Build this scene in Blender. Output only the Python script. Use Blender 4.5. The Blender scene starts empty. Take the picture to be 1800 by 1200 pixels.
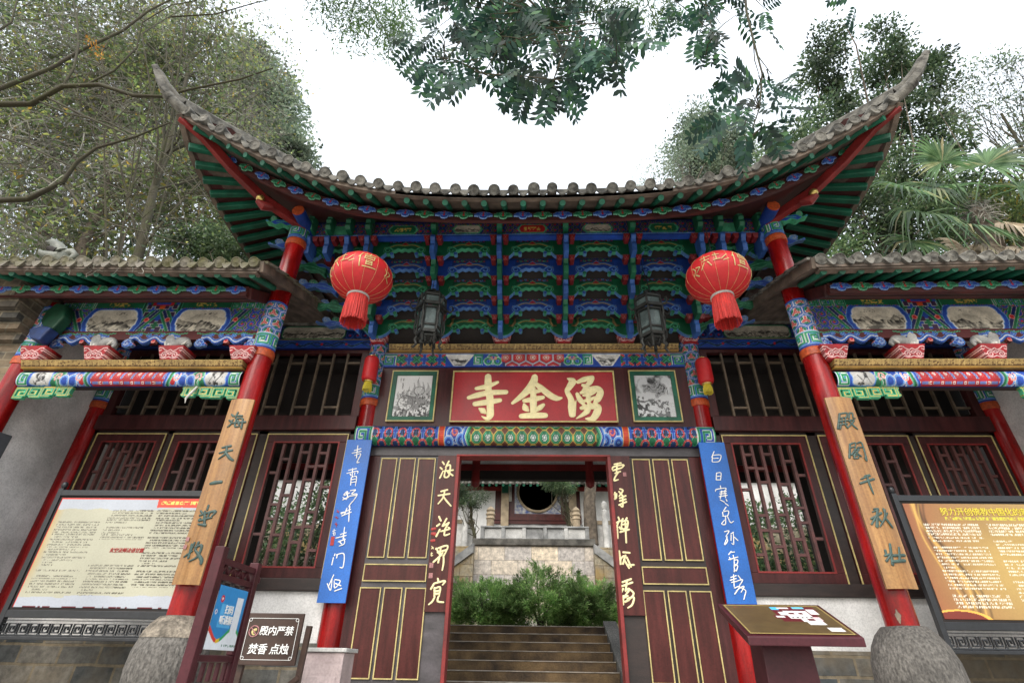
import bpy, math, random
import numpy as np
from mathutils import Matrix, Vector

C = bpy.context.scene.collection
SC = bpy.context.scene
PI = math.pi

# ------------------------------------------------------------------ camera
FPX, CAMP = 924.0, np.array([-.040, 0.0, 1.6])
PITCH, ROLL, YAW = [math.radians(a) for a in (31.73, .92, 2.01)]
def _basis():
    f = np.array([-math.sin(YAW)*math.cos(PITCH), math.cos(YAW)*math.cos(PITCH), math.sin(PITCH)])
    r = np.array([math.cos(YAW), math.sin(YAW), 0]); u = np.cross(r, f)
    return f, r*math.cos(ROLL)+u*math.sin(ROLL), -r*math.sin(ROLL)+u*math.cos(ROLL)
FW, RT, UP = _basis()
cd = bpy.data.cameras.new('camera'); cam = bpy.data.objects.new('camera', cd); C.objects.link(cam)
cd.sensor_width = 36; cd.lens = FPX/1800*36; cd.shift_x = -4.1/1800; cd.clip_start = .05; cd.clip_end = 2000
cam.matrix_world = Matrix(((RT[0], UP[0], -FW[0], CAMP[0]), (RT[1], UP[1], -FW[1], CAMP[1]), (RT[2], UP[2], -FW[2], CAMP[2]), (0, 0, 0, 1)))
SC.camera = cam
def ray(x, y): return FW + RT*(x-904.1)/FPX - UP*(y-600)/FPX
def at(x, y, Y):
    d = ray(x, y); return CAMP + d*(Y-CAMP[1])/d[1]
def atX(x, y, X):
    d = ray(x, y); return CAMP + d*(X-CAMP[0])/d[0]

# ------------------------------------------------------------------ light
w = bpy.data.worlds.new('World'); SC.world = w; w.use_nodes = True
nt = w.node_tree; nt.nodes.clear()
out = nt.nodes.new('ShaderNodeOutputWorld')
sky = nt.nodes.new('ShaderNodeTexSky'); sky.sky_type = 'NISHITA'; sky.sun_disc = False
SUN_EL, SUN_AZ = math.radians(42), math.radians(196)
sky.sun_elevation = SUN_EL; sky.sun_rotation = SUN_AZ; sky.air_density = 1.5; sky.dust_density = 4
b1 = nt.nodes.new('ShaderNodeBackground'); b1.inputs[1].default_value = .06
nt.links.new(sky.outputs[0], b1.inputs[0])
# an even white cloud deck, brighter towards the zenith as an overcast sky is
tc = nt.nodes.new('ShaderNodeTexCoord'); sp = nt.nodes.new('ShaderNodeSeparateXYZ')
mr = nt.nodes.new('ShaderNodeMapRange'); mr.inputs[1].default_value = 0; mr.inputs[2].default_value = 1
mr.inputs[3].default_value = .62; mr.inputs[4].default_value = 1.0
b2 = nt.nodes.new('ShaderNodeBackground'); b2.inputs[0].default_value = (.925, .965, 1, 1)
nt.links.new(tc.outputs['Generated'], sp.inputs[0]); nt.links.new(sp.outputs[2], mr.inputs[0]); nt.links.new(mr.outputs[0], b2.inputs[1])
ad = nt.nodes.new('ShaderNodeAddShader'); nt.links.new(b1.outputs[0], ad.inputs[0]); nt.links.new(b2.outputs[0], ad.inputs[1])
nt.links.new(ad.outputs[0], out.inputs[0])
sd = bpy.data.lights.new('sun', 'SUN'); so = bpy.data.objects.new('sun', sd); C.objects.link(so)
sd.energy = 1.35; sd.angle = math.radians(40); sd.color = (1, .985, .96)
sdir = Vector((math.sin(SUN_AZ)*math.cos(SUN_EL), math.cos(SUN_AZ)*math.cos(SUN_EL), math.sin(SUN_EL)))
so.rotation_euler = sdir.to_track_quat('Z', 'Y').to_euler()
SC.view_settings.view_transform = 'Standard'; SC.view_settings.look = 'None'; SC.view_settings.gamma = 1
SC.view_settings.use_curve_mapping = False; SC.view_settings.exposure = .74
SC.cycles.max_bounces = 8; SC.cycles.diffuse_bounces = 5; SC.cycles.transparent_max_bounces = 8

# ------------------------------------------------------------------ colours and materials
def lin(c):
    c = np.asarray(c, float)/255
    return np.where(c <= .04045, c/12.92, ((c+.055)/1.055)**2.4)
def S(r, g, b): return lin((r, g, b))
BLUE, LBLUE, DBLUE = S(32, 78, 178), S(110, 160, 228), S(18, 36, 104)
GREEN, LGREEN, DGREEN = S(18, 112, 72), S(88, 186, 140), S(10, 62, 44)
RED, PINK, ORANGE = S(196, 30, 40), S(236, 140, 130), S(212, 84, 40)
WHITE, CREAM, GOLD, YEL = S(232, 230, 226), S(222, 214, 196), S(190, 148, 62), S(226, 196, 96)
BLACK, MAROON, GREY = S(22, 20, 22), S(86, 36, 36), S(150, 142, 134)

def mat(name, col=(.5, .5, .5), rough=.6, var=.25, scale=6, bump=.0, bscale=40, spec=.5, metal=0, coat=0, attr=None, col2=None, stretch=None, detail=5, wear=.32):
    """plain surface with procedural mottling: base colour (or the Col attribute) varied by noise"""
    m = bpy.data.materials.new(name); m.use_nodes = True
    n = m.node_tree.nodes; l = m.node_tree.links; p = n['Principled BSDF']
    t = n.new('ShaderNodeTexCoord'); mp = n.new('ShaderNodeMapping'); l.new(t.outputs['Object'], mp.inputs[0])
    if stretch: mp.inputs['Scale'].default_value = stretch
    nz = n.new('ShaderNodeTexNoise'); nz.inputs['Scale'].default_value = scale; nz.inputs['Detail'].default_value = detail
    l.new(mp.outputs[0], nz.inputs['Vector'])
    if attr:
        a = n.new('ShaderNodeAttribute'); a.attribute_name = attr; src = a.outputs['Color']
    else:
        a = n.new('ShaderNodeRGB'); a.outputs[0].default_value = (*col, 1); src = a.outputs[0]
    mx = n.new('ShaderNodeMix'); mx.data_type = 'RGBA'
    rp = n.new('ShaderNodeMapRange'); rp.inputs[1].default_value = .35; rp.inputs[2].default_value = .68; l.new(nz.outputs[0], rp.inputs[0])
    if col2 is not None:
        mx.blend_type = 'MIX'; l.new(rp.outputs[0], mx.inputs[0]); l.new(src, mx.inputs[6]); mx.inputs[7].default_value = (*col2, 1)
    else:
        mx.blend_type = 'MULTIPLY'; mx.inputs[0].default_value = 1
        r2 = n.new('ShaderNodeMapRange'); r2.inputs[3].default_value = 1-var; r2.inputs[4].default_value = 1+var*.35
        l.new(rp.outputs[0], r2.inputs[0]); cb = n.new('ShaderNodeCombineColor')
        for i in range(3): l.new(r2.outputs[0], cb.inputs[i])
        l.new(src, mx.inputs[6]); l.new(cb.outputs[0], mx.inputs[7])
    # broad weathering and fine grime on top of the mottling
    wn = n.new('ShaderNodeTexNoise'); wn.inputs['Scale'].default_value = 1.3; wn.inputs['Detail'].default_value = 7; wn.inputs['Roughness'].default_value = .65; l.new(t.outputs['Object'], wn.inputs['Vector'])
    fn_ = n.new('ShaderNodeTexNoise'); fn_.inputs['Scale'].default_value = 55; fn_.inputs['Detail'].default_value = 3; l.new(t.outputs['Object'], fn_.inputs['Vector'])
    w1 = n.new('ShaderNodeMapRange'); w1.inputs[1].default_value = .36; w1.inputs[2].default_value = .64; w1.inputs[3].default_value = 1-.75*wear; w1.inputs[4].default_value = 1.06; l.new(wn.outputs[0], w1.inputs[0])
    w2_ = n.new('ShaderNodeMapRange'); w2_.inputs[1].default_value = .3; w2_.inputs[2].default_value = .6; w2_.inputs[3].default_value = 1-.6*wear; w2_.inputs[4].default_value = 1.03; l.new(fn_.outputs[0], w2_.inputs[0])
    wm = n.new('ShaderNodeMath'); wm.operation = 'MULTIPLY'; l.new(w1.outputs[0], wm.inputs[0]); l.new(w2_.outputs[0], wm.inputs[1])
    wc = n.new('ShaderNodeCombineColor')
    for i in range(3): l.new(wm.outputs[0], wc.inputs[i])
    wx = n.new('ShaderNodeMix'); wx.data_type = 'RGBA'; wx.blend_type = 'MULTIPLY'; wx.inputs[0].default_value = 1; l.new(mx.outputs[2], wx.inputs[6]); l.new(wc.outputs[0], wx.inputs[7])
    l.new(wx.outputs[2], p.inputs['Base Color'])
    rr = n.new('ShaderNodeMapRange'); rr.inputs[3].default_value = max(.03, rough-.08); rr.inputs[4].default_value = min(1, rough+.12)
    l.new(nz.outputs[0], rr.inputs[0]); l.new(rr.outputs[0], p.inputs['Roughness'])
    p.inputs['Specular IOR Level'].default_value = spec; p.inputs['Metallic'].default_value = metal
    if coat: p.inputs['Coat Weight'].default_value = coat; p.inputs['Coat Roughness'].default_value = .12
    if bump:
        n2 = n.new('ShaderNodeTexNoise'); n2.inputs['Scale'].default_value = bscale; n2.inputs['Detail'].default_value = 6
        l.new(mp.outputs[0], n2.inputs['Vector'])
        bp = n.new('ShaderNodeBump'); bp.inputs['Strength'].default_value = bump; bp.inputs['Distance'].default_value = .02
        l.new(n2.outputs[0], bp.inputs['Height']); l.new(bp.outputs[0], p.inputs['Normal'])
    return m

def masonry(name, c1, c2, mortar, bw, bh, rough=.85, msize=.018, plane='XZ', stain=None, bump=.5, squash=1):
    """coursed stone or brick, object coordinates in metres"""
    m = bpy.data.materials.new(name); m.use_nodes = True
    n = m.node_tree.nodes; l = m.node_tree.links; p = n['Principled BSDF']
    t = n.new('ShaderNodeTexCoord'); s = n.new('ShaderNodeSeparateXYZ'); l.new(t.outputs['Object'], s.inputs[0])
    cb = n.new('ShaderNodeCombineXYZ')
    if plane == 'XZ': l.new(s.outputs[0], cb.inputs[0])
    elif plane == 'YZ': l.new(s.outputs[1], cb.inputs[0])
    else:
        sm = n.new('ShaderNodeMath'); l.new(s.outputs[0], sm.inputs[0]); l.new(s.outputs[1], sm.inputs[1]); l.new(sm.outputs[0], cb.inputs[0])
    l.new(s.outputs[1 if plane == 'XY' else 2], cb.inputs[1])
    if plane == 'XY': l.new(s.outputs[0], cb.inputs[0])
    nz = n.new('ShaderNodeTexNoise'); nz.inputs['Scale'].default_value = 3.0; nz.inputs['Detail'].default_value = 4
    l.new(t.outputs['Object'], nz.inputs['Vector'])
    wob = n.new('ShaderNodeMix'); wob.data_type = 'VECTOR'; wob.inputs[0].default_value = .03
    l.new(cb.outputs[0], wob.inputs[4]); l.new(nz.outputs['Color'], wob.inputs[5])
    b = n.new('ShaderNodeTexBrick'); l.new(wob.outputs[1], b.inputs['Vector'])
    b.inputs['Scale'].default_value = 1; b.inputs['Brick Width'].default_value = bw; b.inputs['Row Height'].default_value = bh
    b.inputs['Mortar Size'].default_value = msize; b.inputs['Mortar Smooth'].default_value = .3; b.inputs['Bias'].default_value = 0
    b.squash = squash; b.squash_frequency = 3
    b.inputs['Color1'].default_value = (*c1, 1); b.inputs['Color2'].default_value = (*c2, 1); b.inputs['Mortar'].default_value = (*mortar, 1)
    n2 = n.new('ShaderNodeTexNoise'); n2.inputs['Scale'].default_value = 9; n2.inputs['Detail'].default_value = 8; n2.inputs['Roughness'].default_value = .7
    l.new(t.outputs['Object'], n2.inputs['Vector'])
    rp = n.new('ShaderNodeMapRange'); rp.inputs[1].default_value = .38; rp.inputs[2].default_value = .66; l.new(n2.outputs[0], rp.inputs[0])
    mx = n.new('ShaderNodeMix'); mx.data_type = 'RGBA'; mx.blend_type = 'MULTIPLY'; mx.inputs[0].default_value = 1
    r2 = n.new('ShaderNodeMapRange'); r2.inputs[3].default_value = .55; r2.inputs[4].default_value = 1.2; l.new(rp.outputs[0], r2.inputs[0])
    cc = n.new('ShaderNodeCombineColor')
    for i in range(3): l.new(r2.outputs[0], cc.inputs[i])
    l.new(b.outputs['Color'], mx.inputs[6]); l.new(cc.outputs[0], mx.inputs[7]); fin = mx.outputs[2]
    if stain is not None:
        n3 = n.new('ShaderNodeTexNoise'); n3.inputs['Scale'].default_value = 1.4; n3.inputs['Detail'].default_value = 6; l.new(t.outputs['Object'], n3.inputs['Vector'])
        r3 = n.new('ShaderNodeMapRange'); r3.inputs[1].default_value = .5; r3.inputs[2].default_value = .66; r3.inputs[4].default_value = .75; l.new(n3.outputs[0], r3.inputs[0])
        m3 = n.new('ShaderNodeMix'); m3.data_type = 'RGBA'; l.new(r3.outputs[0], m3.inputs[0]); l.new(fin, m3.inputs[6]); m3.inputs[7].default_value = (*stain, 1); fin = m3.outputs[2]
    l.new(fin, p.inputs['Base Color']); p.inputs['Roughness'].default_value = rough
    h = n.new('ShaderNodeMath'); h.operation = 'SUBTRACT'; l.new(n2.outputs[0], h.inputs[0]); l.new(b.outputs['Fac'], h.inputs[1])
    bp = n.new('ShaderNodeBump'); bp.inputs['Strength'].default_value = bump; bp.inputs['Distance'].default_value = .02
    l.new(h.outputs[0], bp.inputs['Height']); l.new(bp.outputs[0], p.inputs['Normal'])
    return m

def leafmat(name, cols, trans=.35, rough=.5, clump=.75):
    m = bpy.data.materials.new(name); m.use_nodes = True
    n = m.node_tree.nodes; l = m.node_tree.links; p = n['Principled BSDF']; o = n['Material Output']
    g = n.new('ShaderNodeNewGeometry'); r = n.new('ShaderNodeValToRGB'); l.new(g.outputs['Random Per Island'], r.inputs[0])
    e = r.color_ramp.elements
    while len(e) < len(cols): e.new(.5)
    for i, (q, c) in enumerate(cols): e[i].position = q; e[i].color = (*c, 1)
    # young and old clumps differ in tone: a slow noise through the crown
    tc_ = n.new('ShaderNodeTexCoord'); cz = n.new('ShaderNodeTexNoise'); cz.inputs['Scale'].default_value = clump; cz.inputs['Detail'].default_value = 3; l.new(tc_.outputs['Object'], cz.inputs['Vector'])
    cm_ = n.new('ShaderNodeMapRange'); cm_.inputs[1].default_value = .36; cm_.inputs[2].default_value = .64; cm_.inputs[3].default_value = .30; cm_.inputs[4].default_value = 1.45; l.new(cz.outputs[0], cm_.inputs[0])
    cc_ = n.new('ShaderNodeCombineColor')
    for i in range(3): l.new(cm_.outputs[0], cc_.inputs[i])
    cx_ = n.new('ShaderNodeMix'); cx_.data_type = 'RGBA'; cx_.blend_type = 'MULTIPLY'; cx_.inputs[0].default_value = 1; l.new(r.outputs[0], cx_.inputs[6]); l.new(cc_.outputs[0], cx_.inputs[7])
    l.new(cx_.outputs[2], p.inputs['Base Color']); p.inputs['Roughness'].default_value = rough
    t = n.new('ShaderNodeBsdfTranslucent'); l.new(cx_.outputs[2], t.inputs[0])
    ms = n.new('ShaderNodeMixShader'); ms.inputs[0].default_value = trans
    l.new(p.outputs[0], ms.inputs[1]); l.new(t.outputs[0], ms.inputs[2]); l.new(ms.outputs[0], o.inputs[0])
    return m

M = {}
M['paint'] = mat('painted_woodwork', attr='Col', rough=.55, var=.3, scale=7, bump=.12, bscale=60)
M['print'] = mat('printed_sheet', attr='Col', rough=.35, var=.06, scale=2, wear=.10)
M['lacquer'] = mat('red_lacquer', (.34, .008, .008), rough=.24, spec=.28, var=.5, scale=3.0, coat=.10, stretch=(3, 3, .6), bump=.12, bscale=14)
M['dull_red'] = mat('dull_red_paint', (.26, .02, .018), rough=.5, var=.35, scale=4)
M['darkred'] = mat('dark_red_boards', (.075, .014, .012), rough=.6, var=.5, scale=5, stretch=(1, 6, 1))
M['maroon'] = mat('maroon_wood', (.072, .018, .018), spec=.3, rough=.38, var=.4, scale=3, stretch=(5, 5, .7), bump=.1, bscale=20)
M['panel'] = mat('door_panel_wood', (.085, .018, .0155), spec=.28, rough=.3, var=.35, scale=3, stretch=(6, 6, .6), bump=.06, bscale=14)
M['brown'] = mat('dark_brown_wood', (.03, .017, .014), rough=.5, var=.45, scale=4, stretch=(1, 4, 4), bump=.1)
M['greywood'] = mat('grey_stained_lintel', (.085, .075, .082), rough=.45, var=.5, scale=3, stretch=(1, 3, 3))
M['lattice'] = mat('lattice_wood', (.13, .046, .042), rough=.45, var=.3, scale=8)
M['transom'] = mat('transom_wood', (.17, .125, .085), rough=.6, var=.4, scale=8)
M['gilt'] = mat('gilt_line', (.62, .50, .20), rough=.45, var=.25, scale=12)
M['gold'] = mat('gold_leaf', (.80, .60, .20), rough=.28, var=.2, scale=9, metal=.85)
M['letter_gold'] = mat('gold_lettering', S(246, 232, 178), rough=.45, var=.12, scale=14, wear=.12)
M['letter_white'] = mat('white_lettering', (.85, .85, .82), rough=.5, var=.05, wear=.08)
M['letter_green'] = mat('carved_green_lettering', (.05, .10, .085), rough=.45, var=.4, scale=30)
M['letter_red'] = mat('red_lettering', (.45, .03, .025), rough=.5, var=.1)
M['letter_yellow'] = mat('yellow_lettering', (.75, .62, .06), rough=.5, var=.1)
M['signred'] = mat('red_board', (.40, .010, .017), rough=.42, var=.12, scale=2)
M['signblue'] = mat('blue_board', (.016, .15, .56), rough=.42, var=.1, scale=3)
M['plank'] = mat('varnished_plank', (.40, .205, .062), rough=.34, var=.0, scale=2.2, stretch=(14, 14, .7), coat=.2, col2=(.26, .115, .03), bump=.05)
M['rafter'] = mat('green_rafter', (.010, .135, .075), rough=.5, var=.4, scale=5)
M['soffit'] = mat('soffit_boards', (.15, .115, .09), rough=.8, var=.55, scale=4, stretch=(3, 1, 1))
M['tile'] = mat('grey_roof_tile', (.20, .19, .165), rough=.9, var=.7, scale=10, bump=.5, bscale=50)
M['moss'] = mat('mossy_roof_tile', (.20, .18, .15), rough=.9, var=0, scale=5, bump=.6, bscale=40, col2=(.105, .10, .035))
M['eaveboard'] = mat('weathered_eave_board', (.16, .12, .09), rough=.8, var=.5, scale=6)
M['plaster'] = mat('white_plaster', (.84, .83, .81), rough=.85, var=.22, scale=1.6, bump=.06, bscale=20)
M['greyplaster'] = mat('grey_plaster', (.88, .87, .86), rough=.85, var=.4, scale=1.2, bump=.06, bscale=20)
M['ashlar'] = masonry('dark_stone_base', (.21, .19, .155), (.06, .07, .075), (.22, .18, .12), .46, .19, msize=.016, stain=(.16, .125, .08))
M['brick'] = masonry('old_grey_brick', (.20, .145, .09), (.055, .055, .05), (.20, .17, .12), .30, .105, msize=.012, plane='XpY', stain=(.22, .16, .09))
M['pale_stone'] = masonry('pale_sandstone_blocks', (.90, .76, .57), (.52, .50, .50), (.40, .35, .29), .74, .37, msize=.010, bump=.3)
M['old_stone'] = masonry('stained_old_stone', (.46, .40, .28), (.30, .27, .22), (.2, .17, .13), .55, .30, msize=.014, stain=(.42, .28, .09))
M['step'] = mat('stained_step_stone', (.27, .18, .09), rough=.85, var=.0, scale=3.5, bump=.5, bscale=30, col2=(.075, .055, .042))
M['nosing'] = mat('worn_step_edge', (.55, .49, .42), rough=.8, var=.4, scale=7)
M['sandy'] = mat('sandy_weathered_stone', (.30, .255, .20), rough=.9, var=.6, scale=14, bump=.8, bscale=40, wear=.6)
M['granite'] = mat('speckled_granite', (.20, .185, .165), rough=.85, var=0, scale=50, bump=1.0, bscale=34, col2=(.085, .078, .07), detail=8, stretch=(1, 1, .45), wear=.6)
M['marble'] = mat('pink_white_marble', (.50, .40, .39), rough=.35, var=.3, scale=5)
M['greystone'] = mat('grey_carved_stone', (.40, .40, .39), rough=.8, var=.45, scale=4, bump=.3)
M['palestone'] = mat('pale_carved_stone', (.62, .61, .58), rough=.8, var=.35, scale=4, bump=.3)
M['beige'] = mat('beige_stone', (.42, .33, .22), rough=.8, var=.35, scale=5, bump=.2)
M['darkstone'] = mat('dark_weathered_stone', (.16, .15, .13), rough=.9, var=.6, scale=5, bump=.3)
M['paving'] = masonry('courtyard_paving', (.56, .54, .50), (.46, .44, .41), (.3, .28, .25), .6, .6, msize=.012, plane='XY', bump=.2)
M['earth'] = mat('earth_and_litter', (.26, .21, .14), rough=.95, var=.5, scale=2, bump=.4)
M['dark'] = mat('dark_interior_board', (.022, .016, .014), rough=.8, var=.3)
M['steel'] = mat('black_powder_coated_steel', (.018, .02, .024), rough=.35, var=.2, scale=20)
M['silk'] = mat('red_lantern_silk', (.55, .016, .020), rough=.5, var=.12, scale=5, wear=.12)
M['tassel'] = mat('red_tassel_thread', (.80, .05, .04), rough=.6, var=.35, scale=90, stretch=(1, 1, .04))
M['bronze'] = mat('weathered_bronze', (.055, .058, .054), rough=.5, var=0, scale=14, bump=.3, metal=.25, col2=(.020, .021, .020))
M['lampglass'] = mat('dusty_lamp_glass', (.16, .21, .21), rough=.25, var=.4, scale=6)
M['elephant'] = mat('grey_painted_carving', (.34, .335, .32), rough=.5, var=.4, scale=9)
M['whitepaint'] = mat('white_paint', (.72, .70, .64), rough=.5, var=.25, scale=9)
M['signwood'] = mat('dark_sign_wood', (.052, .024, .015), rough=.4, var=.3, scale=3, stretch=(1, 6, 6))
M['plum'] = mat('plum_painted_wood', (.075, .016, .022), spec=.3, rough=.35, var=.25, scale=5)
M['orange'] = mat('orange_band_paint', (.56, .09, .02), rough=.5, var=.35, scale=30)
M['bluepaint'] = mat('blue_paint', BLUE*.7, rough=.5, var=.25)
M['lightblue'] = mat('light_blue_paint', S(58, 104, 182), rough=.5, var=.25)
M['greenpaint'] = mat('green_paint', S(30, 112, 78), rough=.5, var=.25)
M['blockred'] = mat('red_block_paint', (.20, .012, .016), rough=.5, var=.25)
M['bark'] = mat('grey_brown_bark', (.15, .12, .09), rough=.95, var=.5, scale=8, bump=.6, bscale=30)
M['mossbark'] = mat('mossy_dark_bark', (.062, .052, .036), rough=.95, var=0, scale=5, bump=.6, bscale=30, col2=(.062, .062, .026))
M['twig'] = leafmat('dry_twigs', [(0, (.13, .115, .10)), (.4, (.27, .25, .215)), (.7, (.22, .225, .175)), (1, (.44, .42, .38))], .35, .8)
M['leaf_olive'] = leafmat('olive_leaves', [(0, (.085, .12, .06)), (.5, (.17, .25, .095)), (.88, (.32, .37, .11)), (.97, (.40, .34, .08)), (1, (.48, .30, .06))], .5)
M['leaf_dark'] = leafmat('dark_evergreen_leaves', [(0, (.04, .08, .042)), (.6, (.085, .14, .07)), (1, (.17, .23, .11))], .42)
M['leaf_mid'] = leafmat('mid_green_leaves', [(0, (.05, .10, .045)), (.6, (.11, .18, .08)), (1, (.24, .32, .14))], .42)
M['leaf_pale'] = leafmat('pale_hazy_leaves', [(0, (.13, .19, .13)), (.6, (.23, .30, .21)), (1, (.36, .42, .28))], .45)
M['leaf_hang'] = leafmat('hanging_pinnate_leaves', [(0, (.014, .048, .036)), (.5, (.02, .068, .048)), (.8, (.03, .092, .045)), (1, (.055, .15, .045))], .24, .65, clump=3)
M['leaf_fine'] = leafmat('fine_bamboo_like_leaves', [(0, (.04, .085, .03)), (.6, (.08, .15, .05)), (1, (.16, .25, .08))], .4)
M['leaf_bush'] = leafmat('cypress_bush_sprays', [(0, (.15, .27, .08)), (.5, (.32, .52, .17)), (.85, (.46, .64, .23)), (1, (.58, .70, .27))], .55, clump=2)
M['leaf_palm'] = leafmat('palm_fronds', [(0, (.05, .12, .045)), (.6, (.12, .22, .085)), (.9, (.24, .33, .15)), (1, (.42, .36, .18))], .42)
M['leaf_dry'] = leafmat('dry_palm_fronds', [(0, (.22, .17, .11)), (1, (.46, .38, .27))], .3)

# ------------------------------------------------------------------ builders
def link(o): C.objects.link(o); return o
def tag(o, label=None, cat=None, group=None, kind=None):
    for k, v in (('label', label), ('category', cat), ('group', group), ('kind', kind)):
        if v: o[k] = v
    return o
def thing(name, label, cat, loc=(0, 0, 0), group=None, rz=0):
    o = link(bpy.data.objects.new(name, None)); o.location = loc; o.rotation_euler = (0, 0, rz); o.empty_display_size = .2
    return tag(o, label, cat, group)
def put(name, me, mt, parent=None, world=True):
    o = bpy.data.objects.new(name, me); C.objects.link(o)
    if mt is not None:
        me.materials.clear()
        for q in (mt if isinstance(mt, (list, tuple)) else [mt]): me.materials.append(q)
    if parent is not None:
        o.parent = parent
        if world:
            top = parent
            while top.parent: top = top.parent
            if parent is top: o.matrix_parent_inverse = Matrix.Translation(-Vector(top.location))
    return o
def npmesh(name, V, F, col=None, smooth=False, sharp=None):
    me = bpy.data.meshes.new(name); V = np.asarray(V, np.float32); F = np.asarray(F, np.int32)
    n, k = F.shape
    me.vertices.add(len(V)); me.vertices.foreach_set('co', V.ravel())
    me.loops.add(n*k); me.loops.foreach_set('vertex_index', F.ravel())
    me.polygons.add(n); me.polygons.foreach_set('loop_start', np.arange(0, n*k, k, dtype=np.int32)); me.polygons.foreach_set('loop_total', np.full(n, k, np.int32))
    if smooth: me.polygons.foreach_set('use_smooth', np.ones(n, bool))
    me.update(calc_edges=True)
    if col is not None:
        a = me.color_attributes.new('Col', 'FLOAT_COLOR', 'POINT')
        a.data.foreach_set('color', np.concatenate([col, np.ones((len(V), 1))], 1).astype(np.float32).ravel())
    if sharp: me.set_sharp_from_angle(angle=math.radians(sharp))
    return me

def unit(v): v = np.asarray(v, float); return v/(np.linalg.norm(v)+1e-12)
class MB:
    def __init__(s): s.v = []; s.f = []
    def add(s, V, F):
        b = len(s.v); s.v += [tuple(map(float, p)) for p in V]; s.f += [tuple(b+i for i in q) for q in F]; return s
    def box(s, x0, x1, y0, y1, z0, z1):
        x0, x1 = sorted((x0, x1)); y0, y1 = sorted((y0, y1)); z0, z1 = sorted((z0, z1))
        return s.add([(x0,y0,z0),(x1,y0,z0),(x1,y1,z0),(x0,y1,z0),(x0,y0,z1),(x1,y0,z1),(x1,y1,z1),(x0,y1,z1)],
                     [(0,3,2,1),(4,5,6,7),(0,1,5,4),(1,2,6,5),(2,3,7,6),(3,0,4,7)])
    def hexa(s, P):   # eight corners, bottom ring then top ring
        return s.add(P, [(0,3,2,1),(4,5,6,7),(0,1,5,4),(1,2,6,5),(2,3,7,6),(3,0,4,7)])
    def bar(s, a, b, w, h, up=(0, 0, 1)):
        a = np.array(a, float); b = np.array(b, float); d = unit(b-a); x = np.cross(d, up)
        x = unit(x) if np.linalg.norm(x) > 1e-6 else np.array([1., 0, 0]); z = np.cross(x, d); x = x*w/2; z = z*h/2
        return s.hexa([a-x-z, a+x-z, b+x-z, b-x-z, a-x+z, a+x+z, b+x+z, b-x+z])
    def tube(s, P, r, n=8, cap=True):
        P = [np.array(p, float) for p in P]; R = r if isinstance(r, (list, tuple, np.ndarray)) else [r]*len(P)
        b = len(s.v); ref = np.array([.31, .17, .94]); x = None
        for i, p in enumerate(P):
            d = unit((P[min(i+1, len(P)-1)]-P[max(i-1, 0)]))
            if x is None:
                x = np.cross(d, ref)
                if np.linalg.norm(x) < .1: x = np.cross(d, [1, 0, 0])
            x = unit(x-d*np.dot(x, d)); y = np.cross(d, x)
            for k in range(n):
                a = 2*PI*k/n; s.v.append(tuple(p+(x*math.cos(a)+y*math.sin(a))*R[i]))
        for i in range(len(P)-1):
            for k in range(n):
                s.f.append((b+i*n+k, b+i*n+(k+1) % n, b+(i+1)*n+(k+1) % n, b+(i+1)*n+k))
        if cap:
            s.f.append(tuple(b+k for k in range(n))[::-1]); s.f.append(tuple(b+(len(P)-1)*n+k for k in range(n)))
        return s
    def lathe(s, prof, c=(0, 0, 0), n=24, a0=0, a1=2*PI):
        b = len(s.v); full = abs(a1-a0-2*PI) < 1e-6; m = n if full else n+1
        for r, z in prof:
            for k in range(m):
                a = a0+(a1-a0)*k/n; s.v.append((c[0]+r*math.cos(a), c[1]+r*math.sin(a), c[2]+z))
        for i in range(len(prof)-1):
            for k in range(n):
                k2 = (k+1) % m; s.f.append((b+i*m+k, b+i*m+k2, b+(i+1)*m+k2, b+(i+1)*m+k))
        if full:
            if prof[0][0] > 1e-5: s.f.append(tuple(b+k for k in range(m))[::-1])
            if prof[-1][0] > 1e-5: s.f.append(tuple(b+(len(prof)-1)*m+k for k in range(m)))
        return s
    def prism(s, poly, fn, t0, t1):   # polygon (u, v) counter-clockwise, fn(u, v, t) -> xyz
        n = len(poly); V = [fn(u, v, t0) for u, v in poly]+[fn(u, v, t1) for u, v in poly]
        return s.add(V, [tuple(range(n)), tuple(range(n, 2*n))[::-1]]+[(i, n+i, n+(i+1) % n, (i+1) % n) for i in range(n)])
    def build(s, name, mt, parent=None, world=True, smooth=None, mirror=False, bevel=0):
        V = s.v; F = s.f
        if mirror: V = [(-x, y, z) for x, y, z in V]; F = [q[::-1] for q in F]
        me = bpy.data.meshes.new(name); me.from_pydata(V, [], F); me.update()
        if smooth:
            me.polygons.foreach_set('use_smooth', np.ones(len(F), bool)); me.set_sharp_from_angle(angle=math.radians(smooth))
        o = put(name, me, mt, parent, world)
        if bevel:
            bm = o.modifiers.new('edge', 'BEVEL'); bm.width = bevel; bm.segments = 2; bm.limit_method = 'ANGLE'; bm.angle_limit = .6
        return o

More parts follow.
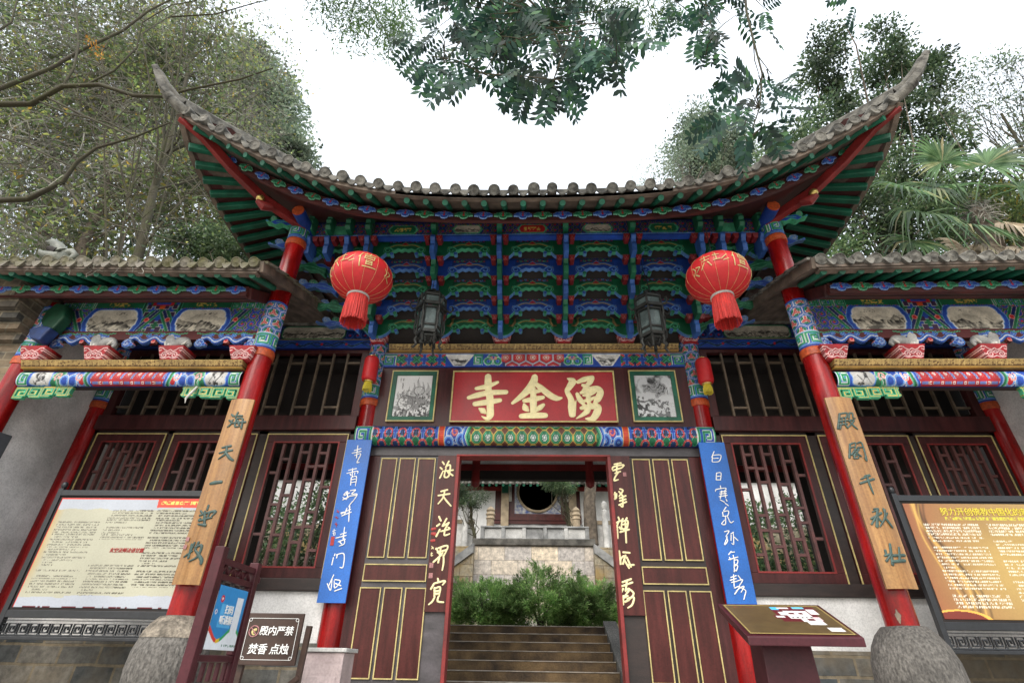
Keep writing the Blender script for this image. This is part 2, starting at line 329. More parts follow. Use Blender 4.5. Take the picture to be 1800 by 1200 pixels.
def panel(name, mt, parent, fn, u0, u1, v0, v1, res, mp, thick=0.0, back=None, world=True, mirror=False, smooth=True):
    """a painted surface: fn(U, V) -> (rgb, keep) on a fine grid; mp(U, V) -> xyz; thick gives it real depth along 'back'"""
    nu = max(2, int(math.ceil((u1-u0)/res))+1); nv = max(2, int(math.ceil((v1-v0)/res))+1)
    U, V = np.meshgrid(np.linspace(u0, u1, nu), np.linspace(v0, v1, nv)); U = U.ravel(); V = V.ravel()
    rgb, keep = fn(U, V); P = np.stack(mp(U, V), -1)
    i = np.arange((nv-1)*nu).reshape(nv-1, nu)[:, :-1].ravel()
    F = np.stack([i, i+1, i+1+nu, i+nu], 1)
    if keep is not None: F = F[keep[F].sum(1) >= 3]
    if thick:
        N = len(P); bk = np.array(back if back is not None else (0, 1, 0), float)*thick
        E = np.concatenate([F[:, [a, (a+1) % 4]] for a in range(4)]); key = E[:, 0].astype(np.int64)*N+E[:, 1]; rkey = E[:, 1].astype(np.int64)*N+E[:, 0]
        B = E[~np.isin(key, rkey)]
        F = np.concatenate([F, (F+N)[:, ::-1], np.stack([B[:, 1], B[:, 0], B[:, 0]+N, B[:, 1]+N], 1)])
        P = np.concatenate([P, P+bk]); rgb = np.concatenate([rgb, rgb])
    used = np.unique(F); rm = np.full(len(P), -1); rm[used] = np.arange(len(used)); P = P[used]; rgb = rgb[used]; F = rm[F]
    if mirror: P = P*np.array([-1, 1, 1]); F = F[:, ::-1]
    me = npmesh(name, P, F, rgb, smooth=smooth, sharp=40 if smooth else None)
    return put(name, me, mt, parent, world)

def strokes_mesh(name, mt, parent, strokes, fn, th=.004, world=True):
    """brush strokes [(x, y, width), ...] smoothed into raised ribbons; fn(x, y, h) -> xyz"""
    V = []; F = []
    for si, st in enumerate(strokes):
        P = np.array([(p[0], p[1]) for p in st], float); W = np.array([p[2] for p in st], float)
        if len(P) == 1: P = np.array([P[0], P[0]+.5]); W = np.array([W[0], W[0]])
        n = max(6, 6*(len(P)-1)); t = np.linspace(0, len(P)-1, n+1); Q = []; R = []
        for q in t:
            i = min(int(q), len(P)-2); f = q-i; p0, p1, p2, p3 = P[max(i-1, 0)], P[i], P[i+1], P[min(i+2, len(P)-1)]
            Q.append(.5*((2*p1)+(-p0+p2)*f+(2*p0-5*p1+4*p2-p3)*f*f+(-p0+3*p1-3*p2+p3)*f**3)); R.append(W[i]*(1-f)+W[i+1]*f)
        Q = np.array(Q); R = np.array(R)/2; T = np.gradient(Q, axis=0); T /= np.linalg.norm(T, axis=1)[:, None]+1e-9
        # rounded ends
        a = [(Q[0]-T[0]*R[0]*k, R[0]*math.sqrt(max(0, 1-k*k))) for k in (.95, .7, .35)]
        z = [(Q[-1]+T[-1]*R[-1]*k, R[-1]*math.sqrt(max(0, 1-k*k))) for k in (.35, .7, .95)]
        Q = np.array([p for p, _ in a]+list(Q)+[p for p, _ in z]); R = np.array([r for _, r in a]+list(R)+[r for _, r in z])
        T = np.concatenate([[T[0]]*3, T, [T[-1]]*3]); N = np.stack([-T[:, 1], T[:, 0]], 1)
        b = len(V); h0 = .0007*(si % 9)
        for p, r, nn in zip(Q, R, N):
            for k, h in ((-1, 0.0), (-.75, th*.8), (0, th), (.75, th*.8), (1, 0.0)): V.append(fn(p[0]+nn[0]*r*k, p[1]+nn[1]*r*k, h0+h))
        for i in range(len(Q)-1):
            for k in range(4): F.append((b+i*5+k, b+i*5+k+1, b+i*5+5+k+1, b+i*5+5+k))
    V = np.array(V); F = np.array(F)
    # make every ribbon face the viewer's side (towards -Y or +Z locally)
    me = npmesh(name, V, F, smooth=True)
    return put(name, me, mt, parent, world)
def parse(txt, w):
    out = []
    for s in txt.replace('\n', ';').split(';'):
        s = s.strip()
        if not s: continue
        st = []
        for p in s.split('/'):
            q = [float(a) for a in p.split(',')]; st.append((q[0], q[1], q[2] if len(q) > 2 else w))
        if len(st) > 2: st[0] = (*st[0][:2], st[0][2]*.9); st[-1] = (*st[-1][:2], st[-1][2]*.75)
        out.append(st)
    return out
def text_obj(name, body, size, mt, parent, xf, extrude=.002, bold=.0, spacing=1.0, shear=0, world=True):
    cu = bpy.data.curves.new(name, 'FONT'); cu.body = body; cu.size = size; cu.extrude = extrude; cu.offset = bold; cu.space_character = spacing; cu.shear = shear
    cu.align_x = 'CENTER'; cu.align_y = 'CENTER'; cu.resolution_u = 2
    o = bpy.data.objects.new(name, cu); C.objects.link(o); bpy.context.view_layer.update()
    me = bpy.data.meshes.new_from_object(o.evaluated_get(bpy.context.evaluated_depsgraph_get()))
    bpy.data.objects.remove(o); bpy.data.curves.remove(cu)
    me.transform(xf); me.name = name
    return put(name, me, mt, parent, world)

# ------------------------------------------------------------------ pattern painting
class Can:
    def __init__(s, U, V, base): s.U = U; s.V = V; s.c = np.tile(np.asarray(base, float), (len(U), 1))
    def fill(s, m, col): s.c[m] = col; return s
    def lay(s, d, *layers):
        for o, col in layers: s.c[d < o] = col
        return s
def dseg(U, V, pts, closed=False):
    d = np.full(np.shape(U), 1e9); n = len(pts)
    for i in range(n if closed else n-1):
        (x0, y0), (x1, y1) = pts[i], pts[(i+1) % n]; dx, dy = x1-x0, y1-y0; L = dx*dx+dy*dy+1e-12
        t = np.clip(((U-x0)*dx+(V-y0)*dy)/L, 0, 1); d = np.minimum(d, (U-x0-t*dx)**2+(V-y0-t*dy)**2)
    return np.sqrt(d)
def spiral(cx, cy, r0, r1, a0, a1, n=18):
    return [(cx+(r0+(r1-r0)*k/n)*math.cos(a0+(a1-a0)*k/n), cy+(r0+(r1-r0)*k/n)*math.sin(a0+(a1-a0)*k/n)) for k in range(n+1)]
def fold(U, p): return (U+p/2) % p-p/2
def hexd(x, y, s):   # distance to the border of a honeycomb of pitch s, and the local cell coordinates
    h = s*math.sqrt(3)
    a = np.stack([fold(x, s), fold(y, h)]); b = np.stack([fold(x-s/2, s), fold(y-h/2, h)])
    q = np.where((a**2).sum(0) < (b**2).sum(0), a, b); ax, ay = np.abs(q)
    return s/2-np.maximum(ax, ax*.5+ay*math.sqrt(3)/2), q[0], q[1]
def vnoise(x, y, seed=0):
    r = np.random.default_rng(seed); G = r.random((64, 64)); xi = np.floor(x).astype(int); yi = np.floor(y).astype(int)
    fx = x-xi; fy = y-yi; fx = fx*fx*(3-2*fx); fy = fy*fy*(3-2*fy)
    g = lambda i, j: G[i % 64, j % 64]
    return (g(xi, yi)*(1-fx)+g(xi+1, yi)*fx)*(1-fy)+(g(xi, yi+1)*(1-fx)+g(xi+1, yi+1)*fx)*fy
def fbm(x, y, seed=0, o=4):
    s = 0; a = .5
    for k in range(o): s = s+a*vnoise(x*2**k, y*2**k, seed+k); a *= .5
    return s/(1-.5**o)
def ink(c, m, x, y, seed, layers=3, paper=CREAM, top=.85):
    """an ink-wash mountain landscape; y in 0..1, x in units of the height"""
    ton = np.ones(len(x))
    for k in range(layers):
        f = k/max(1, layers-1); n1 = 1-np.abs(2*vnoise(x*(.85+.35*k), x*0+k*3.3, seed+k*7)-1); n2 = 1-np.abs(2*vnoise(x*(2.3+.5*k), x*0+k*5.1, seed+3+k*7)-1)
        r = (.80-.22*f)*(.62*n1+.30*n2+.14*fbm(x*9, x*0+k, seed+60+k, 3))*(top/.85)-.10*f*(vnoise(x*.6, x*0, seed+80+k)-.2); d = r-y
        tex = fbm(x*7+y*5, y*7-x*2.5, seed+50+k, 4); streak = fbm(x*16+y*9, y*4, seed+70+k, 3)
        body = np.clip(1.15-d/(.22+.16*f), 0, 1)*np.clip((tex*.5+streak*.5-.36)*6, 0, 1)*(.30+.70*f)
        ins = d > 0; ton = np.where(ins, np.minimum(1-.04*f, 1-body), ton)
        if k: ton = np.where((np.abs(d) < .016) & (tex > .4), np.minimum(ton, .30), ton)
    g = (y < .16+.05*np.sin(x*6+seed)) & (fbm(x*9, y*16, seed+99, 3) > .53); ton = np.where(g, .25, ton)
    ton = np.clip(ton, .02, 1)**1.2
    c.c[m] = (np.asarray(paper)*ton[:, None]+np.asarray(BLACK)*(1-ton[:, None]))[m]
def keyfret(c, m, x, y, w, h, t, cols):
    """a square meander filling w x h cells"""
    q = fold(x, w); hw, hh = w/2, h/2
    pts = [(-hw*.85, -hh*.8), (-hw*.85, hh*.8), (hw*.8, hh*.8), (hw*.8, -hh*.75), (-hw*.35, -hh*.75), (-hw*.35, hh*.3), (hw*.3, hh*.3), (hw*.3, -hh*.25), (0, -hh*.25)]
    d = dseg(q, y, pts)
    for o, col in cols: c.c[m & (d < t*o)] = col
def lotus(c, m, x, y, r, seed=0):
    a = np.arctan2(y, x); rr = np.hypot(x, y)/r; pet = .72+.28*np.cos(5*a)
    for o, col in ((1.12, LGREEN), (1.0, DBLUE), (.85, RED), (.55, PINK), (.25, YEL)): c.c[m & (rr < o*pet)] = col
def scrollfill(c, m, x, y, p, A, B, L):
    """busy painted scroll ground: alternating curls"""
    cell = np.floor(x/p+.5)+np.floor(y/p+.5); qx = fold(x, p); qy = fold(y, p); sg = np.where(cell % 2 == 0, 1, -1)
    r = np.hypot(qx, qy)/p; a = np.arctan2(qy*sg, qx)
    f = np.sin(a+r*13); c.c[m] = A
    c.c[m & (f > .25)] = B; c.c[m & (np.abs(f-.25) < .22)] = L; c.c[m & (r < .13)] = RED

# ================================================================== SETTING
ZF, ZP = .75, 1.12      # front ground, platform level
g = MB(); g.add([(-400, -400, ZF-.05), (400, -400, ZF-.05), (400, 400, ZF-.05), (-400, 400, ZF-.05)], [(0, 1, 2, 3)])
tag(g.build('ground', M['earth']), kind='structure')
g = MB().box(-12, 12, -14, 4.6, ZF-.03, ZF); tag(g.build('pavement', M['paving']), kind='structure')
g = MB().box(-7.4, 7.4, 4.6, 9.2, ZF-.02, ZP); tag(g.build('pavement', M['paving']), kind='structure')
g = MB().box(-9, 9, 9.2, 10.9, ZF, ZP-.02); tag(g.build('pavement', M['paving']), kind='structure')

XI, YB, XF, YF = 2.39, 7.0, 3.39, 5.6

# ================================================================== painted patterns
def pat_hexcol(u, v, p=.165):
    c = Can(u, v, DBLUE); d, qx, qy = hexd(u, v, p); r = np.hypot(qx, qy)
    c.fill(d < .022, BLUE); c.fill(d < .016, LBLUE); c.fill(d < .010, BLUE); c.fill(d < .0035, WHITE)
    k = (np.floor(u/p*1.0+.01).astype(int)+np.floor(v/(p*.866)).astype(int)) % 2
    ins = d > .026; c.fill(ins, LGREEN); c.fill(d > .031, GREEN)
    a = np.arctan2(qy, qx); arm = np.abs(np.sin(1.5*(a+PI/6)))*r
    inn = (r < .055) & (arm < .020); c.fill((r < .062) & (arm < .027), WHITE); c.fill(inn, RED); c.fill((r < .05) & (arm < .007), PINK)
    return c
def fn_colband(z0, z1, R):
    def f(U, V):
        c = pat_hexcol(U, V)
        lo = V < z0+.22; c.fill(lo, BLUE)
        keyfret(c, lo & (V > z0+.035), U, V-(z0+.125), .21, .16, .012, [(1.5, WHITE), (1.2, LGREEN), (.55, GREEN)])
        for zz, col in ((z0+.02, DBLUE), (z0+.032, LBLUE), (z0+.205, LBLUE), (z0+.218, WHITE)): c.fill(np.abs(V-zz) < .006, col)
        c.fill(V > z1-.03, LBLUE); c.fill(V > z1-.018, BLUE)
        return c.c, None
    return f
def colband(parent, x, y, R, z0, z1, fn, name='painted_band', res=.009):
    a0, a1 = -PI*1.04, PI*.04
    mp = lambda U, V: (x+R*np.cos(U/R), y+R*np.sin(U/R), V)
    return panel(name, M['paint'], parent, fn, a0*R, a1*R, z0, z1, res, mp)

def fn_beam_upper(U, V):
    h = .25; c = Can(U, V, S(52, 60, 110)); x = np.abs(U); y = V-h/2
    L = (x > 1.30) & (x < 2.08); p = .235; q = fold(U, p); q2 = fold(U-p/2, p); ay = np.abs(y)
    c.fill(L, S(26, 44, 104))
    pl = np.minimum(np.maximum(np.abs(q)-.028, ay-.1), np.maximum(ay-.028, np.abs(q)-.1))
    for o, col in ((.012, DBLUE), (.0, LBLUE), (-.008, BLUE)): c.fill(L & (pl < o), col)
    xx = np.minimum(np.abs(q2-y), np.abs(q2+y))*.707; lim = np.maximum(np.abs(q2), ay-.0)
    dx = np.maximum(xx-.022, np.abs(q2)-.075)
    for o, col in ((.010, DGREEN), (.0, LGREEN), (-.008, GREEN)): c.fill(L & (dx < o) & (ay < .105), col)
    for sx in (-1, 1):
        d = dseg(q2, y, [(-.06*sx-.0, -.09), (-.02*sx, -.05)]) if 0 else dseg(np.abs(q)-.06, y*sx, [(-.02, .06), (.025, .095)])
        for o, col in ((.020, DBLUE), (.016, PINK), (.011, RED)): c.fill(L & (d < o) & (sx*y > 0), col)
    e = x > 2.06; c.fill(e, BLUE); keyfret(c, e, x-2.17, y, .24, .2, .013, [(1.4, WHITE), (1.1, LGREEN), (.5, GREEN)])
    m = (x > .90) & (x < 1.32); c.fill(m, BLUE); inner = m & (np.abs(x-1.11) < .05+.17*(V/h)) & (V > .02)
    c.fill(m & (np.abs(x-1.11) < .075+.175*(V/h)), WHITE); ink(c, inner, (U+3)*2.6, V/h, 11, 3, WHITE, .9)
    m = (x > .74) & (x < .90); c.fill(m, BLUE); keyfret(c, m, x-.82, y, .16, .19, .012, [(1.6, WHITE), (1.2, LGREEN), (.5, GREEN)])
    m = (x > .46) & (x < .75); c.fill(m, BLUE)
    for k, (cx, cy, r) in enumerate(((.60, .01, .085), (.53, -.03, .06), (.67, -.03, .06))):
        d = np.hypot(x-cx, y-cy)
        for o, col in ((r+.012, WHITE), (r+.006, LGREEN), (r-.012, GREEN), (r-.03, LBLUE), (r-.04, BLUE)): c.fill(m & (d < o), col)
    for cx in (.57, .63):
        d = dseg(x, y, spiral(cx, .03, .004, .035, 0, 5.5)); c.fill(m & (d < .007), PINK)
    m = x < .50; d, qx, qy = hexd(U+.001, y-.035, .205); r = np.hypot(qx, qy)
    mm = m & (x < .47-.05*(y < -.04)); c.fill(mm, S(196, 190, 205)); c.fill(mm & (d > .010), S(110, 100, 120)); c.fill(mm & (d > .016), RED)
    for o, col in ((.062, PINK), (.056, RED), (.042, WHITE), (.034, ORANGE), (.018, WHITE)): c.fill(mm & (r < o), col)
    c.fill(V > h-.028, S(126, 112, 104)); c.fill((V > h-.034) & (V < h-.026), LBLUE); c.fill(V < .014, BLUE)
    return c.c, None
def fn_beam_lower(U, V):
    h = .30; c = Can(U, V, S(24, 62, 120)); x = np.abs(U); y = V-h*.46
    L = x > 1.30; p = .19; q = fold(U, p); ay = np.abs(y); q2 = fold(U-p/2, p)
    pl = np.minimum(np.maximum(np.abs(q)-.02, np.abs(y-.03)-.07), np.maximum(np.abs(y-.035)-.02, np.abs(q)-.07))
    for o, col in ((.011, BLACK), (.0, LBLUE), (-.007, BLUE)): c.fill(L & (pl < o), col)
    d = np.minimum(dseg(q2, y, [(-.04, -.08), (.0, -.035), (.04, -.08)]), dseg(q2, y, [(0, -.035), (0, -.10)]))
    for o, col in ((.030, DGREEN), (.026, LGREEN), (.019, GREEN)): c.fill(L & (d < o), col)
    d = np.abs(np.hypot(q2, y-.02)-.05)
    for o, col in ((.012, DBLUE), (.010, PINK), (.006, RED)): c.fill(L & (d < o) & (y > -.02), col)
    d = np.abs(np.hypot(q, y+.10)-.05)
    for o, col in ((.012, DBLUE), (.010, PINK), (.006, RED)): c.fill(L & (d < o), col)
    e = x > 2.22; c.fill(e, BLUE); keyfret(c, e, x-2.36, y, .26, .22, .013, [(1.5, WHITE), (1.1, LGREEN), (.5, GREEN)])
    m = (x > .80) & (x < 1.22); c.fill(m, BLUE)
    for cx, cy, r in ((1.08, .01, .10), (1.16, -.08, .06), (.98, -.06, .07)):
        d = np.hypot(x-cx, y-cy)
        for o, col in ((r+.014, WHITE), (r+.008, LBLUE), (r-.012, BLUE), (r-.030, DBLUE), (r-.042, LBLUE), (r-.052, BLUE)): c.fill(m & (d < o), col)
    d = dseg(x, y, spiral(1.07, .03, .006, .05, 1, 7)); c.fill(m & (d < .012), RED); c.fill(m & (d < .005), PINK)
    s = x-(.92-.35*np.abs(y+.02)); m2 = s < .0
    for o, col in ((.075, WHITE), (.066, LBLUE), (.045, BLUE), (.022, WHITE), (.014, LGREEN), (-.008, GREEN)): c.fill((x < .98) & (s < o), col)
    mm = s < -.035; p = .155; a = np.abs(fold(U, p)); b = np.abs(fold(y+.03, p)); oc = np.maximum(np.maximum(a, b), (a+b)*.72)
    c.fill(mm, S(104, 60, 42)); c.fill(mm & (oc < .0765), YEL*.8); c.fill(mm & (oc < .068), GREEN); c.fill(mm & (oc < .056), LGREEN); c.fill(mm & (oc < .050), GREEN)
    rr = np.hypot(a, b); c.fill(mm & (rr < .034), WHITE); c.fill(mm & (rr < .029), S(120, 150, 140)); c.fill(mm & (rr < .012), WHITE)
    m = (x > 1.22) & (x < 1.31); c.fill(m, ORANGE); c.fill(m & (np.abs(fold(V, .02)) < .004), RED); c.fill(m & (np.abs(x-1.265) > .037), YEL)
    c.fill(V > h-.03, S(120, 116, 112)); c.fill((V > h-.036) & (V < h-.028), LBLUE); c.fill(V < .012, DBLUE)
    return c.c, None
def fn_meander(U, V):   # gilt carved moulding
    c = Can(U, V, S(168, 128, 56)); t = fbm(U*60, V*60, 3, 2); h = V.max()
    m = (V > h*.32); c.fill(m, S(124, 92, 44)); q = np.abs(fold(U, .06)); w_ = np.minimum(np.abs(q-.02), np.minimum(np.abs(V-h*.52), np.abs(V-h*.8)))
    c.fill(m & (w_ < .006), S(186, 156, 96)); c.fill(m & (t > .66), S(104, 76, 38)); c.fill((V < h*.30) & (V > h*.2), S(60, 40, 24)); c.fill(V > h*.95, S(226, 200, 130))
    return c.c, None
def fn_bowl(U, V):   # u,v in local metres, about .30 x .17
    c = Can(U, V, S(164, 16, 28)); w2 = .145
    x = np.abs(U); d = np.minimum(dseg(x, V, spiral(.052, .055, .008, .038, 0, 8.5)), dseg(x, V, [(0, .035), (.03, .02), (.06, .015), (.10, .03)]))
    d = np.minimum(d, dseg(x, V, [(.0, .12), (.03, .10), (.06, .115), (.085, .14), (.12, .145), (.135, .12), (.115, .105), (.10, .115)]))
    d = np.minimum(d, dseg(x, V, [(.135, .12), (.12, .07), (.10, .05), (.085, .06)])); d = np.minimum(d, dseg(x, V, [(0, .09), (.025, .075), (0, .06)]))
    c.fill(d < .009, S(104, 8, 20)); c.fill(d < .0055, S(226, 150, 148)); c.fill(d < .0025, S(240, 208, 204))
    return c.c, (x < w2-.055*(1-V/.17)+.0)
def bowl(parent, x, y, z, wd=.30, ht=.17, dp=.22):
    k = wd/.30; kz = ht/.17
    mp = lambda U, V: (x+U*k, y-.0*U-.03*(V/.17), z+V*kz)
    return panel('bearing_bowl', M['paint'], parent, fn_bowl, -.15, .15, 0, .17, .006, mp, dp, (0, 1, 0), smooth=False)
CLOUD = []
def fn_cloud(col, lc):
    def f(U, V):   # a ruyi cloud about .25 x .12
        x = np.abs(U); d = np.minimum(np.minimum(np.hypot(x*.75, V+.022)-.040, np.hypot(x-.062, V-.006)-.036), np.hypot((x-.100)*.8, V+.002)-.020)
        d = np.minimum(d, np.hypot(x-.028, V-.030)-.022); c = Can(U, V, lc*.8+WHITE*.12)
        c.fill(d < -.0045, col*.45); c.fill(d < -.008, col*.85)
        s = np.minimum(dseg(x, V, spiral(.040, .016, .004, .020, -1.5, 4.4)), dseg(x, V, [(.0, -.020), (.035, -.012), (.07, -.018), (.10, -.004)])); c.fill((s < .0045) & (d < -.008), lc*.8); c.fill(np.hypot(x-.04, V-.016) < .006, col*.4)
        c.fill((x < .010) & (V > -.012) & (V < .026), RED*.8); c.fill(np.hypot(x*.7, V+.016) < .009, RED*.8); c.fill((x < .017) & (np.abs(V-.046) < .006), RED*.8)
        return c.c, (d < 0) | ((x < .017) & (np.abs(V-.044) < .009))
    return f

# ================================================================== TEMPLE GATE
gate = thing('temple_gate', 'tall central temple gate with upswept grey tiled roof and tiers of blue and green brackets', 'gate', (0, YB, ZP))
def column(parent, x, y, z0, z1, r, bands, base=None):
    mb = MB(); n = 14; prof = [(r*(1.06-.10*k/n), z0+(z1-z0)*k/n) for k in range(n+1)]
    c = mb.lathe(prof, (x, y, 0), 28).build('column', M['lacquer'], parent, smooth=50)
    for a, b, fn in bands:
        MB().lathe([(r+.004, a-.11), (r+.012, a-.105), (r+.014, a-.06), (r+.012, a-.015), (r+.004, a)], (x, y, 0), 28).build('orange_ring', M['orange'], c, smooth=50)
        colband(c, x, y, r+.008, a, b, fn(a, b, r))
    if base:
        pr = [(.02, z0)] if 0 else []
        pr = [(base*.74, ZP-.02), (base*.86, ZP+.10), (base*.97, ZP+.28), (base, ZP+.42), (base*.965, ZP+.56), (base*.86, ZP+.68), (base*.70, ZP+.775), (base*.54, ZP+.832), (base*.50, ZP+.842), (r*1.02, ZP+.846)]
        MB().lathe(pr, (x, y, 0), 32).build('stone_base', M['granite'], c, smooth=50)
    if base and x < 0 and y < 6 and x > -4: MB().lathe([(base*.885, ZP+.665), (base*.83, ZP+.72), (base*.71, ZP+.785), (base*.54, ZP+.842), (r*1.04, ZP+.852)], (x, y, 0), 32).build('sandy_collar', M['sandy'], c, smooth=50)
    if base and x > 0 and 2 < x < 4:   # a patch where the lacquer has flaked off above the stone
        def chip(U, V):
            k = Can(U, V, S(150, 132, 112)); q = np.abs(U)*1.3+np.abs(V-.07)*.55-.040-.03*(fbm(U*40, V*30, 7, 3)-.5); k.fill(q > -.006, S(60, 30, 28)); return k.c, q < 0
        R2 = r*1.062; a0 = -PI/2-.62
        panel('flaked_patch', M['paint'], c, chip, -.045, .045, 0, .15, .004, lambda U, V: (x+R2*np.cos(a0+U/R2), y+R2*np.sin(a0+U/R2), 1.975+V))
    return c
def cb_small(a, b, r): return fn_colband(a, b, r)
def cb_top(a, b, r):
    def f(U, V):
        c = Can(U, V, BLUE); keyfret(c, (V > a+.03), U, V-(a+.15), .23, .2, .013, [(1.5, WHITE), (1.2, LGREEN), (.5, GREEN)])
        for zz in (a+.015, b-.03): c.fill(np.abs(V-zz) < .012, LBLUE); c.fill(np.abs(V-zz) < .004, DBLUE)
        return c.c, None
    return f
for s in (-1, 1):
    column(gate, s*XI, YB, ZP, 5.95, .135, [(4.90, 5.86, cb_small)])
    column(gate, s*XF, YF, 1.94, 7.0, .130, [(4.92, 5.62, cb_small), (6.74, 6.98, cb_top)], base=.335 if s < 0 else .355)

# beams, sign wall, door wall (plane B)
def flat(Y): return lambda U, V: (U, U*0+Y, V)
panel('painted_beam', M['paint'], gate, fn_beam_upper, -2.26, 2.26, 0, .25, .008, lambda U, V: (U, YB-.10+0*U, 5.425+V), .2)
rb = .155
panel('painted_beam', M['paint'], gate, fn_beam_lower, -2.47, 2.47, 0, .30, .008,
      lambda U, V: (U, YB-.06-rb*np.sin(np.clip(V/.30*PI, .0, PI))**.6, 4.172+.147-.147*np.cos(V/.30*PI)*.95), .0)
MB().box(-2.465, 2.465, YB-.058, YB+.10, 4.178, 4.462).build('beam_core', M['greywood'], gate)
panel('gilt_moulding', M['paint'], gate, fn_meander, -2.2, 2.2, 0, .10, .009, lambda U, V: (U, YB-.13-.05*V/.10, 5.678+V), .2)
MB().box(-2.3, 2.3, YB-.075, YB+.05, 4.465, 5.423).build('sign_wall', M['maroon'], gate)
MB().box(-2.3, 2.3, YB-.05, YB+.12, 4.06, 4.175).build('door_lintel', M['greywood'], gate)
# door frame (red strip) and dark posts
fr = MB(); fr.box(-1.045, -1.0, YB-.10, YB+.10, ZP, 4.035); fr.box(1.0, 1.045, YB-.10, YB+.10, ZP, 4.035); fr.box(-1.045, 1.045, YB-.10, YB+.10, 4.037, 4.062)
fr.build('door_frame', M['dull_red'], gate, bevel=.006)
MB().box(-1.0, 1.0, YB-.09, YB+.09, ZP, ZP+.16).build('threshold', M['maroon'], gate, bevel=.01)
def gilt_rect(mb, x0, x1, z0, z1, y, w=.013, d=.010):
    x0, x1 = sorted((x0, x1))
    mb.box(x0, x1, y-d, y, z0, z0+w); mb.box(x0, x1, y-d, y, z1-w, z1); mb.box(x0, x0+w, y-d, y, z0+w, z1-w); mb.box(x1-w, x1, y-d, y, z0+w, z1-w)
for s in (-1, 1):
    x0, x1 = s*1.047, s*2.26
    d = MB().box(x0, x1, YB-.03, YB+.04, ZP, 4.058).build('door_wall', M['greywood'] if s < 0 else M['brown'], gate)
    pn = MB(); gl = MB()
    for (a, b) in ((1.335, 1.575), (1.61, 1.83), (1.865, 2.085)):
        pn.box(s*a, s*b, YB-.045, YB-.031, 2.735, 4.02); gilt_rect(gl, s*a, s*b, 2.735, 4.02, YB-.045)
    for (a, b) in ((1.30, 1.555), (1.59, 1.815), (1.85, 2.11)):
        pn.box(s*a, s*b, YB-.045, YB-.031, 1.46, 2.40); gilt_rect(gl, s*a, s*b, 1.46, 2.40, YB-.045)
    pn.box(s*1.315, s*2.10, YB-.045, YB-.031, 2.465, 2.665); gilt_rect(gl, s*1.315, s*2.10, 2.465, 2.665, YB-.045)
    pn.build('door_panel', M['panel'], d); gl.build('gilt_beading', M['gilt'], d)
    MB().box(s*2.11, s*2.26, YB-.034, YB+.03, ZP, 4.056).build('door_post', M['maroon'], d)

M['oldgilt'] = mat('tarnished_gilt', (.20, .14, .045), .5, .5, 20)
# ---- dougong tiers
TZ = [6.02, 6.21, 6.43, 6.64, 6.86]; TY = [6.6, 6.4, 6.2, 6.0, 5.8]; PX = .955
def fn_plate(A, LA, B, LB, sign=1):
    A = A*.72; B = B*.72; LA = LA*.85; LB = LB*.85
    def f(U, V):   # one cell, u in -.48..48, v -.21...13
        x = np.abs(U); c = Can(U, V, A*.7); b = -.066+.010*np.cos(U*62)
        arch = V-(b-.02*np.clip((x-.10)/.10, 0, 1)); solid = V-(-.255+.13*np.clip((.45-x)/.18, 0, 1)**2.2)
        sc = np.hypot((x-.245)/1.15, V+.088)-.062; kn = np.hypot(x-.185, V+.150)-.029
        keep = np.where(x < .262, (arch > 0), solid > 0) | (sc < 0) | (kn < 0)
        scrollfill(c, (V > .050) & (x < .24), U, V, .075, A*.5, B*.6, PINK*.28+A*.4)
        c.fill((x > .262) & (V < .09), A*1.1)
        wv = V-(.012-.055*np.clip((x-.06)/.22, 0, 1)**1.4-.010*np.cos(x*24))
        c.fill((x < .30) & (wv < .020), A*.9); c.fill((x < .31) & (np.abs(wv) < .0075), YEL*.55); c.fill((x < .31) & (np.abs(wv-.020) < .005), LA)
        c.fill((x < .27) & (arch < .022), A*1.2); c.fill((x < .27) & (arch < .009), LA)
        c.fill(sc < 0, LA); c.fill(sc < -.007, A*1.25); s_ = dseg((x-.245)/1.15, V, spiral(0, -.088, .008, .054, 2.2, 9.0)); c.fill((sc < -.005) & (s_ < .0065), LA*1.15); c.fill(np.hypot(x-.245, V+.088) < .013, A*.3)
        c.fill(kn < 0, LB); c.fill(kn < -.006, B*1.2); c.fill(np.hypot(x-.183, V+.150) < .009, LB); c.fill(np.hypot(x-.165, V+.112) < .014, PINK*.6)
        h = .036-.62*np.clip(x-.004, 0, 9)
        c.fill((x < .058) & (V > .012) & (V < .030+h*1.25), LA); c.fill((x < .05) & (V > .018) & (V < .022+h*1.15), RED*.75)
        c.fill((x > .27) & (solid < .013), LA); c.fill((x > .27) & (solid < .005), LB)
        for cx, cy in ((.10, .092), (.17, .075)):
            q = dseg(x, V, spiral(cx, cy, .003, .022, 1, 7)); c.fill(q < .0045, LB)
        return c.c, keep
    return f
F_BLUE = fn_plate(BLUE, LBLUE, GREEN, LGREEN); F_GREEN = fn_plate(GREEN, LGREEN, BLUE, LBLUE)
def arm_mesh(mb, x, y, z, h=.27, wdt=.068):
    # an S-curved tongue seen from the front as a vertical strip
    prof = [(.10, .07), (-.11, .085), (-.15, .06), (-.155, .02), (-.12, -.02), (-.10, -.06), (-.115, -.11), (-.09, -h+.05), (.10, -h+.05)]
    mb.prism([(p[0], p[1]) for p in prof], lambda u, v, t: (x+t, y+u, z+v), -wdt/2, wdt/2)
def block(mb, x, y, z, w_=.09, h_=.08, d_=.12):
    mb.hexa([(x-w_*.32, y-d_/2, z-h_/2), (x+w_*.32, y-d_/2, z-h_/2), (x+w_*.32, y+d_/2, z-h_/2), (x-w_*.32, y+d_/2, z-h_/2),
             (x-w_/2, y-d_/2-.01, z+h_/2), (x+w_/2, y-d_/2-.01, z+h_/2), (x+w_/2, y+d_/2, z+h_/2), (x-w_/2, y+d_/2, z+h_/2)])
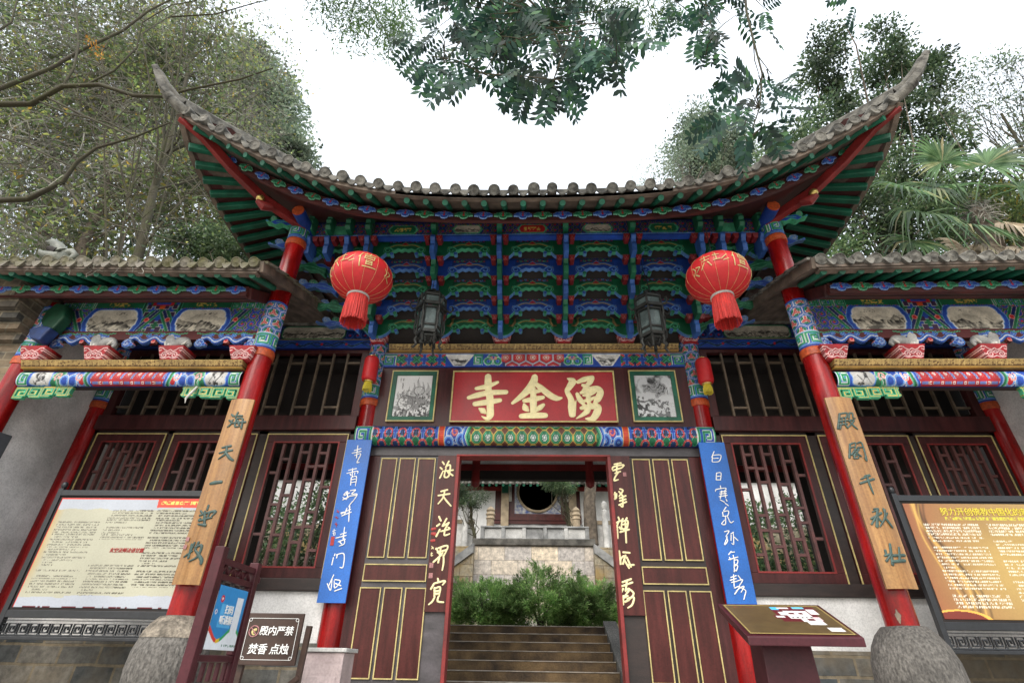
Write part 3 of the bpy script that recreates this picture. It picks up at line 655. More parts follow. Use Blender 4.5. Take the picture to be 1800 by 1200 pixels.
def fn_blockface(U, V):
    c = Can(U, V, S(138, 20, 28)); x = np.abs(U); c.fill((np.abs(U-(V-.04)*.6) < .0035) | (np.abs(U+(V-.04)*.6) < .0035), S(170, 96, 92)); c.fill((V > .078) | (x > .031+.018*V/.085), S(150, 112, 110))
    return c.c, x < .034+.018*V/.085
cells = {}
for t in range(5):
    z, y = TZ[t], TY[t]; f = F_GREEN if t % 2 == 0 else F_BLUE
    for k in range(-2, 3):
        if t == 0 or k in ():
            pass
        key = t % 2
        if key not in cells:
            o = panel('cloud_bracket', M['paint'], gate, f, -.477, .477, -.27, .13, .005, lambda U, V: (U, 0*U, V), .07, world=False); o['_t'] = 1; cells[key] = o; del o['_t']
        else:
            o = cells[key].copy(); C.objects.link(o); o.parent = gate
        o.location = (k*PX, y+.11-YB, z+.085-ZP)
    # the row runs on past the inner posts towards the front columns
    xe = [2.60, 2.75, 2.95, 3.15, 3.33][t]
    for s in (-1, 1):
        mb = (lambda sg: (lambda U, V: (sg*(2.388+.477)+U, 0*U+y+.11, z+.085+V)))(s)
        lim = xe
        def fe(U, V, f=f, s=s, lim=lim):
            c, kp = f(U, V); return c, kp & (np.abs(s*(2.388+.477)+U) < lim)
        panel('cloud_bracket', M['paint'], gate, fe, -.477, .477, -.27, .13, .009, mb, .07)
    am = 'lightblue' if t % 2 == 0 else 'greenpaint'
    xs = [(k-2.5)*PX for k in range(6)]
    if t == 4: xs += [s*q for s in (-1, 1) for q in (2.68, 2.97, 3.24)]
    for i, x in enumerate(xs):
        y_, z_ = y-.07, z-.06; mb = MB(); arm_mesh(mb, x, y_, z_); a = mb.build('bracket_arm', M[am], gate, bevel=.006)
        [(lambda b_: (block(b_, x+sx, y_-.05, z_+.035), b_.build('bearing_block', M['blockred'], a, bevel=.004)))(MB()) for sx in (-.088, .088)]
        for sx in (-.088, .088):
            if i < 6: panel('block_face', M['paint'], a, fn_blockface, -.052, .052, 0, .085, .008, lambda U, V: (x+sx+U, 0*U+y_-.1145-.01*V/.085, z_-.0075+V), .006, smooth=False)
# sloping dark boards behind and between the tiers
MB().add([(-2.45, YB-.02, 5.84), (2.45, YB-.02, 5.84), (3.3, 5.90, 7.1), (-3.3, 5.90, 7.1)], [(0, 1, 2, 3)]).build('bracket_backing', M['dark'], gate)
# level boards over each tier
for t in range(5):
    MB().box(-2.45-.15*t, 2.45+.15*t, TY[t]+.185, TY[t]+.36, TZ[t]+.19, TZ[t]+.21).build('tier_board', M['bluepaint'] if t % 2 else M['greenpaint'], gate)
for k in range(6):
    bowl(gate, (k-2.5)*PX, YB-.20, 5.80, .32, .15)
    if 0 < k < 5:
        for s in (-1, 1):   # small gilded dragon-like scrolls beside the lowest arms
            x = (k-2.5)*PX+s*.17
            MB().tube([(x-s*.05, YB-.30, 6.03), (x, YB-.34, 6.00), (x+s*.04, YB-.35, 6.06), (x+s*.03, YB-.33, 6.13), (x+s*.07, YB-.31, 6.17)], [.010, .022, .020, .014, .005], 7).build('gilt_scroll', M['oldgilt'], gate, smooth=60)
# top purlin board with cartouches
def fn_topboard(U, V):
    c = Can(U, V, DGREEN); scrollfill(c, np.abs(U) < 9, U, V, .11, BLUE*.5, GREEN*.7, PINK*.45); q = fold(U, PX); k = np.round(U/PX).astype(int)
    m = (np.abs(q) < .19+.0*V) & (np.abs(V-.14) < .07-.0*q) & (np.abs(q)+np.abs(V-.14)*.6 < .20)
    c.fill((np.abs(q)+np.abs(V-.14)*.6 < .225) & (np.abs(V-.14) < .082), LGREEN)
    c.fill(m & (np.abs(k) == 2), GREEN); c.fill(m & (k == 0), RED); mi = m & (np.abs(k) == 1); c.fill(mi, CREAM)
    ink(c, mi, U*4, (V-.07)/.14, 23, 3, CREAM); tx = (np.abs(V-.14) < .035) & (np.abs(q) < .12) & (vnoise(U*70, V*55, 5) > .52)
    c.fill(m & tx & ((np.abs(k) == 2) | (k == 0)), YEL)
    c.fill(V > .27, DBLUE); c.fill(V < .03, BLUE); c.fill(np.abs(V-.035) < .006, LBLUE)
    return c.c, None
panel('purlin_board', M['paint'], gate, fn_topboard, -3.3, 3.3, 0, .30, .01, lambda U, V: (U, 0*U+5.70, 6.93+V), .1)
for x in [(k-2.5)*PX for k in range(6)]+[s*q for s in (-1, 1) for q in (2.68, 2.97, 3.24, 3.52)]:
    mb = MB(); prof = [(.06, .17), (-.10, .17), (-.13, .14), (-.10, .09), (-.13, .05), (-.10, .0), (-.12, -.05), (-.08, -.10), (.06, -.10)]
    mb.prism(prof, lambda u, v, t: (x+t, 5.64+u, 7.06+v), -.038, .038); mb.build('tongue_bracket', M['greenpaint'], gate, bevel=.006)

# winged side brackets filling the corner between inner post and front column
def fn_wing(A, LA):
    def f(U, V):   # u 0..0.55 outwards, v -.1...1
        mid = .045*np.sin(U*9)+.06*(U/.5)**2; hw = .052*np.clip(1-(U/.56)**3, 0, 1)+.014*np.cos(U*34); d = np.abs(V-mid)-hw
        c = Can(U, V, LA); c.fill(d < -.010, A); s_ = dseg(U, V, spiral(.43, .075, .005, .045, 3, 9)); c.fill(s_ < .010, LA); c.fill(s_ < .004, WHITE*.5)
        c.fill((np.abs(V-mid) < .006) & (U < .36), LA)
        return c.c, (d < 0) | (np.hypot(U-.43, V-.075) < .05)
    return f
for s in (-1, 1):
    for t in range(5):
        for j in range(3):
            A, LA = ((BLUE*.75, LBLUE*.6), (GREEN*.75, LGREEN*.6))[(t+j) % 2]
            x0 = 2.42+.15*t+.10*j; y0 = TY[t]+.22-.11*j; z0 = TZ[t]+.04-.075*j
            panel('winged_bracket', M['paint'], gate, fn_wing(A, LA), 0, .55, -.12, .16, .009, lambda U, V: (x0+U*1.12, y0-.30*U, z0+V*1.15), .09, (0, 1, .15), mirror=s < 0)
    for t in range(5):
        bl = MB(); block(bl, s*(2.62+.15*t), TY[t]+.05, TZ[t]+.12, .15, .09); bl.build('corner_block', M['blockred'], gate, bevel=.005)
    # cloud shaped end of the side beam on the front column, round purlin end
    panel('beam_end', M['paint'], gate, fn_wing(BLUE, LGREEN), 0, .55, -.12, .16, .008, lambda U, V: (3.42+U*.75, 5.52-.2*U, 6.98+V*1.1), .10, (0, 1, 0), mirror=s < 0)
    pe = MB().tube([(s*3.30, 5.75, 7.02), (s*3.30, 5.25, 7.02)], .088, 20).build('purlin_end', M['bluepaint'], gate, smooth=50)
    MB().tube([(s*3.30, 5.25, 7.02), (s*3.30, 5.235, 7.02)], .086, 20).build('end_disc', M['orange'], pe, smooth=50)

# ---- roof
def itp(x, T): T = np.array(T); return np.interp(np.abs(x), T[:, 0], T[:, 1])
def sm(x, T):   # smoothed table lookup
    return sum(itp(np.abs(x)+d, T)*w_ for d, w_ in ((-.5, .1), (-.3, .2), (-.1, .2), (.1, .2), (.3, .2), (.5, .1)))
EZ = [(0, 6.53), (1.0, 6.55), (1.76, 6.62), (2.42, 6.78), (2.92, 6.94), (3.70, 7.30), (4.39, 7.66), (4.62, 7.79), (5.3, 8.19)]
def ez(x): return sm(x, EZ)
def ey(x): q = np.clip((np.abs(x)-1.8)/2.8, 0, 1); return 4.5-.33*q*q
BZ = [(0, 6.58), (1.1, 6.60), (1.85, 6.66), (2.35, 6.74), (2.93, 6.95), (3.5, 7.22), (3.95, 7.48), (4.25, 7.66), (5, 8.1)]
def bz(x): return sm(x, BZ)
def by(x): q = np.clip((np.abs(x)-2)/2.2, 0, 1); return 4.95-.12*q*q
def by2(x): return by(x)*4.86/4.95
def bz2(x): return 1.6+(bz(x)-1.6)*4.86/4.95-.015
RZ = 8.55
XC = 4.62; YC = float(ey(XC)); ZC = float(ez(XC))
def hip(v, s=1):   # hip line from corner to ridge end
    return np.array([s*(XC+(2.5-XC)*v), YC+(6.9-YC)*v, ZC+(RZ-ZC)*(v**1.25)])
def slope_f(x, v):   # front slope: point above eave position x, v 0..1 up to hip/ridge
    k = np.clip((np.abs(x)-2.5)/(XC-2.5), 0, 1); vm = 1-k*.999     # reaches the hip at vm of full run
    y0, z0 = ey(x), ez(x); y1 = 6.9; t = v*vm; return np.array([x, y0+(y1-y0)*t, z0+(RZ-z0)*(.55*t+.45*t*t)])
SEZ = [(4.17, ZC), (4.5, 7.58), (4.75, 7.49), (5.3, 7.40), (6.0, 7.36), (7.8, 7.36), (8.5, 7.5), (9.3, 7.6), (9.63, ZC)]
def sez(y): T = np.array(SEZ); return float(np.interp(y, T[:, 0], T[:, 1]))
def slope_s(y, v):
    k = min(1, abs(y-6.9)/(6.9-YC)); vm = 1-k*.999; t = v*vm; z0 = sez(y)
    return np.array([XC+(2.5-XC)*t, y, z0+(RZ-z0)*(.55*t+.45*t*t)])
def sheet(fn, us, vs, th):
    V = []; n = len(vs); m = len(us)
    for u in us:
        for v in vs: V.append(fn(u, v))
    V = np.array(V); V2 = V-np.array([0, 0, th]); F = []
    for i in range(m-1):
        for j in range(n-1): F.append((i*n+j, (i+1)*n+j, (i+1)*n+j+1, i*n+j+1))
    N = len(V); F2 = [tuple(N+q for q in f[::-1]) for f in F]; B = []
    for i in range(m-1): B.append((N+i*n, N+(i+1)*n, (i+1)*n, i*n)); B.append((i*n+n-1, (i+1)*n+n-1, N+(i+1)*n+n-1, N+i*n+n-1))
    mb = MB(); mb.add(np.concatenate([V, V2]), F+F2+B); return mb
vs = np.linspace(0, 1, 9)
roof = MB()
a = sheet(lambda u, v: slope_f(u, v)-np.array([0, 0, .06]), np.linspace(-XC, XC, 61), vs, .05)
a.build('front_slope', M['eaveboard'], gate, smooth=40)
for s in (-1, 1):
    a = sheet(lambda u, v: slope_s(u, v)*np.array([s, 1, 1])-np.array([0, 0, .06]), np.linspace(YC, 6.9+6.9-YC, 41)[::-s], vs, .05)
    a.build('side_slope', M['eaveboard'], gate, smooth=40)
a = sheet(lambda u, v: slope_f(-u, v)*np.array([1, -1, 1])+np.array([0, 13.8, -.06]), np.linspace(-XC, XC, 41), vs, .05); a.build('rear_slope', M['tile'], gate, smooth=40)
MB().box(-2.6, 2.6, 6.82, 6.98, RZ-.1, RZ+.12).build('roof_ridge', M['tile'], gate)
# round tiles down the front slope, with their faced ends, and drip tiles between
tl = MB(); caps = MB(); drip = MB(); NT = 39; tx = np.linspace(-XC+.10, XC-.10, NT)
def cap_at(mb, p, d, r):   # faced round tile end: disc with a raised rim and boss
    p = np.array(p); d = unit(d); x = unit(np.cross(d, [0, 0, 1])); y = np.cross(x, d); n = 16; b = len(mb.v)
    for rr, o in ((1.0, .06), (1.0, -.008), (.86, -.009), (.80, -.003), (.36, -.002), (.28, -.006), (.0, -.008)):
        for k in range(n):
            a = 2*PI*k/n; mb.v.append(tuple(p+(x*math.cos(a)+y*math.sin(a))*r*rr+d*o))
    for i in range(6):
        for k in range(n): mb.f.append((b+i*n+k, b+(i+1)*n+k, b+(i+1)*n+(k+1) % n, b+i*n+(k+1) % n))
rng = random.Random(4)
for i, x in enumerate(tx):
    vend = .62
    P = [slope_f(x, v)+np.array([0, 0, .0]) for v in np.linspace(0, vend, 7)]
    r = .064*rng.uniform(.93, 1.07); jx = rng.uniform(-.012, .012); P[0] = P[0]+np.array([jx, -.02-rng.uniform(0, .03), rng.uniform(-.008, .008)])
    tl.tube(P, r, 12); d = P[1]-P[0]; caps = MB(); cap_at(caps, P[0]-unit(d)*.012, d, r*1.08); caps.build('tile_cap', M['tile'], gate, smooth=30); drip = MB()
    if i < NT-1:
        x2 = tx[i+1]; a = slope_f(x+.045, 0); b = slope_f(x2-.045, 0); mid = (a+b)/2; n = 6; q = []
        for k in range(n+1):
            f = k/n; p = a*(1-f)+b*f; q.append(p+np.array([0, -.035, -.02-.075*math.sin(PI*f)]))
        for k in range(n):
            p0, p1 = a*(1-k/n)+b*k/n, a*(1-(k+1)/n)+b*(k+1)/n; up = np.array([0, .2, .07-.05])
            drip.add([q[k], q[k+1], p1+np.array([0, -.03, .0]), p0+np.array([0, -.03, .0]), q[k]+np.array([0, .02, 0]), q[k+1]+np.array([0, .02, 0])], [(0, 1, 2, 3), (1, 0, 4, 5)])
        drip.build('drip_tile', M['tile'], gate)
tl.build('round_tiles', M['tile'], gate, smooth=50)
for s in (-1, 1):
    tl = MB()
    for y in np.linspace(YC+.12, 6.9+6.9-YC-.12, 26):
        P = [slope_s(y, v) for v in np.linspace(0, .5, 5)]; tl.tube(P, .072, 10); cap_at(tl, P[0]-unit(P[1]-P[0])*.012, P[1]-P[0], .077)
    tl.build('side_tiles', M['tile'], gate, smooth=40, mirror=s < 0)
    # hip ridge ending in an upswept horn
    H = [hip(v) for v in np.linspace(.75, 0.0, 9)]
    tip = [np.array([XC+.12, YC-.05, ZC+.10]), np.array([XC+.27, YC-.13, ZC+.26]), np.array([XC+.38, YC-.18, ZC+.45]), np.array([XC+.44, YC-.20, ZC+.58])]
    mb = MB(); L = [p+np.array([0, 0, .065]) for p in H]+tip
    for i in range(len(L)-1):
        w0 = .12 if i < 8 else .12-.016*(i-8); mb.bar(L[i], L[i+1], w0, .11 if i < 9 else .085)
    L2 = [p+np.array([0, 0, .145]) for p in H]+[tip[0]+np.array([-.02, 0, .08]), tip[1]+np.array([-.03, 0, .07]), tip[2]+np.array([-.03, 0, .045]), tip[3]]
    mb.tube(L2, [.045]*9+[.044, .040, .036, .038], 10); mb.tube([tip[3]-np.array([.02, 0, .03]), tip[3]+np.array([.03, -.01, .05]), tip[3]+np.array([.07, -.02, .045])], [.038, .042, .02], 10)
    mb.build('hip_ridge', M['tile'], gate, smooth=45, mirror=s < 0)
    cp = MB(); p = np.array([XC+.05, YC-.06, ZC+.02]); cp.tube([p+np.array([-.25, .22, -.12]), p, p+np.array([.10, -.075, .075])], [.06, .065, .058], 14); cap_at(cp, p+np.array([.105, -.08, .08]), np.array([-.6, .5, -.5]), .066)
    cp.build('corner_tile', M['tile'], gate, smooth=45, mirror=s < 0)
    # red corner rafter and its carved inner end with a gilt ball
    cr = MB(); P = [np.array([3.30, 5.55, 6.98]), np.array([3.75, 5.12, 7.10]), np.array([4.1, 4.75, 7.32]), np.array([4.38, 4.45, 7.56]), np.array([XC-.02, YC+.04, ZC-.13])]
    for i in range(4): cr.bar(P[i], P[i+1]+(P[i+1]-P[i])*.04, .095-.008*i, .13)
    cr.build('corner_rafter', M['dull_red'], gate, mirror=s < 0, bevel=.01)
    MB().tube([(3.62, 5.14, 6.98), (3.70, 5.06, 6.93), (3.77, 5.0, 6.97)], [.06, .07, .03], 10).build('rafter_scroll', M['dull_red'], gate, smooth=50, mirror=s < 0)
    q = [(.0, -.058)]+[(.058*math.cos(a), .058*math.sin(a)) for a in np.linspace(-1.4, 1.4, 12)]+[(.0, .058)]
    MB().lathe(q, (3.74, 5.02, 7.02), 20).build('gilt_ball', M['gold'], gate, smooth=60, mirror=s < 0)
# soffit: eave strip, then up to the purlin; dark red corner boards
so_ = MB(); xs = np.linspace(-XC, XC, 61); V = []; F = []
for x in xs:
    xb = np.clip(x, -4.28, 4.28); V += [(x, float(ey(x))+.03, float(ez(x))-.105), (xb, float(by(xb))+.02, float(bz(xb))+.16)]
for i in range(60): F.append((2*i, 2*i+1, 2*i+3, 2*i+2))
so_.add(V, F); so_.build('eave_soffit', M['soffit'], gate, smooth=60)
in_ = MB(); V = []; F = []
for x in xs:
    xb = np.clip(x, -4.28, 4.28); xp = np.clip(x, -3.45, 3.45); V += [(xb, float(by2(xb))+.05, float(bz2(xb))-.03), (xp, 5.66, 7.235)]
for i in range(60): F.append((2*i, 2*i+1, 2*i+3, 2*i+2))
in_.add(V, F); in_.build('inner_soffit', M['darkred'], gate, smooth=60)
for s in (-1, 1):
    mb = MB(); ys = np.linspace(YC, 9.6, 40); V = []; F = []
    for y in ys:
        k = min(1, max(0, (5.6-y)/1.4)); V += [(XC-.02, y, sez(y)-.12), (XC-.72+.25*k, y+.35*k, sez(min(y, 8.6))-.0+.12-.05*k), (3.40, max(5.55, y+.5*k), 7.40)]
    for i in range(39):
        for j in (0, 1): F.append((3*i+j, 3*i+3+j, 3*i+4+j, 3*i+1+j))
    mb.add(V, F); mb.build('side_soffit', M['darkred'], gate, mirror=s < 0)
    eb = MB()
    for y0, y1 in zip(ys[:-1], ys[1:]): eb.bar((XC-.02, y0, sez(y0)-.10), (XC-.02, y1+.004, sez(y1)-.10), .07, .10)
    eb.build('side_eave_board', M['eaveboard'], gate, mirror=s < 0)
    mbx = MB().bar((XC-.70, 4.95, 7.52), (XC-.70, 9.2, 7.47), .05, .10); mbx.build('side_inner_board', M['brown'], gate, mirror=s < 0)
    for y in list(np.linspace(YC+.30, 6.9, 12)):
        k = min(1, max(0, (5.9-y)/1.6)); p0 = np.array([XC-.04, y, sez(y)-.175]); p1 = np.array([XC-.74+.18*k, y+.42*k, sez(y)-.0+.045])
        MB().bar(p0, p1, .085, .085).build('side_rafter', M['rafter'], gate, mirror=s < 0, bevel=.012)
# front eave board and cloud board
eb = MB(); xx = np.linspace(-XC, XC, 61)
for x0, x1 in zip(xx[:-1], xx[1:]): eb.bar((x0, float(ey(x0))+.03, float(ez(x0))-.085), (x1+.004, float(ey(x1))+.03, float(ez(x1))-.085), .06, .06)
eb.build('eave_board', M['eaveboard'], gate)
cbm = MB(); xx = np.linspace(-4.28, 4.28, 57)
for x0, x1 in zip(xx[:-1], xx[1:]): cbm.bar((x0, float(by2(x0))+.03, float(bz2(x0))), (x1+.004, float(by2(x1))+.03, float(bz2(x1))), .05, .14)
cbm.build('cloud_board', M['darkred'], gate)
RF = np.linspace(-XC+.2, XC-.2, 38)
for x in RF:
    k = np.clip((abs(x)-2.2)/2.3, 0, 1); xb = float(np.clip(x*(1-.075*k), -4.25, 4.25))
    p0 = np.array([x, float(ey(x))+.05, float(ez(x))-.15]); p1 = np.array([xb, float(by(xb))+.0, float(bz(xb))+.115]); 
    MB().tube([p0, p1], .038, 8).build('flying_rafter', M['rafter'], gate, smooth=50)
cl = {}
NC = 34
for i in range(NC):
    x = (i-(NC-1)/2)*.252; key = i % 2
    if key not in cl:
        cl[key] = panel('cloud_ornament', M['paint'], gate, fn_cloud(*((BLUE, LBLUE), (GREEN, LGREEN))[key]), -.125, .125, -.06, .07, .006, lambda U, V: (U, 0*U, V), .02, world=False); o = cl[key]
    else: o = cl[key].copy(); C.objects.link(o); o.parent = gate
    o.location = (x, float(by2(x))-.03-YB, float(bz2(x))-ZP)
    o.rotation_euler = (0, -math.atan((float(bz2(x+.1))-float(bz2(x-.1)))/.2), 0); o.scale = (.98, 1, 1)
# gate interior: rear posts, beams and ceiling seen through the doorway
for s in (-1, 1): MB().lathe([(.02, 4.30), (.07, 4.33), (.085, 4.40), (.075, 4.46), (.075, 4.95)], (s*1.02, 9.28, 0), 20).build('hanging_post', M['dull_red'], gate, smooth=50)
MB().box(-7, 7, 9.24, 9.36, 4.60, 4.71).build('rear_beam', M['dull_red'], gate)
MB().box(-7, 7, 9.27, 9.33, 4.712, 5.6).build('rear_panel', M['greyplaster'], gate)
MB().box(-7, 7, 9.26, 9.38, 4.44, 4.598).build('rear_lintel', M['dark'], gate)
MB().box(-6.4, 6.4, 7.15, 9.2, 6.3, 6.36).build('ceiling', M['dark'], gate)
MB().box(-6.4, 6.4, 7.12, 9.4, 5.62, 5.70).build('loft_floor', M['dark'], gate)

# ================================================================== SIDE WINGS
M['corbelgreen'] = mat('dark_green_corbel', (.008, .075, .035), .5, .4, 9); M['corbelblue'] = mat('dark_blue_corbel', (.012, .04, .16), .5, .4, 9)
def fn_frieze(seed):
    def f(U, V):   # u 0..2.75, v 0...50
        c = Can(U, V, BLUE*.8); scrollfill(c, U > -9, U, V, .12, BLUE, GREEN, PINK*.7+BLUE*.2); W = 2.75; 
        cx0 = (.80, 1.98)
        m = np.abs(U-1.39) < .30; x = U-1.39; c.fill(m, S(60, 34, 70)); p = .115; a = fold(x, p); b = fold(V-.22, p)
        pl = np.minimum(np.maximum(np.abs(a)-.016, np.abs(b)-.05), np.maximum(np.abs(b)-.016, np.abs(a)-.05)); chk = (np.round(x/p)+np.round((V-.22)/p)) % 2 == 0
        c.fill(m & (pl < .008), WHITE*.7); c.fill(m & (pl < .004) & chk, BLUE); c.fill(m & (pl < .004) & ~chk, GREEN)
        c.fill((np.abs(x) < .035) & (V > .36), ORANGE); c.fill((np.abs(x) < .14) & (np.abs(V-.45) < .035), RED); c.fill((np.abs(x) < .10) & (np.abs(V-.45) < .02), BLUE)
        for cx in cx0:
            q = U-cx; e = np.maximum(np.abs(q)-.27, np.abs(V-.165)-.16); r = np.maximum(np.hypot(np.maximum(np.abs(q)-.20, 0), np.maximum(np.abs(V-.165)-.08, 0))-.09, -9)
            r = np.minimum(r, np.hypot(np.maximum(np.abs(q)-.28, 0), np.maximum(np.abs(V-.165)-.03, 0))-.035)
            # diagonal leaf bands beside the painting
            dg = np.abs(np.abs(q)-.44-.10*(V-.16)/.16)
            for o, col in ((.075, LGREEN), (.066, GREEN), (.030, WHITE*.7), (.024, DBLUE)): c.fill((dg < o) & (V < .34), col)
            c.fill((np.hypot(np.abs(q)-.45, V-.19) < .034), PINK); c.fill((np.hypot(np.abs(q)-.45, V-.19) < .024), RED)
            for o, col in ((.075, LBLUE), (.066, BLUE), (.022, LBLUE), (.012, WHITE)): c.fill((r < o) & (V < .37), col)
            ins = r < .0; c.fill(ins, CREAM); ink(c, ins & (V > .0), (U+seed)*2.6, np.clip((V-.0)/.32, 0, 1), 31+seed*9+int(cx*7), 3, CREAM, .95)
            tx = ins & (np.abs(V-.285) < .02) & (np.abs(q+.10) < .09) & (vnoise(U*80, V*60, 5+seed) > .68); c.fill(tx, S(120, 114, 106))
            tp = (np.abs(q) < .33) & (V > .375); c.fill(tp & (V > .365), GREEN*.8); c.fill(tp & (np.abs(V-.43) < .03) & (np.abs(q) < .14) & (vnoise(U*60, V*50, 9+seed) > .5), YEL*.8)
            for o, col in ((.02, LGREEN), (.012, DGREEN)): c.fill((np.abs(np.abs(q)-.35) < o) & (V > .33), col)
        # stepped keys in the upper corners
        m = (V > .35) & (np.minimum(np.abs(U-.20), np.abs(U-2.55)) < .25); keyfret(c, m, U-.2, V-.43, .20, .14, .010, [(1.6, WHITE*.8), (1.3, LGREEN), (.6, GREEN)])
        c.fill(V > .485, S(110, 80, 60)); c.fill(V < .012, RED*.5)
        return c.c, None
    return f
def fn_wbeam(seed):
    def f(U, V):   # u -1.38..1.38 v 0...19
        c = Can(U, V, BLUE); x = np.abs(U); y = V-.09
        for cx, cy, r, col in ((.62, .02, .06, BLUE), (.56, -.03, .05, RED), (.68, -.03, .055, BLUE), (.86, .0, .075, GREEN), (.78, -.03, .05, BLUE), (.92, -.05, .05, GREEN)):
            d = np.hypot(x-cx, y-cy)
            for o, k in ((r+.010, WHITE), (r+.004, LGREEN if col is GREEN else LBLUE), (r-.014, col)): c.fill(d < o, k)
        for cx, sg in ((.60, 1), (.86, -1)): d = dseg(x, y, spiral(cx, .01, .004, .045, 0, 7*sg)); c.fill(d < .009, WHITE); c.fill(d < .005, PINK)
        e = x > 1.24; c.fill(e, BLUE); keyfret(c, e & (x < 1.38), x-1.29, y, .17, .15, .011, [(1.5, WHITE), (1.2, LGREEN), (.6, GREEN)])
        q = x-1.08; r = np.hypot(np.maximum(np.abs(q)-.075, 0), np.maximum(np.abs(y)-.02, 0))-.050+.006*np.cos(np.arctan2(y, q)*9)
        c.fill((x > .95) & (x < 1.22), BLUE)
        c.fill(r < .012, LBLUE); c.fill(r < .0, WHITE*.72); ins = r < -.004; t = fbm(U*22, V*26, 60+seed, 4); blot = (t > .60) & (np.abs(q-.02) < .07); c.fill(ins & blot, S(110, 108, 106)); c.fill(ins & (t > .69) & (np.abs(q) < .08), BLACK)
        d = dseg(x, y, [(1.0, -.05), (1.05, .02), (1.09, -.03), (1.14, .02)]); c.fill(ins & (d < .003), BLACK)
        s_ = x-(.48-.5*np.abs(np.minimum(y, 0)))
        for o, k in ((.075, WHITE*.7), (.071, LGREEN), (.056, GREEN), (.03, WHITE*.7), (.026, LBLUE), (.012, BLUE)): c.fill((s_ < o) & (x < .6), k)
        m = s_ < -.012; c.fill(m, S(180, 24, 34)); p = .13; a = fold(U, p); b = y-.035
        for o, k in ((.034, PINK*.6), (.031, RED), (.018, WHITE*.75), (.008, PINK)): c.fill(m & (np.hypot(a, b) < o), k)
        a2 = fold(U-p/2, p); pill = np.maximum(np.abs(a2+.3*(y-.03))-.012, np.abs(y-.035)-.045); c.fill(m & (pill < .003), WHITE*.6); c.fill(m & (pill < 0), S(110, 124, 186))
        pill = np.maximum(np.abs(a)-.035, np.abs(y+.045)-.013); c.fill(m & (pill < .003), WHITE*.6); c.fill(m & (pill < 0), S(110, 124, 186))
        c.fill(m & (np.maximum(np.abs(a2), np.abs(y+.045)) < .014), WHITE); c.fill(m & (np.maximum(np.abs(a2), np.abs(y+.045)) < .008), RED)
        c.fill(V > .175, S(120, 116, 116)); c.fill(V < .008, DBLUE)
        return c.c, None
    return f
def fn_lace(U, V):   # carved wave lace between the bowls, u 0..2.75, v 0...24
    q = fold(U-.37, .935) ; x = np.abs(q); c = Can(U, V, S(92, 26, 26)); edge = .10-.04*np.cos(x/.30*PI*1.0)+.05*np.clip((x-.30)/.1, 0, 1)
    arch = V-np.where(x < .30, .085+.035*np.cos(x/.13*PI), .11)
    keep = (arch > 0)
    cu = np.hypot(x-.335, V-.062)-.062; keep = keep | ((cu < 0)) | (np.hypot(x-.275, V-.045) < .03)
    for o, k in ((.036, LBLUE), (.030, BLUE), (.012, LBLUE), (.006, WHITE)): c.fill((np.abs(arch-.03) < o) & (x < .33), k)
    c.fill(cu < 0, LBLUE); c.fill(cu < -.008, BLUE); s_ = dseg(x, V, spiral(.335, .062, .004, .055, 2, 9)); c.fill((s_ < .010) & (cu < 0), WHITE); c.fill((s_ < .006) & (cu < 0), LBLUE)
    c.fill(np.hypot(x-.275, V-.045) < .03, LBLUE); c.fill(np.hypot(x-.275, V-.045) < .02, BLUE); c.fill(np.hypot(x-.245, V-.07) < .018, PINK)
    for cx, sg in ((.08, 1), (.20, -1)):
        s_ = dseg(x, V, spiral(cx, .18, .004, .034, 0, 7*sg)); c.fill(s_ < .011, LBLUE); c.fill(s_ < .006, BLUE)
    d = dseg(x, V, [(0, .20), (.05, .215), (.12, .19), (.2, .215), (.3, .19), (.4, .21)]); c.fill(d < .008, LGREEN); c.fill(d < .004, GREEN)
    c.fill(np.hypot(x, V-.06-.03) < .03, PINK); c.fill(np.hypot(x, V-.10) < .018, RED); keep = keep | (np.hypot(x, V-.085) < .03)
    return c.c, keep
def fn_fret(U, V):   # green openwork bracket, u 0 (at the post)...68, v 0...16, deeper near the post
    c = Can(U, V, LGREEN); dep = .155-.02*np.floor(U/.17); top = .155; p = .165; k = np.floor(U/p); q = U-k*p-p/2; y = V-(.155-dep/2)-.0
    w2, h2 = p/2, dep/2
    sg = np.where(k % 2 == 0, 1, -1); q = q*sg
    pts = [(-.070, -.058), (-.070, .058), (.060, .058), (.060, -.03), (-.02, -.03), (-.02, .018), (.025, .018)]
    d = dseg(q, y, pts); d = np.minimum(d, np.abs(V-.147)); d = np.minimum(d, dseg(q, y, [(-.07, -.058), (.03, -.058)]))
    c.fill(d < .011, GREEN*1.3); c.fill(d < .004, YEL*.9); c.fill(d > .0125, LGREEN*1.1)
    return c.c, (d < .017) & (U < .70)
def fn_lintel(seed):
    def f(U, V):   # side bay lintel, u 0..3.7 , v 0...42
        c = Can(U, V, DBLUE); lo = V < .16; c.fill(lo, BLUE*.95)
        d = np.abs(V-.085-.035*np.sin(U*16)); c.fill(lo & (d < .02), LBLUE*.7); c.fill(lo & (d < .013), DBLUE); d2 = np.abs(V-.07+.03*np.sin(U*23+1)); c.fill(lo & (d2 < .008), DGREEN)
        c.fill(lo & (np.hypot(fold(U, .39), V-.08) < .02), RED); c.fill(np.abs(V-.165) < .007, S(150, 130, 60)); c.fill(V < .012, DBLUE)
        hi = V > .172; y = V-.295; scrollfill(c, hi, U, V, .12, DBLUE, BLUE, LBLUE*.4); q = np.abs(U-.95)
        r = np.hypot(np.maximum(q-.42, 0), np.maximum(np.abs(y)-.03, 0))-.075
        for o, k in ((.03, DGREEN), (.012, LGREEN*.6), (.0, CREAM*.8)): c.fill(hi & (r < o), k)
        ink(c, hi & (r < -.006), (U+seed)*3.6, np.clip((y+.10)/.2, 0, 1), 71+seed, 3, CREAM*.85, .85)
        return c.c, None
    return f
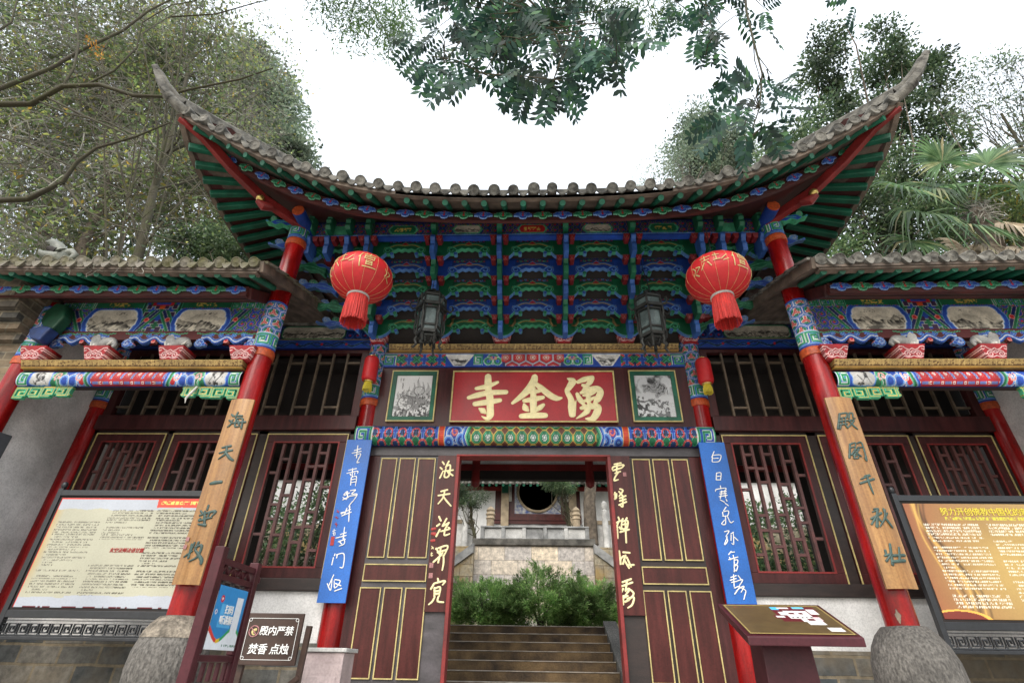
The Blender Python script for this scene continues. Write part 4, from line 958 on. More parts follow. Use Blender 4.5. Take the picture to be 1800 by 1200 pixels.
def fn_flowers(U, V):
    c = Can(U, V, S(70, 22, 24)); q = fold(U-.2, .55); lotus(c, np.abs(q) < .2, q, V-.07, .05); c.fill((np.abs(np.abs(q)-.08) < .03) & (np.abs(V-.065) < .02), GREEN*.7)
    return c.c, None

def lattice_window(parent, xc, w_, z0, z1, s):
    """casement: dark post gap, gilt line, frame, red bead, staggered lattice"""
    x0, x1 = xc-w_/2, xc+w_/2; f = MB(); y = YB
    for a in ((x0, x1, z0, z0+.12), (x0, x1, z1-.12, z1), (x0, x0+.12, z0+.12, z1-.12), (x1-.12, x1, z0+.12, z1-.12)): f.box(a[0], a[1], y-.05, y+.04, a[2], a[3])
    wn = f.build('lattice_window', M['maroon'], parent, bevel=.006, mirror=s < 0)
    gl = MB(); gl.box(x0+.004, x1-.004, y-.06, y-.05, z1-.015, z1); gl.box(x0+.004, x0+.019, y-.06, y-.05, z0, z1-.0155); gl.box(x1-.019, x1-.004, y-.06, y-.05, z0, z1-.0155); gl.build('gilt_line', M['gilt'], wn, mirror=s < 0)
    rd = MB(); gilt_rect(rd, x0+.115, x1-.115, z0+.115, z1-.115, y-.042, .02, .014); rd.build('red_bead', M['dull_red'], wn, mirror=s < 0)
    lb = MB(); a0, a1, b0, b1 = x0+.135, x1-.135, z0+.135, z1-.135; n = 7; pt = (a1-a0)/n; r = random.Random(int(xc*100))
    for i in range(1, n): lb.box(a0+i*pt-.018, a0+i*pt+.018, y-.032, y+.02, b0, b1)
    pat = [(.12, .62), (.30, .80), (.18, .68), (.42, .92), (.12, .55), (.36, .86), (.24, .74), (.08, .50)]
    for i in range(n):
        for k in pat[i]:
            for kk in (k, k+.115 if (i % 3) else None):
                if kk is None or kk > .97: continue
                z = b0+(b1-b0)*kk; lb.box(a0+i*pt+.0185, a0+(i+1)*pt-.0185, y-.030, y+.018, z-.017, z+.017)
    lb.build('lattice_bars', M['lattice'], wn, mirror=s < 0)
    return wn

def make_wing(s, label, seed):
    mir = s < 0
    wg = thing('side_wing', label, 'gate wing', (s*4.9, YB, ZP))
    P = lambda name, fn, u0, u1, v0, v1, res, mp, th=0., bk=(0, 1, 0), smooth=True: panel(name, M['paint'], wg, fn, u0, u1, v0, v1, res, mp, th, bk, mirror=mir, smooth=smooth)
    B = lambda mb, name, m_, bevel=0, smooth=None, parent=wg: mb.build(name, m_, parent, mirror=mir, bevel=bevel, smooth=smooth)
    XO = 6.38
    # columns
    column(wg, s*XO, YF, 1.94, 5.62, .13, [(4.80, 5.55, cb_small)], base=.335)
    column(wg, s*6.44, YB, ZP, 5.9, .125, [(4.86, 5.75, cb_small)])
    x0, x1 = XF+.12, XO-.12; L = x1-x0
    P('painted_frieze', fn_frieze(seed), 0, 2.75, 0, .50, .0075, lambda U, V: (x0+U*L/2.75, 0*U+YF-.05, 5.19+V), .12)
    B(MB().tube([(x0, YF-.05, 5.70), (x1, YF-.05, 5.70)], .05, 12), 'eave_purlin', M['darkred'], smooth=50)
    P('carved_lace', fn_lace, 0, 2.75, 0, .24, .0075, lambda U, V: (x0+U*L/2.75, 0*U+YF-.06, 4.955+V), .05)
    B(MB().box(x0, x1, YF-.02, YF+.03, 5.07, 5.185), 'lace_backing', M['darkred'])
    P('gilt_moulding', fn_meander, 0, L, 0, .09, .0075, lambda U, V: (x0+U, YF-.13-.05*V/.09, 4.615+V), .22)
    B(MB().box(x0, x1, YF-.085, YF+.08, 4.598, 4.613), 'dark_fillet', M['maroon'])
    P('painted_beam', fn_wbeam(seed), -1.38, 1.38, 0, .19, .007, lambda U, V: ((x0+x1)/2+U*L/2.76, YF-.02-.095*np.sin(np.clip(V/.19*PI, 0, PI))**.6, 4.41+.095-.095*np.cos(V/.19*PI)))
    B(MB().box(x0, x1, YF-.018, YF+.06, 4.412, 4.597), 'beam_core', M['brown'])
    for side in (0, 1):
        P('fret_bracket', fn_fret, 0, .72, 0, .165, .006, (lambda U, V: (x0+U*1.0, 0*U+YF-.05, 4.245+V)) if side == 0 else (lambda U, V: (x1-.72+U, 0*U+YF-.05, 4.245+V)), .05) if side == 0 else \
        P('fret_bracket', lambda U, V: fn_fret(.72-U, V), 0, .72, 0, .165, .006, lambda U, V: (x1-.72+U, 0*U+YF-.05, 4.245+V), .05)
    # bowls with elephant carvings
    for k, cx in enumerate((.04, .92, 1.86, 2.66)):
        x = x0+cx*L/2.75
        panel('bearing_bowl', M['paint'], wg, fn_bowl, -.15, .15, 0, .17, .006, lambda U, V: (x+U*1.15, YF-.18-.03*V/.17, 4.71+V*1.06), .26, (0, 1, 0), mirror=mir, smooth=False)
        panel('bowl_cheek', M['paint'], wg, fn_bowl, -.15, .15, 0, .17, .008, lambda U, V: (x+.05+(.10-.04*(1-V/.17))*1.15, YF-.06+U*.8, 4.71+V*1.06), .02, (-1, 0, 0), mirror=mir, smooth=False)
        if k in (1, 2):
            eb = MB(); e = np.array([x, YF-.10, 4.91])
            # head and trunk lean out towards the outer side
            eb.tube([e+[.03, .02, .03], e+[-.05, -.03, .055], e+[-.13, -.07, .05], e+[-.19, -.10, .02]], [.085, .085, .065, .035], 12)
            eb.tube([e+[-.19, -.10, .02], e+[-.23, -.12, -.02], e+[-.22, -.13, -.05]], [.034, .026, .016], 10)
            el = B(eb, 'elephant_carving', M['elephant'], smooth=60)
            ear = MB(); ear.prism([(.075*math.cos(a)*(1+.25*math.sin(a*2)), .085*math.sin(a)) for a in np.linspace(0, 2*PI, 16, endpoint=False)], lambda u, v, t: (e[0]+.055+u*.55+t*.3, e[1]-.095-u*.35+t, e[2]+.055+v), 0, .03)
            B(ear, 'ear', M['elephant'], parent=el, smooth=40)
            B(MB().tube([e+[.03, -.1, -.0], e+[.10, -.07, .0], e+[.13, -.05, .05], e+[.11, -.05, .115], e+[.06, -.09, .14]], [.018, .024, .026, .024, .016], 8), 'scroll', M['whitepaint'], parent=el, smooth=60)
            B(MB().tube([e+[-.12, -.10, .0], e+[-.19, -.16, -.015], e+[-.24, -.18, .02]], [.014, .011, .004], 8), 'tusk', M['whitepaint'], parent=el, smooth=60)
    # back wall: lintel, transom, mullioned windows, sill, plaster, stone
    xa, xb = XI+.13, 6.32
    P('painted_lintel', fn_lintel(seed), 0, xb-xa, 0, .42, .009, lambda U, V: (xa+U, 0*U+YB-.06, 5.77+V), .12)
    P('flower_board', fn_flowers, 0, xb-xa, 0, .16, .01, lambda U, V: (xa+U, 0*U+YB-.03, 6.195+V), .05)
    tr = MB(); z0, z1 = 4.64, 5.76; tr.box(xa, xa+.12, YB-.04, YB+.05, z0, z1); tr.box(xb-.12, xb, YB-.04, YB+.05, z0, z1)
    tr.box(xa+.12, xb-.12, YB-.04, YB+.05, z1-.06, z1); B(tr, 'transom_frame', M['maroon'], bevel=.005)
    tb = MB(); n = 16; pt = (xb-xa-.24)/n
    for i in range(1, n): tb.box(xa+.12+i*pt-.014, xa+.12+i*pt+.014, YB-.02, YB+.02, z0, z1-.06)
    for i in range(n):
        z = z0+(.16 if i % 2 else .96-.06); tb.box(xa+.12+i*pt+.0145, xa+.12+(i+1)*pt-.0145, YB-.018, YB+.018, z-.014, z+.014)
    B(tb, 'transom_bars', M['transom'])
    B(MB().box(xa, xb, YB-.09, YB+.08, 4.42, 4.64), 'mid_rail', M['maroon'], bevel=.01)
    for xc, w_ in ((3.18, 1.17), (4.52, 1.23), (5.74, 1.03)): lattice_window(wg, xc, w_, 2.49, 4.37, s)
    mu = MB()
    for xm, w_ in ((2.555, .07), (3.835, .13), (5.18, .09), (6.29, .06)): mu.box(xm-w_/2, xm+w_/2, YB-.03, YB+.06, 2.48, 4.42)
    mu.box(xa, xb, YB-.03, YB+.05, 4.372, 4.418); B(mu, 'mullion', M['brown'])
    B(MB().box(xa, xb, YB-.12, YB+.10, 2.345, 2.485), 'window_sill', M['brown'], bevel=.01)
    B(MB().box(xa-.05, xb+.05, YB-.06, YB+.10, 1.80, 2.342), 'plaster_wall', M['plaster'])
    B(MB().box(xa-.05, xb+.05, YB-.10, YB+.10, ZP, 1.80), 'stone_base', M['ashlar'])
    # side wall, plastered, with its brick end pier
    B(MB().box(6.50, 6.72, YF+.05, YB+.4, ZP, 6.2), 'side_wall', M['greyplaster'])
    pr = MB(); pr.box(6.42, 7.5, YF-.12, YF+.10, ZP, 4.98)
    for k in range(5): pr.box(6.42-.0*k, 7.5, YF-.12-.085*(k+1), YF+.10, 4.984+.11*k, 4.984+.11*(k+1)-.004)
    pr.box(6.36, 7.5, YF-.60, YF+.10, 5.536, 5.75)
    B(pr, 'brick_pier', M['brick'])
    if s < 0:
        B(MB().prism([(-.02, -.22), (.20, -.32), (.30, .0), (.20, .30), (-.02, .38), (-.14, .2), (-.14, -.05)], lambda u, v, t: (6.20-u*.8, YF-.10+t-.15*u, 5.32+v*.62), -.10, .05), 'painted_corbel', M['corbelgreen'], bevel=.02)
        B(MB().prism([(-.02, -.22), (.20, -.32), (.30, .0), (.1, .1), (-.14, .05)], lambda u, v, t: (6.22-u*.8, YF-.16+t-.15*u, 5.10+v*.55), -.10, .05), 'painted_corbel', M['corbelblue'], bevel=.02)
    # roof
    XR0, XR1 = 3.235, 7.9; ye, yr = 4.75, 6.9; zr = 6.30
    ze = lambda x: 5.60+.06*np.clip((x-3.2)/3, 0, 1)
    def rp(x, v): return np.array([x, ye+(yr-ye)*v, ze(x)+(zr-ze(x))*(1.2*v-.2*v*v)])
    rm = M['moss'] if s < 0 else M['tile']
    sh = sheet(lambda u, v: rp(u, v)+np.array([0, 0, -.02]), np.linspace(XR0, XR1, 20), np.linspace(0, 1, 6), .05); B(sh, 'front_slope', M['soffit'], smooth=40)
    sh = sheet(lambda u, v: rp(u, v)*np.array([1, -1, 1])+np.array([0, 2*yr, -.02]), np.linspace(XR0, XR1, 8)[::-1], np.linspace(0, 1.05, 6), .05); B(sh, 'rear_slope', M['tile'], smooth=40)
    tl = MB(); dr = MB(); xs_ = np.arange(XR0+.07, XR1, .212); rr = random.Random(8+seed)
    for i, x in enumerate(xs_):
        p = [rp(x, v)+np.array([rr.uniform(-.01, .01), 0, .03]) for v in np.linspace(0, 1, 6)]; p[0] = p[0]+np.array([0, -rr.uniform(.0, .035), 0]); r = .064*rr.uniform(.92, 1.08)
        tl.tube(p, r, 12); cap_at(tl, p[0]-unit(p[1]-p[0])*.012, p[1]-p[0], r*1.06)
        dr = MB(); a = rp(x+.05, 0); b_ = rp(x+.162, 0)
        for k in range(6):
            f0, f1 = k/6, (k+1)/6; q0 = a*(1-f0)+b_*f0; q1 = a*(1-f1)+b_*f1; t0 = np.array([0, -.045, -.005-.07*math.sin(PI*f0)]); t1 = np.array([0, -.045, -.005-.07*math.sin(PI*f1)])
            dr.add([q0+t0, q1+t1, q1+np.array([0, -.02, .035]), q0+np.array([0, -.02, .035])], [(0, 1, 2, 3)])
            dr.add([q1+t1, q0+t0, q0+np.array([0, .04, -.02]), q1+np.array([0, .04, -.02])], [(0, 1, 2, 3)])
        B(dr, 'drip_tile', rm, smooth=50)
    B(tl, 'round_tiles', rm, smooth=45)
    B(MB().box(XR0, XR1, yr-.1, yr+.1, zr-.02, zr+.22), 'roof_ridge', rm, bevel=.02)
    # verge beside the gate: edge board and a flat run of tiles
    vb = MB()
    for v0, v1 in zip(np.linspace(0, 1, 8)[:-1], np.linspace(0, 1, 8)[1:]):
        vb.bar(rp(XR0-.015, v0)+[0, 0, -.01], rp(XR0-.015, v1)+[0, .003, -.01], .05, .13)
    B(vb, 'verge_board', M['eaveboard']); 
    vt = MB()
    for k in range(9): 
        v = k/9; a = rp(XR0+.01, v)+np.array([0, 0, .055]); b_ = rp(XR0+.01, v+.13)+np.array([0, 0, .075]); vt.bar(b_, a, .17, .03)
    B(vt, 'verge_tiles', rm)
    B(MB().box(XR0+.02, XR1, ye+.02, ye+.10, 5.50, 5.545) if 0 else MB().bar((XR0+.03, ye+.06, float(ze(XR0))-.075), (XR1, ye+.06, float(ze(XR1))-.075+.04), .09, .035), 'eave_board', M['eaveboard'])
    for x in np.arange(XR0+.10, XR1, .212):
        p0 = rp(x, .025)+np.array([0, 0, -.118]); p1 = rp(x, .26)+np.array([0, 0, -.112])
        B(MB().tube([p0, p1], .038, 8), 'flying_rafter', M['rafter'], smooth=50)
    B(MB().bar((XR0+.27, 5.09, 5.47), (XR1, 5.09, 5.50), .05, .14), 'cloud_board', M['darkred'])
    B(MB().hexa([(XR0+.27, 5.12, 5.42), (XR1, 5.12, 5.44), (XR1, 5.62, 5.74), (XR0+.27, 5.62, 5.74), (XR0+.27, 5.12, 5.44), (XR1, 5.12, 5.46), (XR1, 5.62, 5.76), (XR0+.27, 5.62, 5.76)]), 'inner_soffit', M['darkred'])
    B(MB().box(4.45, 10.5, 8.9, 9.0, ZP, 6.2), 'shade_back_board', M['dark']); B(MB().box(2.6, 7.2, 7.12, 9.2, 4.70, 4.76), 'shade_top_board', M['dark']); B(MB().box(2.6, 7.6, 7.5, 7.56, 4.765, 6.28), 'shade_loft_board', M['dark'])  # dark boards added behind lattice and transom to stand in for interior shade
    B(MB().bar((XR0+.27, 5.12, 5.47), (XR0+.27, 5.62, 5.74), .05, .14), 'end_board', M['darkred'])
    cl2 = {}
    for i, x in enumerate(np.arange(XR0+.40, XR1-.6, .247)):
        k = i % 2
        if k not in cl2: cl2[k] = panel('cloud_ornament', M['paint'], wg, fn_cloud(*((BLUE, LBLUE), (GREEN, LGREEN))[k]), -.125, .125, -.06, .07, .006, lambda U, V: (U, 0*U, V), .02, world=False); o = cl2[k]
        else: o = cl2[k].copy(); C.objects.link(o); o.parent = wg
        o.location = (s*x-s*4.9, 5.035-YB, 5.475+.003*i-ZP)
    return wg, rp
wingL, rpw = make_wing(-1, 'gate wing with mossy tiled roof, painted corbel and brick end pier', 1)
wingR, _ = make_wing(1, 'gate wing with clean grey tiled roof below the palms', 4)
# dragon-headed roof ornament, litter and rootlets on the left roof
def mir(P): return [np.array([-p[0], p[1], p[2]]) for p in P]
rd = MB()
for k in range(6): rd.bar((-6.0, 5.0+.3*k, 5.78+.09*k), (-6.0, 5.302+.3*k, 5.87+.09*k), .16, .14)
rd.build('roof_hip_ridge', M['moss'], wingL)
b0 = np.array([-5.92, 4.86, 5.74]); kb = .62
M['beast'] = mat('grey_glazed_beast', (.19, .20, .165), .5, .4, 12, .3)
class SB(MB):
    def tube(s_, P, r, n=8, cap=True): return MB.tube(s_, [b0+(np.array(p)-b0)*kb for p in P], [q*kb for q in r], n, cap)
h = SB(); h.tube([b0+[.14, .22, -.08], b0+[.12, .06, .10], b0+[.05, -.03, .22]], [.16, .175, .15], 14)
hd = h.build('roof_beast', M['beast'], wingL, smooth=60)
SB().tube([b0+[.05, -.03, .15], b0+[-.10, -.10, .14], b0+[-.22, -.14, .18], b0+[-.28, -.15, .25]], [.13, .10, .06, .02], 12).build('jaw', M['beast'], hd, smooth=60)
SB().tube([b0+[.06, -.02, .28], b0+[-.05, -.07, .42], b0+[-.17, -.11, .50], b0+[-.27, -.13, .48]], [.14, .11, .07, .02], 12).build('snout', M['beast'], hd, smooth=60)
SB().tube([b0+[.02, -.07, .26], b0+[-.15, -.13, .32]], [.11, .05], 12).build('mouth', M['dark'], hd, smooth=60)
SB().tube([b0+[.10, .0, .26], b0+[.22, .03, .33], b0+[.31, .04, .26], b0+[.26, .02, .15], b0+[.20, .0, .16]], [.10, .09, .07, .05, .03], 12).build('mane_curl', M['beast'], hd, smooth=60)
rr = random.Random(12); tw = MB()
for i in range(26):
    x = -rr.uniform(4.3, 6.9); p = rpw(-x, .02)*np.array([-1, 1, 1])+np.array([0, -.03, .06]); Q = [p]
    for k in range(5): Q.append(Q[-1]+np.array([rr.uniform(-.07, .07), rr.uniform(-.03, .02), rr.uniform(-.09, .02)]))
    tw.tube(Q, [.006, .005, .005, .004, .003, .002], 5)
tw.build('dry_rootlets', M['twig'], wingL)
mo = MB()
for i in range(60):
    x = -rr.uniform(4.6, 7.4); p = rpw(-x, rr.uniform(0, .12))*np.array([-1, 1, 1])+np.array([0, -.02, .07]); r = rr.uniform(.02, .05)
    mo.lathe([(r, -.01), (r*.9, r*.3), (r*.5, r*.5), (.0, r*.55)], tuple(p), 8)
mo.build('moss_cushions', mat('moss_cushion', (.09, .11, .025), .95, .5, 30, .5), wingL, smooth=60)
MB().tube([(-4.03, YF-.06, 4.40), (-4.04, YF-.10, 4.31), (-4.07, YF-.12, 4.22), (-4.06, YF-.12, 4.16)], [.012, .016, .013, .003], 8).build('feather_tassel', M['whitepaint'], wingL, smooth=60)

# ================================================================== HANGING BOARDS
def sign_tr(x0, y0, k, Y): return lambda u, v, h: at(x0+u/k, y0+v/k, Y)+np.array([0, -h, 0])
nb = thing('name_board', 'red board with three large gold characters above the doorway', 'name board', (0, YB-.08, 5.0))
yb = YB-.115
MB().box(-1.18, 1.19, yb, YB-.078, 4.525, 5.338).build('board', M['signred'], nb)
gl = MB(); gilt_rect(gl, -1.185, 1.195, 4.52, 5.343, yb, .022, .02); gl.build('gilt_frame', M['gilt'], nb, bevel=.004)
SI = '408,130,60/408,200,62/410,260,56/425,340,60/430,450,58/428,535,62/395,572,36/340,548,10;285,255,36/390,235,50/508,190,36;205,352,40/300,325,52/420,300,50/595,293,58;270,418,48/400,400,54/532,380,52;318,470,22/352,490,54/378,512,30'
JIN = '900,135,60/880,200,68/800,300,60/665,410,34;905,200,36/960,245,52/1060,325,58/1130,358,50/1180,356,28;835,300,22/890,288,46/950,283,40;790,385,40/890,368,52/986,350,46;885,255,44/885,400,60/885,540,62;788,425,26/802,462,58/832,492,26;990,430,34/952,460,48/900,502,18;758,548,48/880,540,56/1010,540,62'
YONG = '1250,152,20/1298,178,66/1262,245,50/1242,285,42/1282,370,50/1292,450,66/1295,530,72;1300,530,56/1318,465,30/1337,378,6;1355,188,36/1420,160,50/1505,138,50;1508,150,40/1478,195,46/1415,250,22;1408,222,34/1455,236,44/1400,272,14;1348,315,34/1378,375,48/1430,440,30;1388,302,30/1480,268,50/1560,262,60/1592,300,56/1562,370,56/1530,410,34;1412,330,22/1470,320,42/1535,298,26;1465,285,36/1465,360,42/1470,412,40;1400,390,22/1470,376,38/1532,348,30;1392,462,36/1480,445,52/1562,448,58/1556,510,62/1510,572,52/1440,574,20;1478,418,40/1448,500,48/1340,572,14'
for nm, q in (('character', SI), ('character', JIN), ('character', YONG)):
    strokes_mesh(nm, M['letter_gold'], nb, [[(a[0], a[1], a[2]/6/924*6.9*1.0) for a in st] for st in parse(q, 50)], None) if 0 else None
def brush(name, mt, parent, txt, w_, x0, y0, k, Y, th=.006, curve=None, fat=1.22):
    """strokes traced in the plane of the board at its real distance Y"""
    c0 = at(x0, y0, Y); ux = at(x0+1/k, y0, Y)-c0; uy = at(x0, y0+1/k, Y)-c0
    st = parse(txt, w_); allp = np.array([(p[0], p[1]) for q in st for p in q]); 
    sc = np.linalg.norm(ux); out = []
    for q in st:
        r = []
        for p in q:
            w3 = at(x0+p[0]/k, y0+p[1]/k, Y); r.append((w3[0], w3[2], p[2]*sc*fat))
        out.append(r)
    fn = (lambda x, z, h: (x, Y-h, z)) if curve is None else (lambda x, z, h: (x, curve(x)-h, z))
    return strokes_mesh(name, mt, parent, out, fn, th)
for q in (SI, JIN, YONG): brush('gold_character', M['letter_gold'], nb, q, 50, 790, 640, 6, yb-.004, .009, fat=1.22)

def fn_tiger(U, V):   # x,y in 0..1
    c = Can(U, V, S(206, 206, 206)); t = fbm(U*9, V*9, 3, 5); ton = np.ones(len(U))
    for k, (cx, h, w_) in enumerate(((.62, .97, .10), (.50, .84, .10), (.75, .86, .11), (.88, .84, .12), (.36, .74, .10), (.24, .66, .12), (.10, .62, .10), (.95, .72, .1))):
        d = (h-V)*w_/.5-np.abs(U-cx-.02*np.sin(V*20)); ins = (d > 0) & (V > .42); ton = np.where(ins, ton*(.52+.45*np.clip((h-V)/.45, 0, 1)+.15*(t-.5)), ton)
    g = (V < .50-.25*(U < .25)) ; ton = np.where(g & (t > .50), ton*.55, ton)
    d = np.abs(np.hypot((U-.32)/1.0, (V-.33)/.9)-.20); ton = np.where((d < .012), .35, ton)
    d = np.abs(np.hypot((U-.66)/1.1, (V-.62)/.8)-.13); ton = np.where(d < .010, .35, ton)
    s_ = np.sin((U*.8+V*1.4+.5*t)*46); body = np.hypot((U-.40)/1.3, (V-.38)/1.0) < .27; ton = np.where(body & (s_ > .78), np.minimum(ton, .4), ton)
    f2 = fbm(U*26, V*20, 8, 4); dk = (f2 > .60) & (V < .56) & (U > .55-.5*(V < .2)); ton = np.where(dk, .22, ton); dk = (fbm(U*30, V*12, 9, 3) > .58) & (V < .14+.06*np.sin(U*8)); ton = np.where(dk, .2, ton)
    tx = (np.abs(U-.19) < .02) & (V > .66) & (V < .93) | (np.abs(U-.12) < .012) & (V > .82) & (V < .93); ton = np.where(tx & (vnoise(U*90, V*70, 4) > .45), .25, ton)
    c.c = S(214, 214, 214)*ton[:, None]**1.6; return c.c, None
def fn_storm(U, V):
    c = Can(U, V, S(206, 206, 206)); t = fbm(U*6+2*fbm(U*4, V*4, 1, 3), V*6, 5, 5); t2 = fbm(U*16, V*16, 6, 4); ton = np.ones(len(U))
    sky = np.clip((V-.48)/.3, 0, 1); ton *= 1-sky*np.clip((t-.38)*3.2, 0, .85); cp = [(.25, .62), (.36, .72), (.52, .62), (.60, .70), (.70, .78), (.80, .70), (.74, .60), (.62, .56), (.55, .50)]
    P = []
    for i in range(len(cp)-1):
        for k in range(6): P.append((cp[i][0]+(cp[i+1][0]-cp[i][0])*k/6, cp[i][1]+(cp[i+1][1]-cp[i][1])*k/6+.02*math.sin(k+i)))
    d = dseg(U, V, P); ton = np.where(d < .05, np.where(np.abs(d-.03) < .012, .75, .25+.3*(t2 > .5)), ton)
    wv = np.sin((V*34+3*fbm(U*5, V*5, 9, 3)*4+U*6)); lo = (V < .46-.15*(U-.3)) & (U < .85); ton = np.where(lo & (wv > .55), ton*.45, ton); ton = np.where(lo & (t2 > .62), ton*.35, ton)
    ton = np.where((V < .30) & (U < .28) & (t2 > .47), .2, ton); st = np.abs((U-.55)+(V-.3)*.9); ton = np.where((V < .34) & (U > .5) & (np.abs(np.sin(st*60)) < .18), .45, ton)
    ton = np.where((np.abs(U-.86) < .012) & (np.abs(V-.62) < .09) & (vnoise(U*99, V*70, 4) > .45), .3, ton)
    c.c = S(208, 210, 212)*np.clip(ton, .03, 1)[:, None]**1.6; return c.c, None
for (x0, x1, fnp, lab) in ((-2.10, -1.41, fn_tiger, 'framed ink painting of pointed peaks and a crouching beast, left of red board'), (1.41, 2.10, fn_storm, 'framed ink painting of dark storm clouds over waves, right of red board')):
    ip = thing('ink_painting', lab, 'painting', ((x0+x1)/2, YB-.08, 4.58), 'ink paintings beside the red board')
    fr = MB(); gilt_rect(fr, x0+.016, x1-.016, 4.556, 5.344, YB-.082, .062, .022); fr.build('green_frame', M['rafter'], ip, bevel=.004)
    gl = MB(); gilt_rect(gl, x0, x1, 4.54, 5.36, YB-.078, .0165, .032); gl.build('gilt_edge', M['gilt'], ip)
    a, b = x0+.076, x1-.076
    panel('paper', M['print'], ip, lambda U, V: fnp((U-a)/(b-a), (V-4.616)/(5.284-4.616)), a, b, 4.616, 5.284, .006, lambda U, V: (U, 0*U+YB-.086, V), .008)

def couplet(label, x0, x1, z0, z1, Y, m_, chars, w_, zx, zy, k, cm, th=.02, bow=0., grp='couplet boards on the gate', cth=.006):
    t = thing('couplet_board', label, 'couplet board', ((x0+x1)/2, Y, z0), grp); xm = (x0+x1)/2; hw = (x1-x0)/2
    cur = (lambda x: Y-bow*(1-((x-xm)/hw)**2)) if bow else (lambda x: Y)
    n = 12; mb = MB(); V = []
    for i in range(n+1):
        x = x0+(x1-x0)*i/n; y = cur(x); V += [(x, y, z0), (x, y, z1), (x, y+th, z0), (x, y+th, z1)]
    F = []
    for i in range(n):
        q = 4*i; F += [(q, q+4, q+5, q+1), (q+6, q+2, q+3, q+7), (q+2, q+6, q+4, q), (q+1, q+5, q+7, q+3)]
    F += [(0, 1, 3, 2), (4*n, 4*n+2, 4*n+3, 4*n+1)]
    mb.add(V, F); b = mb.build('board', m_, t, smooth=40)
    for ch in chars: brush('character', cm, t, ch, w_, zx, zy, k, (cur(xm) if bow else Y)-.003, cth, None if not bow else (lambda x: cur(x)-.003))
    return t
WL = ['400,130,8/412,140,12;385,165,8/398,172,12;375,205,6/392,193,11/412,160,6;440,120,9/424,150,8;428,140,8/464,138,9;432,155,9/422,202,9/450,200,7;434,156,9/466,156,9/457,212,12;404,184,9/480,172,10;440,168,9/446,190,10',
      '345,330,9/395,320,12;328,362,9/402,345,11;372,325,11/365,365,12/322,398,8;366,358,10/385,388,14/404,403,14', '274,546,14/300,541,17/336,536,20',
      '262,680,10/255,702,10;214,712,9/226,726,10;208,738,9/298,712,13/280,742,8;240,715,9/236,755,9;266,728,9/254,758,8;214,757,9/206,770,10/280,750,10;242,740,10/237,796,12;203,792,8/242,798,13',
      '160,915,11/140,992,11;112,986,9/132,974,9/166,953,8;178,905,10/150,960,9;202,902,11/182,946,10;184,930,10/220,920,11/195,985,10/148,1014,9;184,950,10/214,998,15/212,1028,13']
WR = ['120,125,9/165,121,9/160,146,7;122,125,10/117,208,10;125,150,8/165,146,7;136,150,7/138,186,7;155,148,7/155,186,7;120,170,8/170,165,7;125,189,8/166,184,7;130,196,8/127,212,8;155,190,8/166,206,9;180,120,9/177,152,8;180,122,9/200,119,9/204,147,8/218,148,7;176,166,9/210,162,9/168,210,7;180,170,9/205,195,11/228,212,12',
      '184,308,10/184,382,10;182,305,9/215,298,8/212,330,7;185,325,7/212,320,7;226,300,8/255,299,9/283,398,11/270,386,7;228,325,7/256,322,7;216,335,9/194,366,8;206,341,8/236,335,8/204,372,8;215,350,8/247,377,9;210,371,8/208,388,8;210,373,7/235,370,7/230,389,7;210,389,7/232,389,7',
      '270,495,9/302,489,12/248,512,7;248,536,10/326,511,11;285,500,10/300,545,12/322,600,8', '325,690,9/352,690,10/318,707,7;313,746,9/368,714,11;345,700,11/345,792,13;340,730,9/316,778,8;350,740,8/366,762,8;382,690,10/390,712,10;406,714,9/394,736,9;391,695,10/388,745,10/360,794,7;390,740,10/412,765,12/437,798,12',
      '394,935,10/401,962,10;420,900,11/437,1018,13;393,966,9/427,955,9;403,997,10/427,958,8;443,966,11/512,962,12;476,920,10/478,997,11;438,1002,11/510,995,14']
BL = ['283,121/327,109;268,140/328,127;306,90/297,172;285,156/326,145/301,202/317,201', '243,256/297,244;232,277/302,262/304,277;270,245/268,302;254,281/259,292;286,276/283,287;262,306/257,358;262,306/297,300/290,363;262,321/290,317;262,340/290,335',
      '210,422/236,400/230,452/204,440;226,405/241,442;214,427/251,410;204,457/256,430;256,395/292,390/264,417/302,420/270,472;250,432/301,425;268,470/246,502/256,506', '194,552/257,520;232,514/214,560;198,566/261,540;250,500/244,604;192,546/212,540',
      '188,692/227,680;216,645/206,722;158,717/226,700;174,742/221,725;206,700/216,752/180,772;184,745/197,757', '151,825/146,837;140,850/129,898;160,831/211,825/206,912/184,916;166,835/162,852',
      '141,968/108,1042;98,1027/120,1072/131,998;150,1000/187,1010/150,1057/145,1008;154,1026/191,1041;149,1077/196,1060']
BR = ['121,93/104,132;110,120/107,162;110,120/167,118/156,161/109,166;115,141/150,140', '138,244/136,292;138,245/169,243/166,294;140,268/165,266;136,292/166,292',
      '165,334/168,352;130,372/140,358/202,350/199,367;164,376/206,372;160,391/206,386;156,410/212,400;175,370/164,422;195,368/201,417;163,432/192,448;205,430/211,442;199,456/221,472', '205,484/189,507;180,520/185,547;185,516/221,510/216,542/179,547;200,545/201,602/174,601/195,573;215,550/236,592/257,582',
      '194,656/226,650/205,687;205,687/216,720/194,747/214,690;239,671/257,660;240,680/240,717;256,670/258,742/244,736;264,695/287,717', '224,816/241,794;245,800/263,798;229,836/236,852;224,852/287,834;255,822/258,838;262,850/262,937;262,856/286,855/282,882/261,886;264,897/286,895/275,932/261,915',
      '239,977/276,964;234,997/276,984;258,958/262,1042;244,1012/281,1004;290,964/311,992;285,1001/321,994/300,1032;264,1052/301,1040/264,1097/290,1060/331,1040/310,1082;310,1050/342,1070/336,1105/329,1132']
